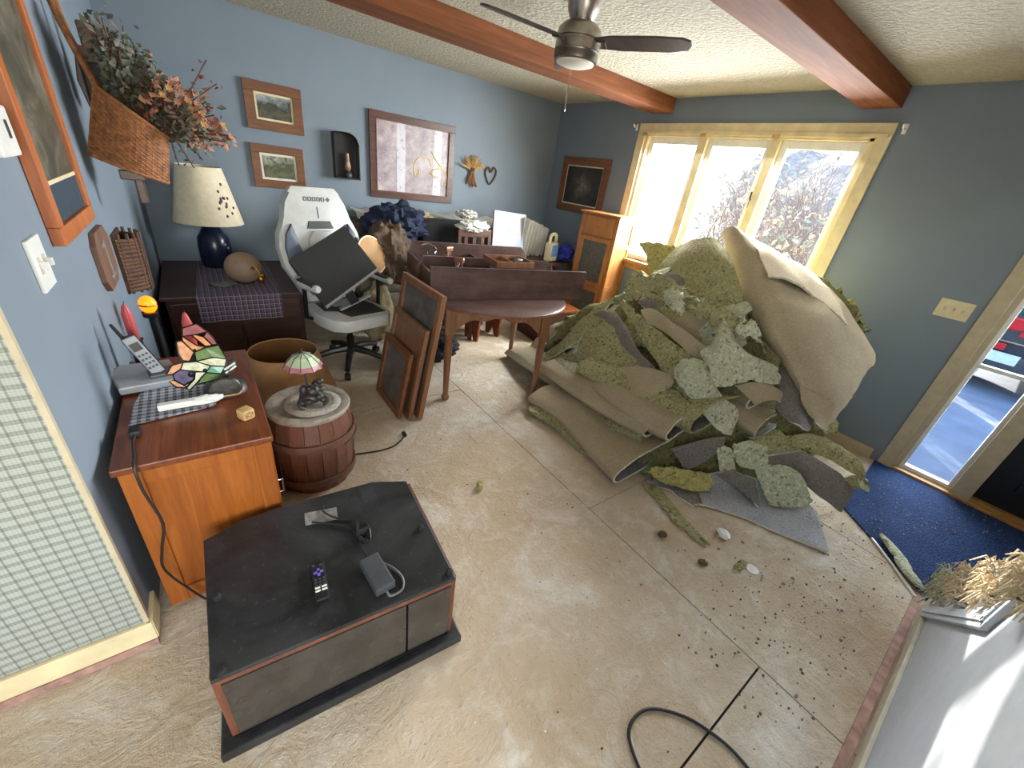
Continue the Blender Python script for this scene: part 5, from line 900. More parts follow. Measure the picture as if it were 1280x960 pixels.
SHEETS = [
('carpet_pad','olive foam pad doming up at the top of the heap before the window','pad_olive','pad_olive',0.014,0.008,0.03,[[(3.3,2.184,1.005),(3.25,2.009,1.239),(3.2,1.842,1.341),(3.15,1.677,1.383),(3.1,1.538,1.345)],[(3.1,1.943,1.015),(3.05,1.812,1.165),(3.0,1.613,1.27),(2.97,1.466,1.291),(2.97,1.348,1.235)],[(2.98,1.759,0.989),(2.93,1.593,1.086),(2.9,1.447,1.155),(2.9,1.313,1.151),(2.92,1.207,1.091)],[(2.9,1.567,0.96),(2.85,1.387,0.995),(2.84,1.256,0.985),(2.85,1.16,0.976),(2.88,1.082,0.955)]]),
('foam_scrap','small sunlit yellow foam flap sticking up beside the window sill','pad_yellow','pad_yellow',0.012,0.01,0.2,[[(3.4,2.534,1.201),(3.4,2.305,1.238),(3.4,2.073,1.256)],[(3.36,2.365,1.08),(3.36,2.149,1.128),(3.36,2.003,1.14)],[(3.3,2.257,0.957),(3.3,2.052,1.024),(3.3,1.898,1.09)]]),
('carpet_roll','large tan backed carpet roll draped down the right of the heap','backing_tan','pile_grey',0.016,0.012,0.04,[[(3.5,1.61,1.338),(3.42,1.744,1.384),(3.32,1.699,1.455),(3.28,1.61,1.48),(3.36,1.546,1.442),(3.46,1.509,1.405),(3.52,1.493,1.392)],[(3.3,1.378,1.164),(3.18,1.472,1.202),(3.08,1.387,1.298),(3.1,1.289,1.342),(3.26,1.23,1.339),(3.4,1.195,1.319),(3.54,1.139,1.297)],[(3.08,1.11,0.974),(2.98,1.218,1.045),(2.88,1.109,1.123),(2.92,1.005,1.162),(3.12,0.951,1.179),(3.34,0.91,1.192),(3.56,0.865,1.161)],[(2.96,0.918,0.836),(2.87,1.003,0.917),(2.78,0.874,0.943),(2.82,0.772,0.967),(2.98,0.696,1.005),(3.22,0.626,1.004),(3.46,0.486,0.89)],[(2.9,0.749,0.734),(2.83,0.816,0.806),(2.77,0.712,0.797),(2.79,0.602,0.736),(2.9,0.5,0.7),(3.08,0.441,0.68),(3.3,0.448,0.788)],[(2.86,0.627,0.653),(2.83,0.656,0.69),(2.81,0.584,0.647),(2.82,0.523,0.604),(2.88,0.459,0.544),(2.98,0.43,0.487),(3.12,0.419,0.607)]]),
('carpet_strip','pale tan carpet edge folded over along the top right of the big roll','backing_pale','backing_tan',0.014,0.01,0.05,[[(3.34,1.534,1.421),(3.42,1.439,1.4),(3.44,1.218,1.337),(3.54,1.066,1.28)],[(3.12,1.32,1.368),(3.2,1.214,1.359),(3.32,1.075,1.298),(3.44,0.864,1.184)],[(2.94,1.108,1.243),(3.02,1.017,1.249),(3.18,0.866,1.158),(3.26,0.655,1.044)]]),
('foam_scrap','dark olive foam slab showing behind the big carpet roll by the wall','pad_dark','pad_yellow',0.03,0.02,0.2,[[(3.72,1.141,1.246),(3.72,1.03,1.244),(3.72,0.888,1.164)],[(3.68,0.931,1.111),(3.7,0.83,1.104),(3.7,0.697,1.029)],[(3.66,0.724,0.949),(3.68,0.66,0.959),(3.68,0.601,0.945)]]),
('carpet_pad','torn olive pad ledge hanging in a ragged strip across the heap','pad_olive','pad_olive',0.02,0.03,0.28,[[(2.83,2.203,0.94),(2.832,2.05,1.046),(2.781,1.809,1.095),(2.716,1.56,1.073),(2.686,1.349,1.061),(2.673,1.142,1.018)],[(2.733,2.068,0.865),(2.711,1.87,0.943),(2.662,1.644,0.992),(2.615,1.436,0.999),(2.62,1.252,0.985),(2.63,1.084,0.966)],[(2.687,1.931,0.822),(2.665,1.778,0.89),(2.601,1.549,0.924),(2.578,1.366,0.928),(2.588,1.204,0.911),(2.603,1.042,0.898)]]),
('foam_scrap','crumbled foam scrap lying on the torn ledge','pad_pale','pad_olive',0.018,0.02,0.3,[[(2.71,1.713,1.049),(2.663,1.554,1.059),(2.622,1.414,1.045)],[(2.637,1.639,0.989),(2.576,1.488,0.985),(2.562,1.373,0.972)],[(2.596,1.566,0.942),(2.548,1.447,0.926),(2.54,1.371,0.907)]]),
('foam_scrap','long torn foam scrap under the dome of olive pad','pad_olive','pad_pale',0.018,0.02,0.3,[[(2.641,1.464,1.029),(2.638,1.317,1.051),(2.639,1.169,1.033),(2.641,1.05,0.999)],[(2.585,1.393,0.986),(2.593,1.258,0.996),(2.601,1.112,0.98),(2.624,1.019,0.958)],[(2.574,1.326,0.942),(2.587,1.212,0.947),(2.594,1.077,0.929),(2.609,0.995,0.905)]]),
('foam_scrap','pale curled foam knot with a dark hole beside the big roll','pad_pale','pad_dark',0.014,0.03,0.3,[[(2.625,1.049,0.979),(2.613,0.994,1.021),(2.667,0.945,0.997),(2.702,0.915,0.936)],[(2.571,1.027,0.94),(2.579,0.976,0.979),(2.63,0.932,0.959),(2.664,0.9,0.893)],[(2.572,0.978,0.895),(2.6,0.94,0.917),(2.643,0.902,0.895),(2.706,0.839,0.821)]]),
('carpet_strip','narrow smooth tan strip between two olive pads','backing_tan','backing_tan',0.012,0.006,0.06,[[(2.63,1.762,0.815),(2.633,1.67,0.864),(2.573,1.483,0.853),(2.535,1.253,0.813),(2.536,1.069,0.786)],[(2.571,1.67,0.788),(2.551,1.545,0.821),(2.51,1.38,0.814),(2.486,1.201,0.771),(2.487,1.081,0.743)],[(2.558,1.63,0.765),(2.52,1.485,0.773),(2.478,1.315,0.749),(2.467,1.193,0.72),(2.456,1.112,0.682)]]),
('carpet_pad','broad olive foam pad sloping down the middle of the heap','pad_olive','pad_olive',0.014,0.014,0.05,[[(2.734,2.094,0.809),(2.687,1.931,0.822),(2.601,1.729,0.783),(2.514,1.475,0.759),(2.473,1.199,0.728)],[(2.618,1.846,0.742),(2.556,1.68,0.741),(2.485,1.487,0.715),(2.425,1.282,0.669),(2.411,1.093,0.641)],[(2.461,1.537,0.648),(2.418,1.389,0.654),(2.396,1.258,0.625),(2.347,1.118,0.565),(2.335,0.975,0.513)],[(2.371,1.281,0.558),(2.346,1.184,0.549),(2.32,1.092,0.512),(2.298,0.996,0.481),(2.353,0.898,0.404)]]),
('carpet_strip','grey carpet edge curling down between two olive pads','pile_grey','backing_pale',0.012,0.006,0.04,[[(2.61,2.187,0.646),(2.611,2.087,0.708),(2.596,1.949,0.729)],[(2.544,1.976,0.635),(2.537,1.869,0.694),(2.517,1.763,0.695)],[(2.427,1.688,0.578),(2.405,1.58,0.625),(2.391,1.505,0.609)],[(2.317,1.405,0.528),(2.33,1.32,0.565),(2.329,1.265,0.543)],[(2.291,1.211,0.468),(2.283,1.131,0.488),(2.29,1.089,0.461)]]),
('carpet_pad','pale olive pad spreading at the left shoulder of the heap','pad_olive','pad_pale',0.014,0.012,0.08,[[(2.61,2.156,0.636),(2.592,2.056,0.665),(2.532,1.884,0.649)],[(2.46,2.124,0.482),(2.452,1.956,0.562),(2.422,1.689,0.591)],[(2.355,2.063,0.375),(2.346,1.8,0.489),(2.359,1.501,0.565)],[(2.239,1.844,0.291),(2.265,1.636,0.414),(2.349,1.334,0.567)]]),
('carpet_pad','light green pad folded flat beside the table leg','pad_pale','pad_olive',0.016,0.012,0.08,[[(2.758,2.108,0.789),(2.708,2.207,0.719),(2.63,2.26,0.598)],[(2.637,2.118,0.646),(2.517,2.217,0.499),(2.412,2.317,0.336)],[(2.531,2.141,0.526),(2.389,2.243,0.354),(2.325,2.381,0.211)],[(2.452,2.133,0.443),(2.34,2.206,0.3),(2.28,2.3,0.191)]]),
('carpet_pad','pale curled pad corner lying on the tan folds beside the table leg','pad_pale','backing_tan',0.012,0.01,0.1,[[(2.281,2.329,0.209),(2.265,2.093,0.302),(2.279,1.903,0.349)],[(2.216,2.207,0.167),(2.187,1.974,0.282),(2.224,1.805,0.327)],[(2.182,2.091,0.152),(2.177,1.917,0.253),(2.233,1.84,0.295)]]),
('carpet_piece','tan triangular carpet corner pointing down in the middle of the heap','backing_tan','pile_grey',0.014,0.008,0.03,[[(2.261,1.666,0.394),(2.29,1.5,0.513),(2.322,1.336,0.571),(2.358,1.214,0.574)],[(2.232,1.525,0.402),(2.237,1.409,0.478),(2.275,1.263,0.518),(2.334,1.162,0.545)],[(2.205,1.448,0.375),(2.192,1.336,0.411),(2.224,1.216,0.437),(2.296,1.162,0.481)],[(2.188,1.288,0.343),(2.176,1.236,0.356),(2.179,1.199,0.358),(2.225,1.197,0.385)]]),
('carpet_pad','star shaped pale green pad scrap spread on top of the folds','pad_pale','pad_olive',0.014,0.012,0.08,[[(2.616,1.152,0.954),(2.615,1.138,0.975),(2.618,1.111,0.958),(2.605,1.068,0.921)],[(2.504,1.098,0.833),(2.502,1.048,0.886),(2.532,0.982,0.877),(2.618,0.917,0.827)],[(2.428,1.109,0.773),(2.419,0.979,0.787),(2.545,0.897,0.804),(2.742,0.789,0.782)],[(2.386,1.019,0.72),(2.424,0.928,0.717),(2.576,0.838,0.744),(2.773,0.744,0.737)],[(2.395,0.939,0.612),(2.469,0.87,0.643),(2.599,0.796,0.677),(2.768,0.719,0.659)]]),
('carpet_pad','pale pad scrap curling over with a hollow underside','pad_pale','pad_olive',0.014,0.012,0.08,[[(2.342,1.203,0.642),(2.349,1.174,0.711),(2.367,1.108,0.749),(2.403,1.038,0.741)],[(2.296,1.135,0.589),(2.291,1.081,0.685),(2.32,1.02,0.709),(2.392,0.972,0.674)],[(2.284,1.018,0.531),(2.304,0.991,0.603),(2.374,0.936,0.607),(2.449,0.881,0.567)],[(2.342,0.904,0.434),(2.372,0.882,0.474),(2.428,0.835,0.482),(2.523,0.801,0.495)],[(2.424,0.807,0.349),(2.44,0.769,0.339),(2.465,0.751,0.343),(2.51,0.77,0.409)]]),
('carpet_piece','tan carpet flap with white frayed lower edge under the star shaped pad','backing_tan','pile_grey',0.014,0.006,0.05,[[(2.533,0.88,0.625),(2.596,0.815,0.668),(2.701,0.737,0.664),(2.773,0.688,0.628)],[(2.569,0.821,0.59),(2.615,0.769,0.631),(2.704,0.706,0.622),(2.797,0.636,0.563)],[(2.632,0.746,0.523),(2.668,0.716,0.567),(2.736,0.664,0.573),(2.811,0.58,0.454)]]),
('carpet_piece','grey carpet scrap lying face up below the tan folds','pile_grey','backing_tan',0.014,0.006,0.04,[[(2.142,0.935,0.217),(2.23,0.883,0.267),(2.341,0.828,0.312),(2.443,0.768,0.332)],[(2.169,0.89,0.176),(2.243,0.837,0.214),(2.342,0.792,0.261),(2.426,0.755,0.284)],[(2.205,0.816,0.102),(2.261,0.791,0.151),(2.349,0.766,0.214),(2.412,0.752,0.253)]]),
('carpet_piece','dark brown carpet underside tucked beneath the big roll','pile_grey','backing_tan',0.014,0.01,0.05,[[(2.9,0.816,0.773),(2.86,0.683,0.727),(2.86,0.586,0.663),(2.9,0.498,0.587)],[(2.8,0.747,0.65),(2.76,0.619,0.611),(2.76,0.524,0.55),(2.85,0.473,0.467)],[(2.72,0.673,0.531),(2.68,0.57,0.514),(2.68,0.502,0.515),(2.8,0.472,0.452)]]),
('carpet_piece','tan carpet flap hanging from the lower edge of the big roll','backing_tan','pile_grey',0.014,0.01,0.05,[[(2.78,0.63,0.725),(2.78,0.53,0.699),(2.86,0.433,0.662)],[(2.74,0.57,0.642),(2.74,0.49,0.62),(2.84,0.413,0.566)],[(2.72,0.492,0.579),(2.72,0.438,0.555),(2.82,0.4,0.493)]]),
('carpet_pad','olive pad lying low along the wall side of the heap','pad_olive','pad_pale',0.016,0.012,0.08,[[(2.533,0.685,0.364),(2.677,0.566,0.399),(2.816,0.475,0.445),(2.945,0.331,0.409),(3.034,0.194,0.333)],[(2.564,0.632,0.323),(2.706,0.52,0.377),(2.829,0.411,0.393),(2.947,0.281,0.363),(3.033,0.151,0.277)],[(2.62,0.574,0.281),(2.752,0.476,0.342),(2.84,0.364,0.329),(2.932,0.244,0.29),(3.024,0.131,0.22)]]),
('carpet_piece','grey carpet piece tented into a ridge beside the blue carpet','pile_grey','backing_tan',0.014,0.006,0.03,[[(2.602,0.57,0.253),(2.668,0.501,0.31),(2.719,0.445,0.351),(2.796,0.371,0.327),(2.901,0.242,0.259)],[(2.635,0.523,0.224),(2.688,0.466,0.266),(2.706,0.396,0.28),(2.806,0.291,0.239),(2.929,0.185,0.209)],[(2.685,0.452,0.181),(2.715,0.404,0.207),(2.741,0.319,0.2),(2.805,0.227,0.144),(2.964,0.145,0.175)],[(2.717,0.4,0.144),(2.742,0.344,0.153),(2.762,0.26,0.122),(2.822,0.183,0.082),(2.87,0.127,0.042)]]),
('carpet_pad','pale green pad scrap with curled right edge on the grey floor piece','pad_pale','pad_olive',0.012,0.008,0.07,[[(2.533,0.571,0.188),(2.61,0.518,0.237),(2.671,0.452,0.251),(2.682,0.382,0.237)],[(2.541,0.526,0.129),(2.614,0.463,0.162),(2.665,0.39,0.186),(2.687,0.327,0.19)],[(2.544,0.463,0.06),(2.612,0.404,0.081),(2.667,0.329,0.107),(2.712,0.281,0.127)],[(2.519,0.405,0.029),(2.603,0.335,0.038),(2.669,0.277,0.059),(2.748,0.255,0.08)]]),
('carpet_piece','large light grey carpet remnant flat on the floor at the heap front','pile_light','backing_tan',0.012,0.004,0.02,[[(2.244,0.766,0.086),(2.392,0.677,0.136),(2.561,0.522,0.124),(2.708,0.323,0.08),(2.762,0.218,0.026)],[(2.235,0.723,0.019),(2.409,0.598,0.047),(2.567,0.435,0.028),(2.646,0.251,0.019),(2.646,0.15,0.016)],[(2.142,0.635,0.018),(2.264,0.462,0.017),(2.335,0.309,0.016),(2.416,0.148,0.017),(2.461,0.051,0.016)]]),
('carpet_piece','narrow grey carpet flap lying across the light grey remnant','pile_grey','backing_tan',0.012,0.005,0.05,[[(2.33,0.704,0.126),(2.411,0.646,0.165),(2.528,0.534,0.127)],[(2.371,0.652,0.099),(2.434,0.585,0.113),(2.52,0.485,0.053)],[(2.45,0.533,0.03),(2.419,0.466,0.049),(2.436,0.427,0.029)]]),
('carpet_pad','yellow olive pad lump under the lowest tan fold','pad_yellow','pad_pale',0.03,0.02,0.15,[[(1.984,0.958,0.092),(2.091,0.89,0.141),(2.205,0.795,0.15),(2.308,0.714,0.14)],[(1.98,0.922,0.07),(2.079,0.836,0.098),(2.186,0.747,0.099),(2.304,0.677,0.08)],[(2.068,0.862,0.029),(2.111,0.782,0.05),(2.191,0.709,0.049),(2.286,0.669,0.028)]]),
('carpet_pad','small pale pad tongue standing under the grey scrap','pad_pale','pad_yellow',0.014,0.01,0.15,[[(2.361,0.765,0.261),(2.399,0.747,0.299),(2.443,0.715,0.281)],[(2.36,0.733,0.196),(2.389,0.708,0.229),(2.449,0.669,0.211)],[(2.367,0.699,0.129),(2.398,0.671,0.151),(2.466,0.633,0.153)]]),
('foam_scrap','pale green foam scrap below the curled pad in the heap front','pad_pale','pad_olive',0.014,0.014,0.15,[[(2.452,0.723,0.303),(2.529,0.674,0.343),(2.62,0.587,0.335)],[(2.453,0.678,0.228),(2.527,0.614,0.26),(2.618,0.547,0.264)],[(2.481,0.631,0.169),(2.547,0.563,0.176),(2.618,0.518,0.196)]]),
('foam_scrap','dark olive foam end curling over the blue carpet edge','pad_olive','pad_pale',0.014,0.01,0.15,[[(2.91,0.23,0.226),(2.966,0.186,0.264),(3.08,0.119,0.219)],[(2.927,0.195,0.195),(2.974,0.155,0.228),(3.154,0.092,0.157)],[(2.95,0.165,0.171),(2.986,0.124,0.189),(3.156,0.087,0.126)]]),
('foam_strip','long ragged foam strip trailing on the floor from the heap','pad_olive','pad_yellow',0.01,0.008,0.25,[[(1.944,0.948,0.012),(2.007,0.924,0.018),(2.038,0.883,0.012)],[(1.893,0.762,0.011),(1.962,0.761,0.018),(1.979,0.727,0.014)],[(1.848,0.586,0.009),(1.91,0.588,0.018),(1.924,0.554,0.012)],[(1.847,0.441,0.01),(1.888,0.438,0.013),(1.899,0.416,0.011)]]),
('foam_strip','grey ragged carpet edging trailing beside the foam strip','pile_grey','pad_pale',0.01,0.008,0.2,[[(1.988,0.947,0.02),(2.046,0.911,0.039),(2.092,0.867,0.029)],[(2.053,0.798,0.01),(2.117,0.786,0.018),(2.146,0.745,0.013)],[(2.079,0.648,0.011),(2.118,0.632,0.019),(2.151,0.607,0.013)]]),
('foam_strip','olive foam roll lying on the floor at the left of the lowest fold','pad_olive','backing_tan',0.03,0.012,0.12,[[(1.777,1.899,0.048),(1.874,1.954,0.058),(1.949,1.907,0.029)],[(1.81,1.699,0.045),(1.902,1.727,0.06),(1.957,1.671,0.028)],[(1.818,1.489,0.038),(1.908,1.506,0.054),(1.921,1.434,0.042)],[(1.814,1.286,0.03),(1.872,1.294,0.044),(1.891,1.244,0.019)]]),
('carpet_scrap','torn grey carpet scrap tucked among the larger heap pieces','pile_grey','pile_grey',0.014,0.02,0.2,[[(3.091,1.985,1.038),(3.036,1.847,1.085),(2.982,1.71,1.069),(2.927,1.571,1.036)],[(2.968,2.034,0.954),(2.913,1.895,0.945),(2.859,1.759,0.931),(2.805,1.62,0.894)],[(2.845,2.083,0.813),(2.79,1.944,0.821),(2.736,1.807,0.8),(2.682,1.669,0.752)]]),
('carpet_scrap','torn grey carpet scrap tucked among the larger heap pieces','pile_grey','pile_grey',0.014,0.02,0.2,[[(2.355,1.547,0.442),(2.365,1.449,0.493),(2.374,1.352,0.532),(2.384,1.254,0.504)],[(2.212,1.534,0.296),(2.222,1.435,0.345),(2.231,1.338,0.361),(2.24,1.24,0.353)],[(2.069,1.52,0.15),(2.078,1.421,0.21),(2.088,1.324,0.208),(2.097,1.226,0.203)]]),
('carpet_scrap','torn tan carpet scrap tucked among the larger heap pieces','backing_tan','backing_tan',0.014,0.02,0.2,[[(2.179,1.753,0.203),(2.231,1.902,0.226),(2.282,2.049,0.248),(2.334,2.199,0.246)],[(2.284,1.716,0.322),(2.335,1.866,0.365),(2.387,2.013,0.373),(2.439,2.163,0.365)],[(2.388,1.68,0.441),(2.44,1.83,0.474),(2.491,1.977,0.502),(2.543,2.126,0.484)]]),
('foam_scrap','torn pale green underlay scrap tucked among the larger heap pieces','pad_pale','pad_pale',0.014,0.02,0.2,[[(2.539,2.064,0.497),(2.513,1.976,0.505),(2.488,1.89,0.522),(2.462,1.802,0.486)],[(2.388,2.108,0.326),(2.362,2.021,0.339),(2.336,1.935,0.341),(2.311,1.847,0.315)],[(2.236,2.153,0.156),(2.21,2.066,0.179),(2.185,1.979,0.178),(2.159,1.892,0.145)]]),
('foam_scrap','torn pale green underlay scrap tucked among the larger heap pieces','pad_pale','pad_pale',0.014,0.02,0.2,[[(3.076,1.891,1.106),(3.013,1.985,1.037),(2.951,2.077,0.956),(2.888,2.171,0.833)],[(3.177,1.959,1.065),(3.114,2.053,0.977),(3.052,2.146,0.907),(2.989,2.24,0.78)],[(3.279,2.027,0.996),(3.215,2.121,0.91),(3.153,2.214,0.833),(3.09,2.308,0.71)]]),
('foam_scrap','torn dark olive underlay scrap tucked among the larger heap pieces','pad_dark','pad_dark',0.014,0.02,0.2,[[(2.959,2.538,0.475),(2.916,2.438,0.604),(2.874,2.338,0.695),(2.83,2.237,0.755)],[(2.827,2.595,0.417),(2.784,2.494,0.529),(2.741,2.395,0.635),(2.698,2.294,0.602)],[(2.695,2.652,0.36),(2.652,2.551,0.488),(2.609,2.452,0.469),(2.566,2.351,0.444)]]),
('carpet_scrap','torn tan carpet scrap tucked among the larger heap pieces','backing_tan','backing_tan',0.014,0.02,0.2,[[(2.08,1.991,0.035),(2.201,2.016,0.17),(2.32,2.041,0.292),(2.441,2.066,0.393)],[(2.11,1.847,0.105),(2.231,1.872,0.235),(2.35,1.897,0.362),(2.471,1.922,0.463)],[(2.14,1.703,0.175),(2.261,1.728,0.321),(2.38,1.753,0.445),(2.501,1.778,0.533)]]),
('foam_scrap','torn pale green underlay scrap tucked among the larger heap pieces','pad_pale','pad_pale',0.014,0.02,0.2,[[(2.956,2.451,0.564),(3.089,2.416,0.611),(3.221,2.382,0.654),(3.354,2.348,0.67)],[(2.929,2.349,0.668),(3.063,2.314,0.724),(3.194,2.28,0.75),(3.328,2.245,0.773)],[(2.903,2.247,0.772),(3.036,2.212,0.827),(3.168,2.178,0.873),(3.301,2.143,0.877)]]),
('foam_scrap','torn olive underlay scrap tucked among the larger heap pieces','pad_olive','pad_olive',0.014,0.02,0.2,[[(2.707,1.914,0.713),(2.739,1.773,0.817),(2.771,1.634,0.879),(2.803,1.494,0.926)],[(2.575,1.883,0.583),(2.607,1.743,0.674),(2.639,1.604,0.752),(2.671,1.464,0.795)],[(2.443,1.853,0.452),(2.475,1.713,0.551),(2.507,1.574,0.61),(2.539,1.434,0.665)]]),
('foam_scrap','torn dark olive underlay scrap tucked among the larger heap pieces','pad_dark','pad_dark',0.014,0.02,0.2,[[(2.853,0.384,0.264),(2.804,0.48,0.334),(2.755,0.573,0.38),(2.706,0.669,0.426)],[(2.945,0.431,0.405),(2.895,0.527,0.484),(2.847,0.621,0.533),(2.798,0.716,0.58)],[(3.036,0.479,0.546),(2.987,0.574,0.63),(2.939,0.668,0.685),(2.889,0.763,0.733)]]),
('foam_scrap','torn olive underlay scrap tucked among the larger heap pieces','pad_olive','pad_olive',0.014,0.02,0.2,[[(1.993,1.121,0.088),(2.029,1.229,0.153),(2.065,1.336,0.204),(2.101,1.444,0.204)],[(2.133,1.074,0.232),(2.17,1.182,0.308),(2.205,1.289,0.339),(2.241,1.396,0.362)],[(2.274,1.027,0.377),(2.31,1.135,0.43),(2.346,1.241,0.488),(2.382,1.349,0.507)]]),
('carpet_scrap','torn tan carpet scrap tucked among the larger heap pieces','backing_tan','backing_tan',0.014,0.02,0.2,[[(2.657,2.428,0.512),(2.531,2.477,0.375),(2.407,2.525,0.224),(2.281,2.574,0.068)],[(2.692,2.519,0.495),(2.566,2.568,0.377),(2.442,2.616,0.232),(2.317,2.665,0.073)],[(2.727,2.61,0.403),(2.602,2.659,0.376),(2.478,2.707,0.235),(2.352,2.756,0.078)]]),
('carpet_scrap','torn tan carpet scrap tucked among the larger heap pieces','backing_tan','backing_tan',0.014,0.02,0.2,[[(2.548,1.16,0.671),(2.588,1.295,0.735),(2.627,1.427,0.78),(2.667,1.561,0.765)],[(2.653,1.129,0.78),(2.693,1.263,0.85),(2.732,1.396,0.909),(2.772,1.53,0.884)],[(2.759,1.098,0.889),(2.799,1.232,0.97),(2.838,1.365,1.015),(2.877,1.499,1.002)]]),
('foam_scrap','torn olive underlay scrap tucked among the larger heap pieces','pad_olive','pad_olive',0.014,0.02,0.2,[[(2.553,0.929,0.582),(2.425,1.001,0.54),(2.298,1.072,0.414),(2.17,1.143,0.274)],[(2.617,1.044,0.737),(2.489,1.116,0.639),(2.362,1.186,0.501),(2.234,1.258,0.347)],[(2.681,1.159,0.811),(2.553,1.23,0.69),(2.426,1.301,0.574),(2.298,1.373,0.42)]]),
('carpet_scrap','torn tan carpet scrap tucked among the larger heap pieces','backing_tan','backing_tan',0.014,0.02,0.2,[[(2.213,2.027,0.165),(2.304,1.937,0.3),(2.395,1.848,0.417),(2.486,1.758,0.523)],[(2.133,1.946,0.102),(2.224,1.856,0.252),(2.314,1.767,0.352),(2.406,1.676,0.461)],[(2.052,1.865,0.04),(2.144,1.774,0.18),(2.234,1.685,0.298),(2.326,1.595,0.399)]]),
('foam_scrap','torn dark olive underlay scrap tucked among the larger heap pieces','pad_dark','pad_dark',0.014,0.02,0.2,[[(2.384,2.466,0.213),(2.439,2.536,0.254),(2.493,2.604,0.299),(2.548,2.674,0.313)],[(2.488,2.384,0.35),(2.543,2.453,0.404),(2.597,2.522,0.439),(2.652,2.591,0.421)],[(2.592,2.301,0.488),(2.647,2.371,0.535),(2.701,2.439,0.563),(2.757,2.509,0.505)]]),
('foam_scrap','torn pale green underlay scrap tucked among the larger heap pieces','pad_pale','pad_pale',0.014,0.02,0.2,[[(2.682,2.041,0.653),(2.587,1.964,0.593),(2.493,1.889,0.512),(2.398,1.812,0.416)],[(2.6,2.143,0.539),(2.505,2.067,0.481),(2.411,1.991,0.398),(2.316,1.915,0.303)],[(2.517,2.246,0.425),(2.422,2.169,0.373),(2.328,2.094,0.278),(2.233,2.017,0.189)]]),
('foam_scrap','torn dark olive underlay scrap tucked among the larger heap pieces','pad_dark','pad_dark',0.014,0.02,0.2,[[(2.373,1.744,0.408),(2.243,1.7,0.313),(2.115,1.655,0.181),(1.985,1.61,0.038)],[(2.344,1.828,0.356),(2.214,1.783,0.257),(2.086,1.739,0.141),(1.956,1.694,0.015)],[(2.315,1.912,0.303),(2.185,1.867,0.191),(2.057,1.823,0.075),(1.927,1.778,0.015)]]),
('foam_scrap','torn pale green underlay scrap tucked among the larger heap pieces','pad_pale','pad_pale',0.014,0.02,0.2,[[(3.115,2.216,0.803),(3.159,2.135,0.901),(3.203,2.056,0.977),(3.247,1.975,1.049)],[(2.986,2.146,0.875),(3.03,2.065,0.968),(3.074,1.985,1.058),(3.118,1.905,1.121)],[(2.857,2.075,0.827),(2.901,1.994,0.913),(2.945,1.915,0.976),(2.989,1.834,1.029)]]),
('foam_scrap','torn olive underlay scrap tucked among the larger heap pieces','pad_olive','pad_olive',0.014,0.02,0.2,[[(2.222,2.067,0.163),(2.212,2.159,0.157),(2.202,2.251,0.103),(2.192,2.344,0.054)],[(2.306,2.076,0.25),(2.296,2.169,0.234),(2.286,2.26,0.189),(2.276,2.353,0.14)],[(2.391,2.085,0.336),(2.381,2.178,0.316),(2.371,2.269,0.284),(2.361,2.362,0.225)]]),
('foam_scrap','torn pale green underlay scrap tucked among the larger heap pieces','pad_pale','pad_pale',0.014,0.02,0.2,[[(2.706,2.495,0.519),(2.784,2.602,0.441),(2.86,2.707,0.314),(2.938,2.814,0.195)],[(2.797,2.429,0.587),(2.875,2.535,0.487),(2.952,2.64,0.38),(3.03,2.747,0.263)],[(2.889,2.362,0.655),(2.966,2.469,0.57),(3.043,2.574,0.447),(3.121,2.68,0.331)]]),
('foam_scrap','torn pale green underlay scrap tucked among the larger heap pieces','pad_pale','pad_pale',0.014,0.02,0.2,[[(2.702,0.941,0.753),(2.621,1.049,0.755),(2.54,1.156,0.692),(2.458,1.263,0.583)],[(2.824,1.034,0.954),(2.743,1.142,0.906),(2.662,1.248,0.817),(2.58,1.356,0.715)],[(2.947,1.126,1.087),(2.865,1.234,1.022),(2.784,1.341,0.95),(2.702,1.449,0.832)]]),
('carpet_scrap','torn grey carpet scrap tucked among the larger heap pieces','pile_grey','pile_grey',0.014,0.02,0.2,[[(3.07,2.331,0.686),(2.973,2.433,0.602),(2.877,2.534,0.495),(2.779,2.637,0.375)],[(3.139,2.396,0.62),(3.041,2.499,0.526),(2.945,2.599,0.436),(2.848,2.702,0.309)],[(3.207,2.461,0.554),(3.11,2.564,0.474),(3.014,2.664,0.356),(2.916,2.767,0.242)]]),
('foam_scrap','torn olive underlay scrap tucked among the larger heap pieces','pad_olive','pad_olive',0.014,0.02,0.2,[[(2.928,0.867,0.899),(3.018,0.739,0.853),(3.107,0.613,0.81),(3.197,0.485,0.721)],[(2.834,0.802,0.721),(2.925,0.673,0.673),(3.014,0.547,0.626),(3.104,0.419,0.561)],[(2.741,0.736,0.543),(2.831,0.608,0.509),(2.92,0.481,0.436),(3.01,0.353,0.4)]]),
('carpet_scrap','torn tan carpet scrap tucked among the larger heap pieces','backing_tan','backing_tan',0.014,0.02,0.2,[[(2.6,2.428,0.453),(2.666,2.31,0.575),(2.73,2.194,0.67),(2.795,2.076,0.762)],[(2.474,2.358,0.345),(2.539,2.24,0.476),(2.604,2.124,0.566),(2.669,2.006,0.649)],[(2.348,2.288,0.236),(2.413,2.17,0.366),(2.478,2.054,0.456),(2.543,1.936,0.535)]]),
('foam_scrap','torn olive underlay scrap tucked among the larger heap pieces','pad_olive','pad_olive',0.014,0.02,0.2,[[(2.965,1.325,1.117),(2.867,1.373,1.038),(2.771,1.421,0.921),(2.673,1.47,0.796)],[(3.034,1.464,1.176),(2.936,1.512,1.069),(2.839,1.56,0.976),(2.741,1.608,0.831)],[(3.102,1.602,1.21),(3.004,1.651,1.11),(2.908,1.699,1.0),(2.81,1.747,0.866)]]),
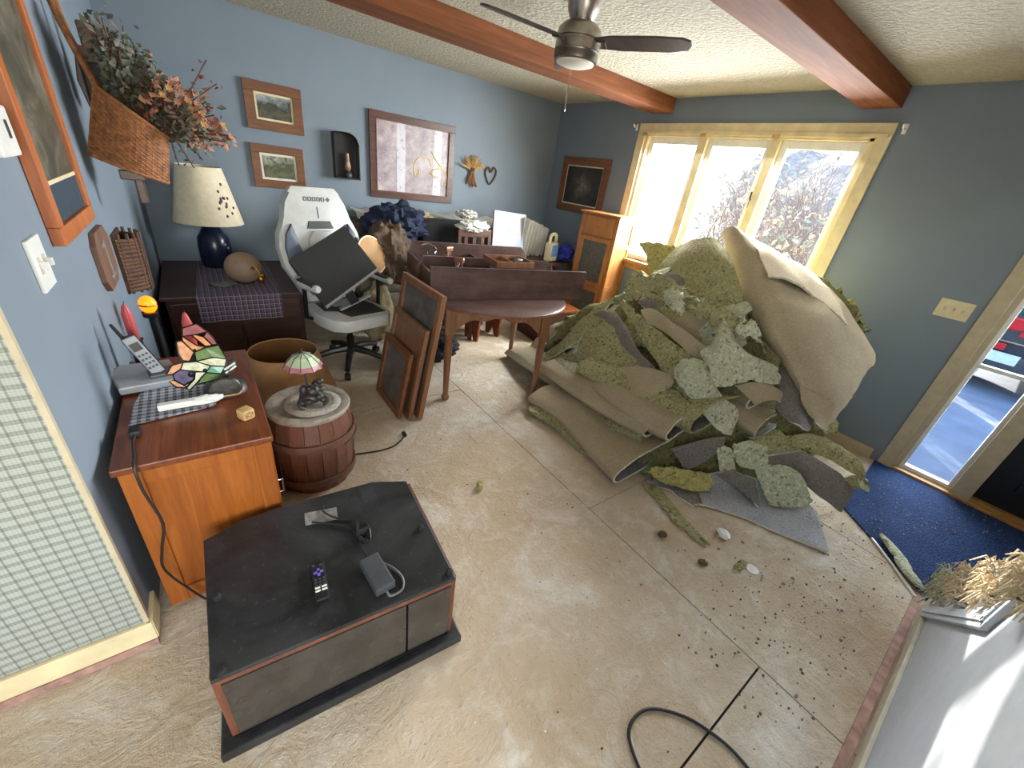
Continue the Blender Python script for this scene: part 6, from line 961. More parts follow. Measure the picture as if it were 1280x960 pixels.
('folded_carpet','lowest tan carpet fold with a wide open loop end on the floor','backing_tan','pile_grey',0.014,0.006,0.015,[[(2.373,0.99,0.22),(2.125,1.002,0.21),(1.908,1.013,0.17),(1.783,1.019,0.116),(1.753,1.021,0.068),(1.793,1.019,0.017),(1.939,1.012,0.023),(2.373,0.99,0.1)],[(2.375,1.324,0.185),(2.156,1.335,0.177),(1.964,1.344,0.142),(1.854,1.35,0.094),(1.827,1.351,0.051),(1.862,1.35,0.006),(1.991,1.343,0.011),(2.375,1.324,0.08)],[(2.345,1.658,0.192),(2.155,1.667,0.184),(1.988,1.676,0.154),(1.892,1.681,0.112),(1.869,1.682,0.075),(1.9,1.68,0.036),(2.012,1.675,0.041),(2.345,1.658,0.1)],[(2.261,1.992,0.169),(2.099,2.0,0.162),(1.958,2.007,0.137),(1.877,2.011,0.101),(1.858,2.012,0.07),(1.884,2.011,0.037),(1.979,2.006,0.041),(2.261,1.992,0.091)]]),
('folded_carpet','long tan carpet fold reaching under the table leg','backing_tan','pile_grey',0.014,0.006,0.015,[[(2.402,1.276,0.361),(2.266,1.283,0.339),(2.147,1.289,0.298),(2.092,1.291,0.257),(2.062,1.293,0.228),(2.102,1.291,0.197),(2.164,1.288,0.208),(2.402,1.276,0.277)],[(2.396,1.797,0.269),(2.276,1.803,0.249),(2.171,1.808,0.213),(2.122,1.81,0.177),(2.096,1.812,0.151),(2.131,1.81,0.124),(2.186,1.807,0.134),(2.396,1.797,0.195)],[(2.383,2.317,0.218),(2.279,2.323,0.2),(2.188,2.327,0.169),(2.145,2.329,0.137),(2.122,2.33,0.115),(2.153,2.329,0.092),(2.201,2.326,0.1),(2.383,2.317,0.153)],[(2.435,2.838,0.137),(2.347,2.842,0.122),(2.27,2.846,0.095),(2.234,2.848,0.069),(2.214,2.849,0.05),(2.24,2.848,0.03),(2.281,2.846,0.037),(2.435,2.838,0.082)]]),
('folded_carpet','tan carpet fold with a narrow round loop,second above the floor fold','backing_tan','pile_grey',0.014,0.006,0.015,[[(2.368,1.064,0.405),(2.232,1.071,0.395),(2.113,1.077,0.361),(2.058,1.08,0.316),(2.028,1.081,0.278),(2.068,1.079,0.237),(2.13,1.076,0.243),(2.368,1.064,0.307)],[(2.338,1.446,0.34),(2.218,1.452,0.331),(2.113,1.457,0.301),(2.064,1.459,0.262),(2.038,1.461,0.228),(2.073,1.459,0.192),(2.128,1.456,0.197),(2.338,1.446,0.254)],[(2.301,1.827,0.316),(2.197,1.833,0.308),(2.106,1.837,0.282),(2.063,1.839,0.248),(2.04,1.84,0.219),(2.071,1.839,0.187),(2.119,1.836,0.192),(2.301,1.827,0.241)],[(2.329,2.209,0.263),(2.241,2.213,0.256),(2.164,2.217,0.234),(2.128,2.219,0.205),(2.108,2.22,0.18),(2.134,2.219,0.153),(2.175,2.217,0.157),(2.329,2.209,0.199)]]),
('folded_carpet','slim tan fold with dark oval loop end above the wide fold','backing_tan','pile_grey',0.014,0.006,0.015,[[(2.391,0.935,0.475),(2.255,0.942,0.471),(2.136,0.948,0.437),(2.081,0.95,0.386),(2.051,0.952,0.338),(2.091,0.95,0.287),(2.153,0.947,0.29),(2.391,0.935,0.36)],[(2.373,1.189,0.426),(2.252,1.195,0.423),(2.147,1.2,0.393),(2.099,1.202,0.347),(2.072,1.204,0.305),(2.108,1.202,0.26),(2.162,1.199,0.263),(2.373,1.189,0.324)],[(2.347,1.442,0.417),(2.242,1.448,0.414),(2.151,1.452,0.388),(2.109,1.454,0.349),(2.086,1.455,0.312),(2.117,1.454,0.273),(2.164,1.451,0.275),(2.347,1.442,0.329)],[(2.386,1.696,0.379),(2.298,1.7,0.377),(2.221,1.704,0.355),(2.185,1.706,0.321),(2.165,1.707,0.29),(2.191,1.706,0.257),(2.232,1.704,0.259),(2.386,1.696,0.304)]]),
('folded_carpet','olive covered carpet fold with a dark slot end in the middle','pad_olive','pile_grey',0.014,0.006,0.015,[[(2.608,0.852,0.55),(2.424,0.861,0.566),(2.263,0.869,0.543),(2.178,0.874,0.489),(2.148,0.875,0.428),(2.188,0.873,0.363),(2.286,0.868,0.358),(2.608,0.852,0.419)],[(2.595,1.188,0.489),(2.432,1.196,0.503),(2.29,1.203,0.483),(2.215,1.207,0.435),(2.188,1.208,0.381),(2.224,1.207,0.324),(2.31,1.202,0.32),(2.595,1.188,0.374)],[(2.52,1.524,0.469),(2.379,1.531,0.481),(2.255,1.537,0.464),(2.19,1.541,0.422),(2.167,1.542,0.375),(2.198,1.54,0.326),(2.273,1.536,0.322),(2.52,1.524,0.369)],[(2.475,1.86,0.419),(2.355,1.866,0.429),(2.251,1.871,0.415),(2.195,1.874,0.38),(2.176,1.875,0.34),(2.202,1.874,0.298),(2.265,1.871,0.295),(2.475,1.86,0.334)]]),
('folded_carpet','small olive fold end peeking between the tan folds','pad_olive','pad_olive',0.014,0.006,0.015,[[(2.27,1.143,0.232),(2.19,1.147,0.23),(2.12,1.15,0.214),(2.1,1.152,0.19),(2.07,1.153,0.168),(2.11,1.151,0.144),(2.13,1.15,0.146),(2.27,1.143,0.178)],[(2.207,1.256,0.205),(2.136,1.259,0.203),(2.074,1.262,0.189),(2.056,1.263,0.168),(2.03,1.264,0.148),(2.065,1.263,0.127),(2.083,1.262,0.128),(2.207,1.256,0.157)],[(2.203,1.368,0.218),(2.142,1.371,0.217),(2.088,1.374,0.204),(2.073,1.375,0.186),(2.05,1.376,0.169),(2.081,1.374,0.15),(2.096,1.373,0.152),(2.203,1.368,0.177)],[(2.221,1.481,0.202),(2.169,1.483,0.201),(2.124,1.485,0.19),(2.111,1.486,0.175),(2.091,1.487,0.16),(2.117,1.486,0.145),(2.13,1.485,0.146),(2.221,1.481,0.167)]]),
('folded_carpet','tan fold with pale frayed loop below the star shaped pad','backing_tan','pile_light',0.014,0.006,0.015,[[(2.897,0.647,0.461),(2.761,0.654,0.486),(2.642,0.66,0.479),(2.587,0.663,0.439),(2.557,0.664,0.388),(2.597,0.662,0.333),(2.659,0.659,0.324),(2.897,0.647,0.36)],[(2.87,0.76,0.459),(2.75,0.766,0.481),(2.645,0.772,0.475),(2.596,0.774,0.44),(2.57,0.775,0.395),(2.605,0.774,0.347),(2.66,0.771,0.338),(2.87,0.76,0.37)],[(2.835,0.874,0.498),(2.731,0.879,0.517),(2.64,0.883,0.512),(2.598,0.886,0.481),(2.575,0.887,0.442),(2.605,0.885,0.4),(2.653,0.883,0.393),(2.835,0.874,0.42)],[(2.866,0.987,0.507),(2.778,0.991,0.524),(2.701,0.995,0.519),(2.665,0.997,0.493),(2.645,0.998,0.46),(2.671,0.997,0.425),(2.712,0.995,0.418),(2.866,0.987,0.442)]]),
('folded_carpet','short tan fold with frayed edge above the olive low pad','backing_tan','pile_light',0.014,0.006,0.015,[[(2.959,0.766,0.608),(2.807,0.774,0.617),(2.674,0.78,0.601),(2.609,0.784,0.566),(2.579,0.785,0.528),(2.619,0.783,0.487),(2.693,0.779,0.484),(2.959,0.766,0.524)],[(2.958,0.867,0.592),(2.824,0.873,0.6),(2.707,0.879,0.586),(2.649,0.882,0.555),(2.623,0.883,0.521),(2.658,0.882,0.485),(2.723,0.878,0.483),(2.958,0.867,0.518)],[(2.927,0.967,0.617),(2.811,0.973,0.623),(2.709,0.978,0.612),(2.659,0.981,0.585),(2.636,0.982,0.555),(2.667,0.98,0.524),(2.723,0.977,0.522),(2.927,0.967,0.553)],[(2.958,1.068,0.612),(2.859,1.073,0.618),(2.773,1.077,0.608),(2.73,1.079,0.585),(2.711,1.08,0.56),(2.737,1.079,0.533),(2.785,1.076,0.532),(2.958,1.068,0.558)]]),
('stair_carpet','pale green pad remnant on the lowest stair','pad_pale','pile_grey',0.014,0.016,0.08,[[(2.584,-1.2,0.08),(2.593,-0.95,0.082),(2.576,-0.7,0.077),(2.581,-0.5,0.085),(2.594,-0.38,0.074),(2.579,-0.31,0.088)],[(2.582,-1.2,0.18),(2.591,-0.95,0.182),(2.574,-0.7,0.177),(2.579,-0.5,0.185),(2.592,-0.38,0.174),(2.577,-0.31,0.188)],[(2.56,-1.2,0.215),(2.569,-0.95,0.217),(2.552,-0.7,0.212),(2.557,-0.5,0.22),(2.57,-0.38,0.209),(2.555,-0.31,0.223)],[(2.44,-1.2,0.21),(2.449,-0.95,0.212),(2.432,-0.7,0.207),(2.437,-0.5,0.215),(2.45,-0.38,0.204),(2.435,-0.31,0.218)],[(2.31,-1.2,0.205),(2.319,-0.95,0.207),(2.302,-0.7,0.202),(2.307,-0.5,0.21),(2.32,-0.38,0.199),(2.305,-0.31,0.213)]]),
('stair_carpet','frayed cream carpet remnant on the second stair','backing_pale','pile_grey',0.014,0.016,0.08,[[(2.322,-1.2,0.29),(2.315,-0.95,0.271),(2.304,-0.7,0.288),(2.321,-0.5,0.273),(2.318,-0.38,0.285),(2.304,-0.31,0.277)],[(2.32,-1.2,0.39),(2.313,-0.95,0.371),(2.302,-0.7,0.388),(2.319,-0.5,0.373),(2.316,-0.38,0.385),(2.302,-0.31,0.377)],[(2.298,-1.2,0.425),(2.291,-0.95,0.406),(2.28,-0.7,0.423),(2.297,-0.5,0.408),(2.294,-0.38,0.42),(2.28,-0.31,0.412)],[(2.178,-1.2,0.42),(2.171,-0.95,0.401),(2.16,-0.7,0.418),(2.177,-0.5,0.403),(2.174,-0.38,0.415),(2.16,-0.31,0.407)],[(2.048,-1.2,0.415),(2.041,-0.95,0.396),(2.03,-0.7,0.413),(2.047,-0.5,0.398),(2.044,-0.38,0.41),(2.03,-0.31,0.402)]]),
('stair_carpet','frayed cream carpet remnant on the third stair above the moulding','backing_pale','pile_grey',0.014,0.016,0.08,[[(2.053,-1.2,0.491),(2.036,-0.95,0.468),(2.041,-0.7,0.492),(2.054,-0.5,0.468),(2.039,-0.38,0.492),(2.039,-0.31,0.468)],[(2.051,-1.2,0.591),(2.034,-0.95,0.568),(2.039,-0.7,0.592),(2.052,-0.5,0.568),(2.037,-0.38,0.592),(2.037,-0.31,0.568)],[(2.029,-1.2,0.626),(2.012,-0.95,0.603),(2.017,-0.7,0.627),(2.03,-0.5,0.603),(2.015,-0.38,0.627),(2.015,-0.31,0.603)],[(1.909,-1.2,0.621),(1.892,-0.95,0.598),(1.897,-0.7,0.622),(1.91,-0.5,0.598),(1.895,-0.38,0.622),(1.895,-0.31,0.598)],[(1.779,-1.2,0.616),(1.762,-0.95,0.593),(1.767,-0.7,0.617),(1.78,-0.5,0.593),(1.765,-0.38,0.617),(1.765,-0.31,0.593)]]),
('stair_carpet','frayed cream carpet remnant on the fourth stair','backing_pale','pile_grey',0.014,0.016,0.08,[[(1.775,-1.2,0.682),(1.764,-0.95,0.677),(1.781,-0.7,0.685),(1.778,-0.5,0.674),(1.764,-0.38,0.688),(1.778,-0.31,0.671)],[(1.773,-1.2,0.782),(1.762,-0.95,0.777),(1.779,-0.7,0.785),(1.776,-0.5,0.774),(1.762,-0.38,0.788),(1.776,-0.31,0.771)],[(1.751,-1.2,0.817),(1.74,-0.95,0.812),(1.757,-0.7,0.82),(1.754,-0.5,0.809),(1.74,-0.38,0.823),(1.754,-0.31,0.806)],[(1.631,-1.2,0.812),(1.62,-0.95,0.807),(1.637,-0.7,0.815),(1.634,-0.5,0.804),(1.62,-0.38,0.818),(1.634,-0.31,0.801)],[(1.501,-1.2,0.807),(1.49,-0.95,0.802),(1.507,-0.7,0.81),(1.504,-0.5,0.799),(1.49,-0.38,0.813),(1.504,-0.31,0.796)]]),
]
CORE = [[0.0,0.0,0.0,0.0,0.0,0.0,0.0,0.0,0.0,0.0,0.0,0.0,0.0,0.0,0.0,0.0,0.0,0.0,0.0,0.0,0.0,0.0,0.0,0.0,0.0,0.0,0.0],[0.0,0.0,0.0,0.0,0.0,0.0,0.0,0.0,0.0,0.0,0.0,0.0,0.0,0.0,0.0,0.0,0.0,0.0,0.0,0.0,0.0,0.0,0.0,0.0,0.0,0.0,0.0],[0.0,0.0,0.0,0.0,0.0,0.0,0.0,0.0,0.0,0.0,0.0,0.0,0.0,0.0,0.0,0.0,0.0,0.0,0.0,0.0,0.0,0.0,0.0,0.0,0.0,0.0,0.0],[0.0,0.0,0.0,0.0,0.0,0.0,0.0,0.0,0.0,0.0,0.0,0.0,0.0,0.0,0.0,0.0,0.0,0.0,0.0,0.0,0.0,0.0,0.0,0.0,0.0,0.0,0.0],[0.0,0.0,0.0,0.0,0.0,0.0,0.0,0.0,0.0,0.053,0.073,0.073,0.073,0.073,0.073,0.073,0.073,0.073,0.073,0.073,0.073,0.073,0.073,0.073,0.073,0.073,0.073],[0.0,0.0,0.0,0.0,0.0,0.0,0.0,0.029,0.106,0.183,0.26,0.281,0.281,0.281,0.281,0.281,0.281,0.281,0.281,0.281,0.281,0.281,0.281,0.281,0.281,0.281,0.281],[0.0,0.0,0.0,0.0,0.0,0.006,0.083,0.16,0.237,0.314,0.391,0.468,0.49,0.49,0.49,0.49,0.49,0.49,0.49,0.49,0.49,0.49,0.49,0.49,0.49,0.49,0.49],[0.0,0.0,0.0,0.0,0.059,0.136,0.213,0.29,0.367,0.444,0.521,0.598,0.675,0.698,0.698,0.698,0.698,0.698,0.698,0.698,0.698,0.698,0.698,0.698,0.698,0.698,0.698],[0.0,0.0,0.036,0.113,0.19,0.267,0.344,0.421,0.498,0.575,0.652,0.728,0.805,0.882,0.906,0.906,0.906,0.906,0.906,0.906,0.906,0.906,0.906,0.906,0.88,0.823,0.766],[0.0,0.0,0.068,0.145,0.222,0.299,0.376,0.453,0.53,0.606,0.683,0.76,0.837,0.914,0.991,1.068,1.114,1.114,1.114,1.114,1.108,1.051,0.994,0.937,0.88,0.823,0.766],[0.0,0.0,0.073,0.15,0.227,0.304,0.381,0.458,0.535,0.612,0.689,0.766,0.843,0.92,0.997,1.074,1.151,1.228,1.222,1.165,1.108,1.051,0.994,0.937,0.88,0.823,0.766],[0.0,0.002,0.079,0.156,0.233,0.31,0.387,0.464,0.541,0.618,0.695,0.772,0.849,0.926,1.002,1.079,1.156,1.233,1.222,1.165,1.108,1.051,0.994,0.937,0.88,0.823,0.766],[0.0,0.003,0.08,0.157,0.234,0.311,0.388,0.465,0.542,0.619,0.695,0.772,0.849,0.926,1.003,1.08,1.157,1.234,1.222,1.165,1.108,1.051,0.994,0.937,0.88,0.823,0.766],[0.0,0.0,0.051,0.128,0.205,0.282,0.359,0.436,0.513,0.59,0.667,0.744,0.821,0.898,0.975,1.051,1.128,1.205,1.222,1.165,1.108,1.051,0.994,0.937,0.88,0.823,0.766],[0.0,0.0,0.022,0.099,0.176,0.253,0.33,0.407,0.484,0.561,0.638,0.715,0.792,0.869,0.946,1.023,1.1,1.177,1.222,1.165,1.108,1.051,0.994,0.937,0.88,0.823,0.766],[0.0,0.0,0.0,0.071,0.148,0.224,0.301,0.378,0.455,0.532,0.609,0.686,0.763,0.84,0.917,0.994,1.071,1.148,1.183,1.165,1.108,1.051,0.994,0.937,0.88,0.823,0.766],[0.0,0.0,0.0,0.042,0.119,0.196,0.273,0.35,0.427,0.504,0.581,0.657,0.734,0.811,0.888,0.965,1.042,1.073,1.073,1.073,1.073,1.051,0.994,0.937,0.88,0.823,0.766],[0.0,0.0,0.0,0.013,0.09,0.167,0.244,0.321,0.398,0.475,0.552,0.629,0.706,0.783,0.86,0.937,0.964,0.964,0.964,0.964,0.964,0.964,0.964,0.937,0.88,0.823,0.766],[0.0,0.0,0.0,0.0,0.061,0.138,0.215,0.292,0.369,0.446,0.523,0.6,0.677,0.754,0.831,0.855,0.855,0.855,0.855,0.855,0.855,0.855,0.855,0.855,0.855,0.823,0.766],[0.0,0.0,0.0,0.0,0.033,0.11,0.186,0.263,0.34,0.417,0.494,0.571,0.648,0.725,0.745,0.745,0.745,0.745,0.745,0.745,0.745,0.745,0.745,0.745,0.745,0.745,0.745],[0.0,0.0,0.0,0.0,0.004,0.081,0.158,0.235,0.312,0.389,0.466,0.542,0.619,0.636,0.636,0.636,0.636,0.636,0.636,0.636,0.636,0.636,0.636,0.636,0.636,0.636,0.636],[0.0,0.0,0.0,0.0,0.0,0.044,0.121,0.198,0.275,0.352,0.429,0.506,0.527,0.527,0.527,0.527,0.527,0.527,0.527,0.527,0.527,0.527,0.527,0.527,0.527,0.527,0.527],[0.0,0.0,0.0,0.0,0.0,0.006,0.083,0.16,0.237,0.314,0.391,0.417,0.417,0.417,0.417,0.417,0.417,0.417,0.417,0.417,0.417,0.417,0.417,0.417,0.417,0.417,0.417],[0.0,0.0,0.0,0.0,0.0,0.0,0.046,0.123,0.2,0.277,0.308,0.308,0.308,0.308,0.308,0.308,0.308,0.308,0.308,0.308,0.308,0.308,0.308,0.308,0.308,0.308,0.308],[0.0,0.0,0.0,0.0,0.0,0.0,0.008,0.085,0.162,0.199,0.199,0.199,0.199,0.199,0.199,0.199,0.199,0.199,0.199,0.199,0.199,0.199,0.199,0.199,0.199,0.199,0.199],[0.0,0.0,0.0,0.0,0.0,0.0,0.0,0.048,0.089,0.089,0.089,0.089,0.089,0.089,0.089,0.089,0.089,0.089,0.089,0.089,0.089,0.089,0.089,0.089,0.089,0.089,0.089],[0.0,0.0,0.0,0.0,0.0,0.0,0.0,0.0,0.0,0.0,0.0,0.0,0.0,0.0,0.0,0.0,0.0,0.0,0.0,0.0,0.0,0.0,0.0,0.0,0.0,0.0,0.0]]
# ------------------------------------------------------------------ heap of torn carpet, underlay and folds
def cr(p0, p1, p2, p3, t_): return 0.5 * ((2 * p1) + (p2 - p0) * t_ + (2 * p0 - 5 * p1 + 4 * p2 - p3) * t_ ** 2 + (3 * p1 - p0 - 3 * p2 + p3) * t_ ** 3)
def cr_row(r, u):
    n = len(r) - 1; k = min(n - 1, int(u * n)); t_ = u * n - k
    return cr(r[max(0, k - 1)], r[k], r[k + 1], r[min(n, k + 2)], t_)
def sheet(name, label, top, bot, th, nz, jag, rows, seed):
    G_ = [[Vector(p) for p in r] for r in reversed(rows)]; o = sum((p for r in G_ for p in r), Vector()) / sum(len(r) for r in G_)
    o.z = min(p.z for r in G_ for p in r)
    nu = 7 * (len(G_[0]) - 1); nv = 7 * (len(G_) - 1)
    def nn(a, s): return abs(noise.noise(Vector((a, s + seed * 3.7, seed)))) + 0.5 * abs(noise.noise(Vector((a * 2.7, s + seed * 1.9, seed + 5))))
    def fn(u, v):
        uu = jag * nn(v * 7, 0) * (1 - u) ** 2; uu2 = jag * nn(v * 7, 9) * u ** 2; vv = jag * nn(u * 7, 20) * (1 - v) ** 2; vv2 = jag * nn(u * 7, 31) * v ** 2
        U = min(1, max(0, u + uu - uu2)); V_ = min(1, max(0, v + vv - vv2))
        p = cr_row([cr_row(r, U) for r in G_], V_)
        q = p * 6.0 + Vector((seed, 0, 0)); d = Vector((noise.noise(q), noise.noise(q + Vector((31, 0, 0))), noise.noise(q + Vector((0, 47, 0)))))
        q2 = p * 21.0; d2 = Vector((noise.noise(q2), noise.noise(q2 + Vector((31, 0, 0))), noise.noise(q2 + Vector((0, 47, 0)))))
        p = p + d * nz + d2 * nz * 0.45
        if p.z < 0.004 + th * 0.5: p.z = 0.004 + th * 0.5
        return p - o
    ed = 'carpet_edge' if top.startswith('back') else ('carpet_edge' if top.startswith('pile') else top)
    b = B().grid(fn, nu, nv, 0, th, 1, 2)
    for vx in b.bm.verts:
        if vx.co.z + o.z < 0.0015: vx.co.z = 0.0015 - o.z
    cat = 'carpet' if 'carpet' in name and 'pad' not in name else 'carpet pad'
    return tag(obj(name, b, [top, bot, ed], None, True, o), label, cat)
GROUPS = {'torn %s scrap tucked among the larger heap pieces' % k: 'loose %s scraps in the heap' % k for k in ('olive underlay', 'dark olive underlay', 'pale green underlay', 'tan carpet', 'grey carpet')}
for i, s in enumerate(SHEETS):
    o = sheet(*s, i + 1.37)
    if s[1] in GROUPS: o['group'] = GROUPS[s[1]]
    if s[0] == 'stair_carpet':                       # loose yarn fringe along the cut side
        rnd = random.Random(int(i)); b = B(); zt = max(p[2] for r in s[7] for p in r); xa = min(p[0] for r in s[7] for p in r); xb = max(p[0] for r in s[7] for p in r)
        for k in range(150):
            x = rnd.uniform(xa + .02, xb); y = rnd.uniform(-.36, -.31); L = rnd.uniform(.02, .07); z = zt - .004
            p = Vector((x, y, z)); q = p + Vector((rnd.gauss(.0, .02), rnd.uniform(.0, .03), rnd.uniform(-.01, .025))); e = q + Vector((rnd.gauss(0, .015), rnd.uniform(0, .02), -L))
            b.tube([v - o.location for v in (p, q, e)], [.004, .003, .0015], 4)
        obj('frayed_fringe', b, s[2], o)['kind'] = 'stuff'
n_ = len(CORE) - 1
def corefn(u, v):
    fi, fj = u * n_, v * n_; i, j = min(n_ - 1, int(fi)), min(n_ - 1, int(fj)); a, c = fi - i, fj - j
    h = (CORE[j][i] * (1 - a) + CORE[j][i + 1] * a) * (1 - c) + (CORE[j + 1][i] * (1 - a) + CORE[j + 1][i + 1] * a) * c
    x = 1.9 + 1.95 * u; y = 0.1 + 2.85 * v
    if h > 0.02: h = max(0.003, h + 0.05 * noise.noise(Vector((x * 5, y * 5, 0))) - 0.02)
    return (x - 2.9, y - 1.5, h)
hb_ = B().grid(corefn, 70, 90)
bmesh.ops.delete(hb_.bm, geom=[f for f in hb_.bm.faces if max(v.co.z for v in f.verts) < 0.035], context='FACES')
tag(obj('carpet_heap', hb_, 'pad_dark', None, True, (2.9, 1.5, 0.0)), 'crumpled olive underlay bulk filling the inside of the heap', 'carpet heap')

# ------------------------------------------------------------------ blue carpet, edging strips, debris
def blue(u, v):
    a = Vector((3.02, 0.15, 0)).lerp(Vector((XB - .035, 0.20, 0)), u); c = Vector((2.62, -0.345, 0)).lerp(Vector((XB - .035, -1.3, 0)), u)
    if True: c = Vector((2.60 + 1.345 * u, -0.345 - 0.95 * min(1, u * 3.0), 0))
    p = a.lerp(c, v); return (p.x - 3.2, p.y, 0.013 + 0.003 * noise.noise(p * 6))
tag(obj('blue_carpet', B().grid(blue, 40, 30, 0, -0.011), 'blue_carpet', None, True, (3.2, 0, 0)), 'dark blue carpet left at the entrance before the sidelight', 'carpet')
for k, (p, q, m, r, lab) in enumerate((((2.90, -.03, .006), (2.60, -.325, .006), 'steel', .006, 'thin bright metal edging strip at the blue carpet border'), ((2.86, -.045, .006), (2.57, -.30, .006), 'white_plastic', .007, 'white plastic edging strip beside the metal strip'))):
    o = (Vector(p) + Vector(q)) / 2; tag(obj('edging_strip', B().tube([Vector(p) - o, Vector((0.01, 0, 0)), Vector(q) - o], r, 6), m, None, False, (o.x, o.y, r)), lab, 'strip')
for k, (x, y, L, a, lab) in enumerate(((2.82, -.155, .26, .75, 'longer pale green foam strip lying on the blue carpet edge'), (2.70, -.235, .2, .8, 'shorter pale green foam strip near the stair foot'))):
    b = B().ell((0, 0, .018), (L / 2, .028, .017), 0, None, 20, 8, lambda d: 1 + .22 * noise.noise(d * 4 + Vector((k, 0, 0)))); tag(obj('foam_strip', b, 'pad_pale', None, False, (x, y, 0.014), (0, 0, a)), lab, 'foam scrap')
wsh = smooth_path([(0.026 * math.cos(g * PI / 6), 0.026 * math.sin(g * PI / 6), 0) for g in range(12)], 2, True)
tag(obj('white_ring', B().lathe([(.010, .0), (.030, .0), (.030, .004), (.010, .004)], 24, 0, None, False).lathe([(.009, .0041), (.001, .0042)], 12), 'white_plastic', None, False, (1.958, .242, 0.0005)), 'white plastic washer ring on the bare floor', 'washer')
for k, (x, y, sx, sy, sz, m, lab) in enumerate(((1.915, .285, .045, .02, .014, 'pad_olive', 'olive foam crumb right beside the white washer'), (1.037, 1.389, .03, .022, .018, 'pad_yellow', 'yellow foam crumb alone in the middle of the floor'), (2.03, .44, .04, .03, .02, 'foil', 'crumpled clear plastic scrap at the grey remnant corner'), (1.75, .40, .025, .02, .01, 'twig', 'brown crumb on the floor below the foam strip'), (1.72, .62, .028, .02, .01, 'twig', 'brown crumb near the trailing foam strip'))):
    b = B().ell((0, 0, sz), (sx, sy, sz), 0, None, 14, 8, lambda d: 1 + .35 * noise.noise(d * 3 + Vector((k * 3, 0, 0)))); tag(obj('foam_crumb', b, m, None, False, (x, y, 0.001), (0, 0, k * .7)), lab, 'scrap')
rnd = random.Random(21)
def crumbs(n, fx, mat, label, smin, smax):
    b = B()
    for i in range(n):
        x, y = fx(); s = rnd.uniform(smin, smax); b.ell((x, y, s * .3), (s, s * rnd.uniform(.4, .9), s * .4), 0, None, 6, 4, lambda d: 1 + .4 * noise.noise(d * 2 + Vector((i, 0, 0))))
    o = tag(obj('floor_debris', b, mat), label, 'debris'); o['kind'] = 'stuff'
def free(x, y): return not (-.3 < x < .6 and .65 < y < 1.5) and not (x < .1 and y > 1.2) and not (math.hypot(x - .295, y - 1.93) < .3)
def right():
    while True:
        x = rnd.uniform(1.3, 2.95); y = rnd.gauss(.0, .22)
        if -.28 < y < .75 and y < 1.1 - .3 * x + .35: return x, y
def allf():
    while True:
        x = rnd.uniform(-.3, 2.3); y = rnd.uniform(-.25, 3.0)
        if free(x, y) and not (x > 1.85 and y > .3): return x, y
crumbs(220, right, 'sofa_cloth', 'dark crumbs and splinters scattered near the stair base', .003, .008); crumbs(60, right, 'stone_grey', 'small grey foam crumbs scattered near the stair base', .004, .011)
crumbs(130, allf, 'foil', 'tiny white specks of plaster on the bare floor', .002, .005); crumbs(120, allf, 'twig', 'tiny brown specks scattered over the bare floor', .002, .006)
lp = smooth_path([(0.80, -0.02, .006), (0.82, .08, .006), (0.87, .16, .006), (0.97, .165, .006), (1.06, .09, .006), (1.11, .0, .006), (1.13, -.1, .006), (1.10, -.22, .006), (1.0, -.28, .006), (.88, -.22, .006)], 8, True)
tag(obj('cable_loop', B().tube(lp, .0055, 8, 0, None, True), 'black_cable', None, True), 'black cable lying in a loop on the bare floor near the stairs', 'cable')

def onblue():
    while True:
        x = rnd.uniform(2.75, 3.9); y = rnd.uniform(-.6, .1)
        if y < .15 and x > 2.75 - .9 * y * (y < 0) - 1.0 * y: return x, y
b_ = B()
for i in range(150):
    x, y = onblue(); s_ = rnd.uniform(.003, .008); b_.ell((x, y, .016), (s_, s_ * .6, .003), 0, None, 6, 4)
o = tag(obj('carpet_lint', b_, 'stone_grey'), 'pale lint and dust specks on the blue carpet', 'debris'); o['kind'] = 'stuff'
# ------------------------------------------------------------------ outside
struct('ground', B().bx(XB + .16, 60, -30, 40, -.5, -.25).bx(-40, -3.6, -30, 40, -.5, -.25), 'grass_out', None, 'winter lawn outside')
struct('porch_slab', B().bx(XB + .16, 16, -4.0, 0.9, -.25, -.18), 'concrete', None, 'pale concrete walk outside the entrance')
ps = struct('shade_screen', B().bx(4.35, 4.45, .78, .88, -.18, 2.5).bx(9.9, 10.0, .78, .88, -.18, 2.5), 'white_paint', None, 'unseen board screen added to shade the walk')  # unseen screen added to keep sun off the walk
for k in range(16):
    if k in (5, 11): continue  # gaps left so sun streaks reach the walk
    obj('shade_board', B().bx(4.46 + .34 * k, 4.46 + .34 * k + .33, .81, .84, -.15, 2.45), 'white_paint', ps)
cr_ = thing('parked_vehicle', 'dark grey vehicle parked outside, rear seen through the sidelight', 'car', (8.4, -.62, -.18), 0)
def carprism(p, y0, y1, m, nm, bev=.03, par=None): return obj(nm, B().prism(p, -y1, -y0, 0, RX(PI / 2), bev), m, par or cr_, True)
bd = carprism([(0.05, .35), (3.9, .35), (4.0, .6), (3.9, .95), (2.9, 1.05), (0.04, 1.05), (0, .7)], -.9, .9, 'car_paint', 'body')
carprism([(.08, 1.04), (2.85, 1.04), (2.2, 1.55), (.35, 1.58)], -.8, .8, 'car_paint', 'cabin'); carprism([(.02, 1.12), (.06, 1.12), (.30, 1.5), (.26, 1.5)], -.7, .7, 'car_glass', 'rear_window', .004)
obj('bumper', B().bx(-.09, .06, -.88, .88, .35, .56, 0, None, .04), 'dark_grey_plastic', cr_, True)
for s in (-1, 1):
    obj('tail_light', B().bx(-.02, .05, s * .88, s * .58, .86, 1.02, 0, None, .02), 'car_red', cr_)
    for x_ in (.8, 3.1): obj('wheel', B().lathe([(.2, -.11), (.33, -.1), (.33, .1), (.2, .11)], 24, 0, TR(x_, s * .82, .33) @ RX(PI / 2)), 'rubber', cr_)
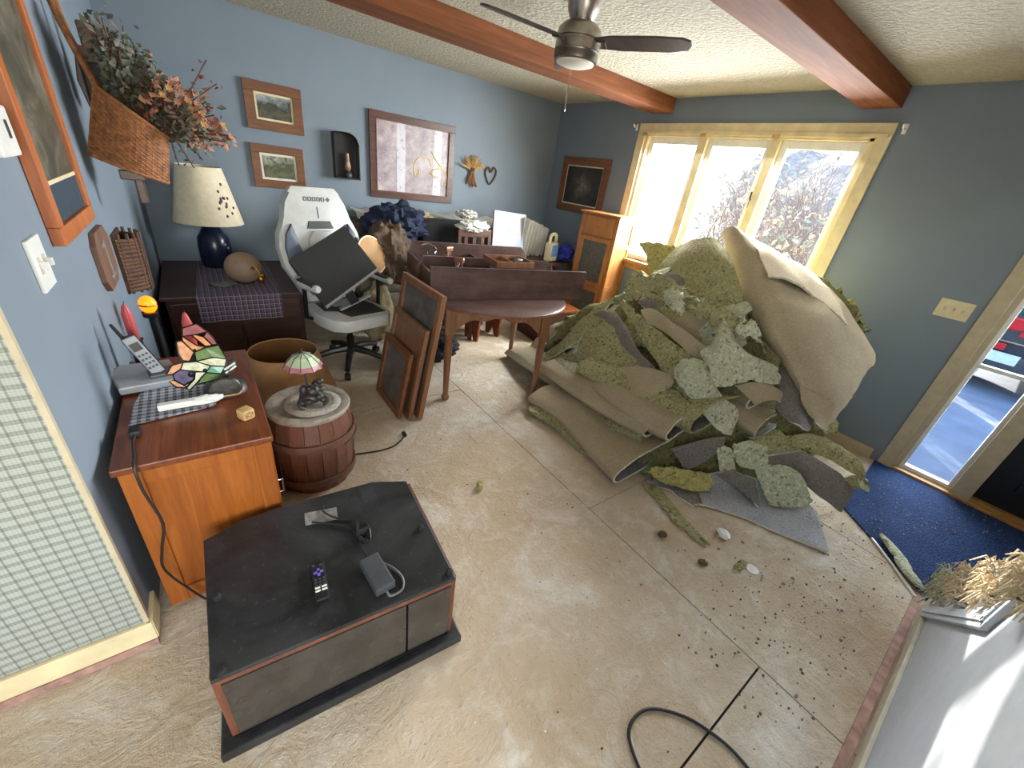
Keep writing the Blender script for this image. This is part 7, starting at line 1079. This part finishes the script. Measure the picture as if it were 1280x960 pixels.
obj('red_badge', B().bx(-.012, .02, .42, .58, .80, .86), 'car_red', cr_); obj('number_plate', B().bx(-.1, -.06, .44, .76, .44, .57, 0, None, .004), 'plate_white', cr_); obj('reflector', B().bx(-.1, -.05, .62, .74, .6, .68, 0, None, .008), 'car_red', cr_)
obj('trim_bar', B().bx(-.03, .0, -.6, .8, .70, .72), 'chrome', cr_)
def branch(b, p, d, L, r, lvl, rnd, fol):
    n = 4; pts = [p]; q = p.copy(); dd = d.copy()
    for i in range(n):
        dd = (dd + Vector((rnd.gauss(0, .16), rnd.gauss(0, .16), rnd.gauss(.04, .12)))).normalized(); q = q + dd * L / n; pts.append(q.copy())
    b.tube(pts, [r * (1 - .6 * i / n) for i in range(n + 1)], 4 if lvl else 6)
    if lvl < 3:
        for i in range(4 if lvl else 6):
            k = rnd.randint(1, n); e = (dd + Vector((rnd.gauss(0, .7), rnd.gauss(0, .7), rnd.gauss(.15, .5)))).normalized(); branch(b, pts[k], e, L * rnd.uniform(.5, .75), r * .5, lvl + 1, rnd, fol)
    elif fol is not None and rnd.random() < .22:
        for i in range(2):
            c = pts[rnd.randint(1, n)]; e = Vector((rnd.gauss(0, 1), rnd.gauss(0, 1), rnd.gauss(0, 1))).normalized() * .06; f_ = e.orthogonal() * .5; fol.tri([c, c + e + f_, c + e * 2, c + e - f_])
spots = [(7.2, 2.9, 1.9, 'leaf_tan'), (8.2, 4.1, 2.3, 'leaf_tan'), (7.4, 2.4, 1.8, 'leaf_green'), (8.4, 3.2, 2.5, 'leaf_green'), (9.6, 4.0, 3.0, 'leaf_tan'), (6.6, 3.1, 1.4, 'leaf_green'), (10.4, 3.2, 3.2, 'leaf_green'), (8.9, 2.9, 2.8, 'leaf_tan'), (11.5, 4.3, 3.4, 'leaf_tan'), (11.8, 5.4, 3.4, 'leaf_green'), (9.2, 3.5, 2.6, 'leaf_tan'), (10.0, 5.0, 2.6, 'leaf_tan')]
for i, (x, y, h, m) in enumerate(spots):
    rnd = random.Random(100 + i); tb_ = B(); fb = B()
    for s in range(3): branch(tb_, Vector((rnd.uniform(-.2, .2), rnd.uniform(-.2, .2), 0)), Vector((rnd.gauss(0, .25), rnd.gauss(0, .25), 1)).normalized(), h * .6, .022, 0, rnd, fb)
    k_ = 'tan' if m == 'leaf_tan' else 'grey green'; t_ = thing('bare_shrub', 'winter shrub of tangled twigs with a few %s leaves outside the window' % k_, 'shrub', (x, y, -.26), 0, '%s leaved shrubs outside the window' % k_); obj('branches', tb_, 'twig_pale', t_)['kind'] = 'stuff'; obj('dry_leaves', fb, m, t_)['kind'] = 'stuff'
tk = random.Random(77); tb_ = B(); tb_.tube([(0, 0, 0), (.05, .03, 1.6), (.02, .0, 3.2), (.06, .04, 5.2)], [.27, .23, .21, .15], 12)  # unseen tree added to stop a sun streak on the floor
for k in range(9):
    a = tk.uniform(0, 6.28); branch(tb_, Vector((.03, .02, tk.uniform(3.4, 5.2))), Vector((math.cos(a), math.sin(a), .7)).normalized(), 1.6, .05, 1, tk, None)
t_ = thing('sun_block_tree', 'unseen leafless tree added to block sun from the floor', 'tree', (9.0, 7.3, -.26)); obj('trunk', tb_, 'bark', t_)
def hill(u, v):
    x = 12 + 14 * u; y = -12 + 40 * v; return (x, y, -.3 + 5.0 * u ** 1.2 * max(0.0, min(1.0, (.72 - y / x) / .22)) + .5 * noise.noise(Vector((x * .3, y * .3, 0))))
struct('hillside', B().grid(hill, 30, 60), 'grass_out', None, 'brushy winter hillside beyond the garden')
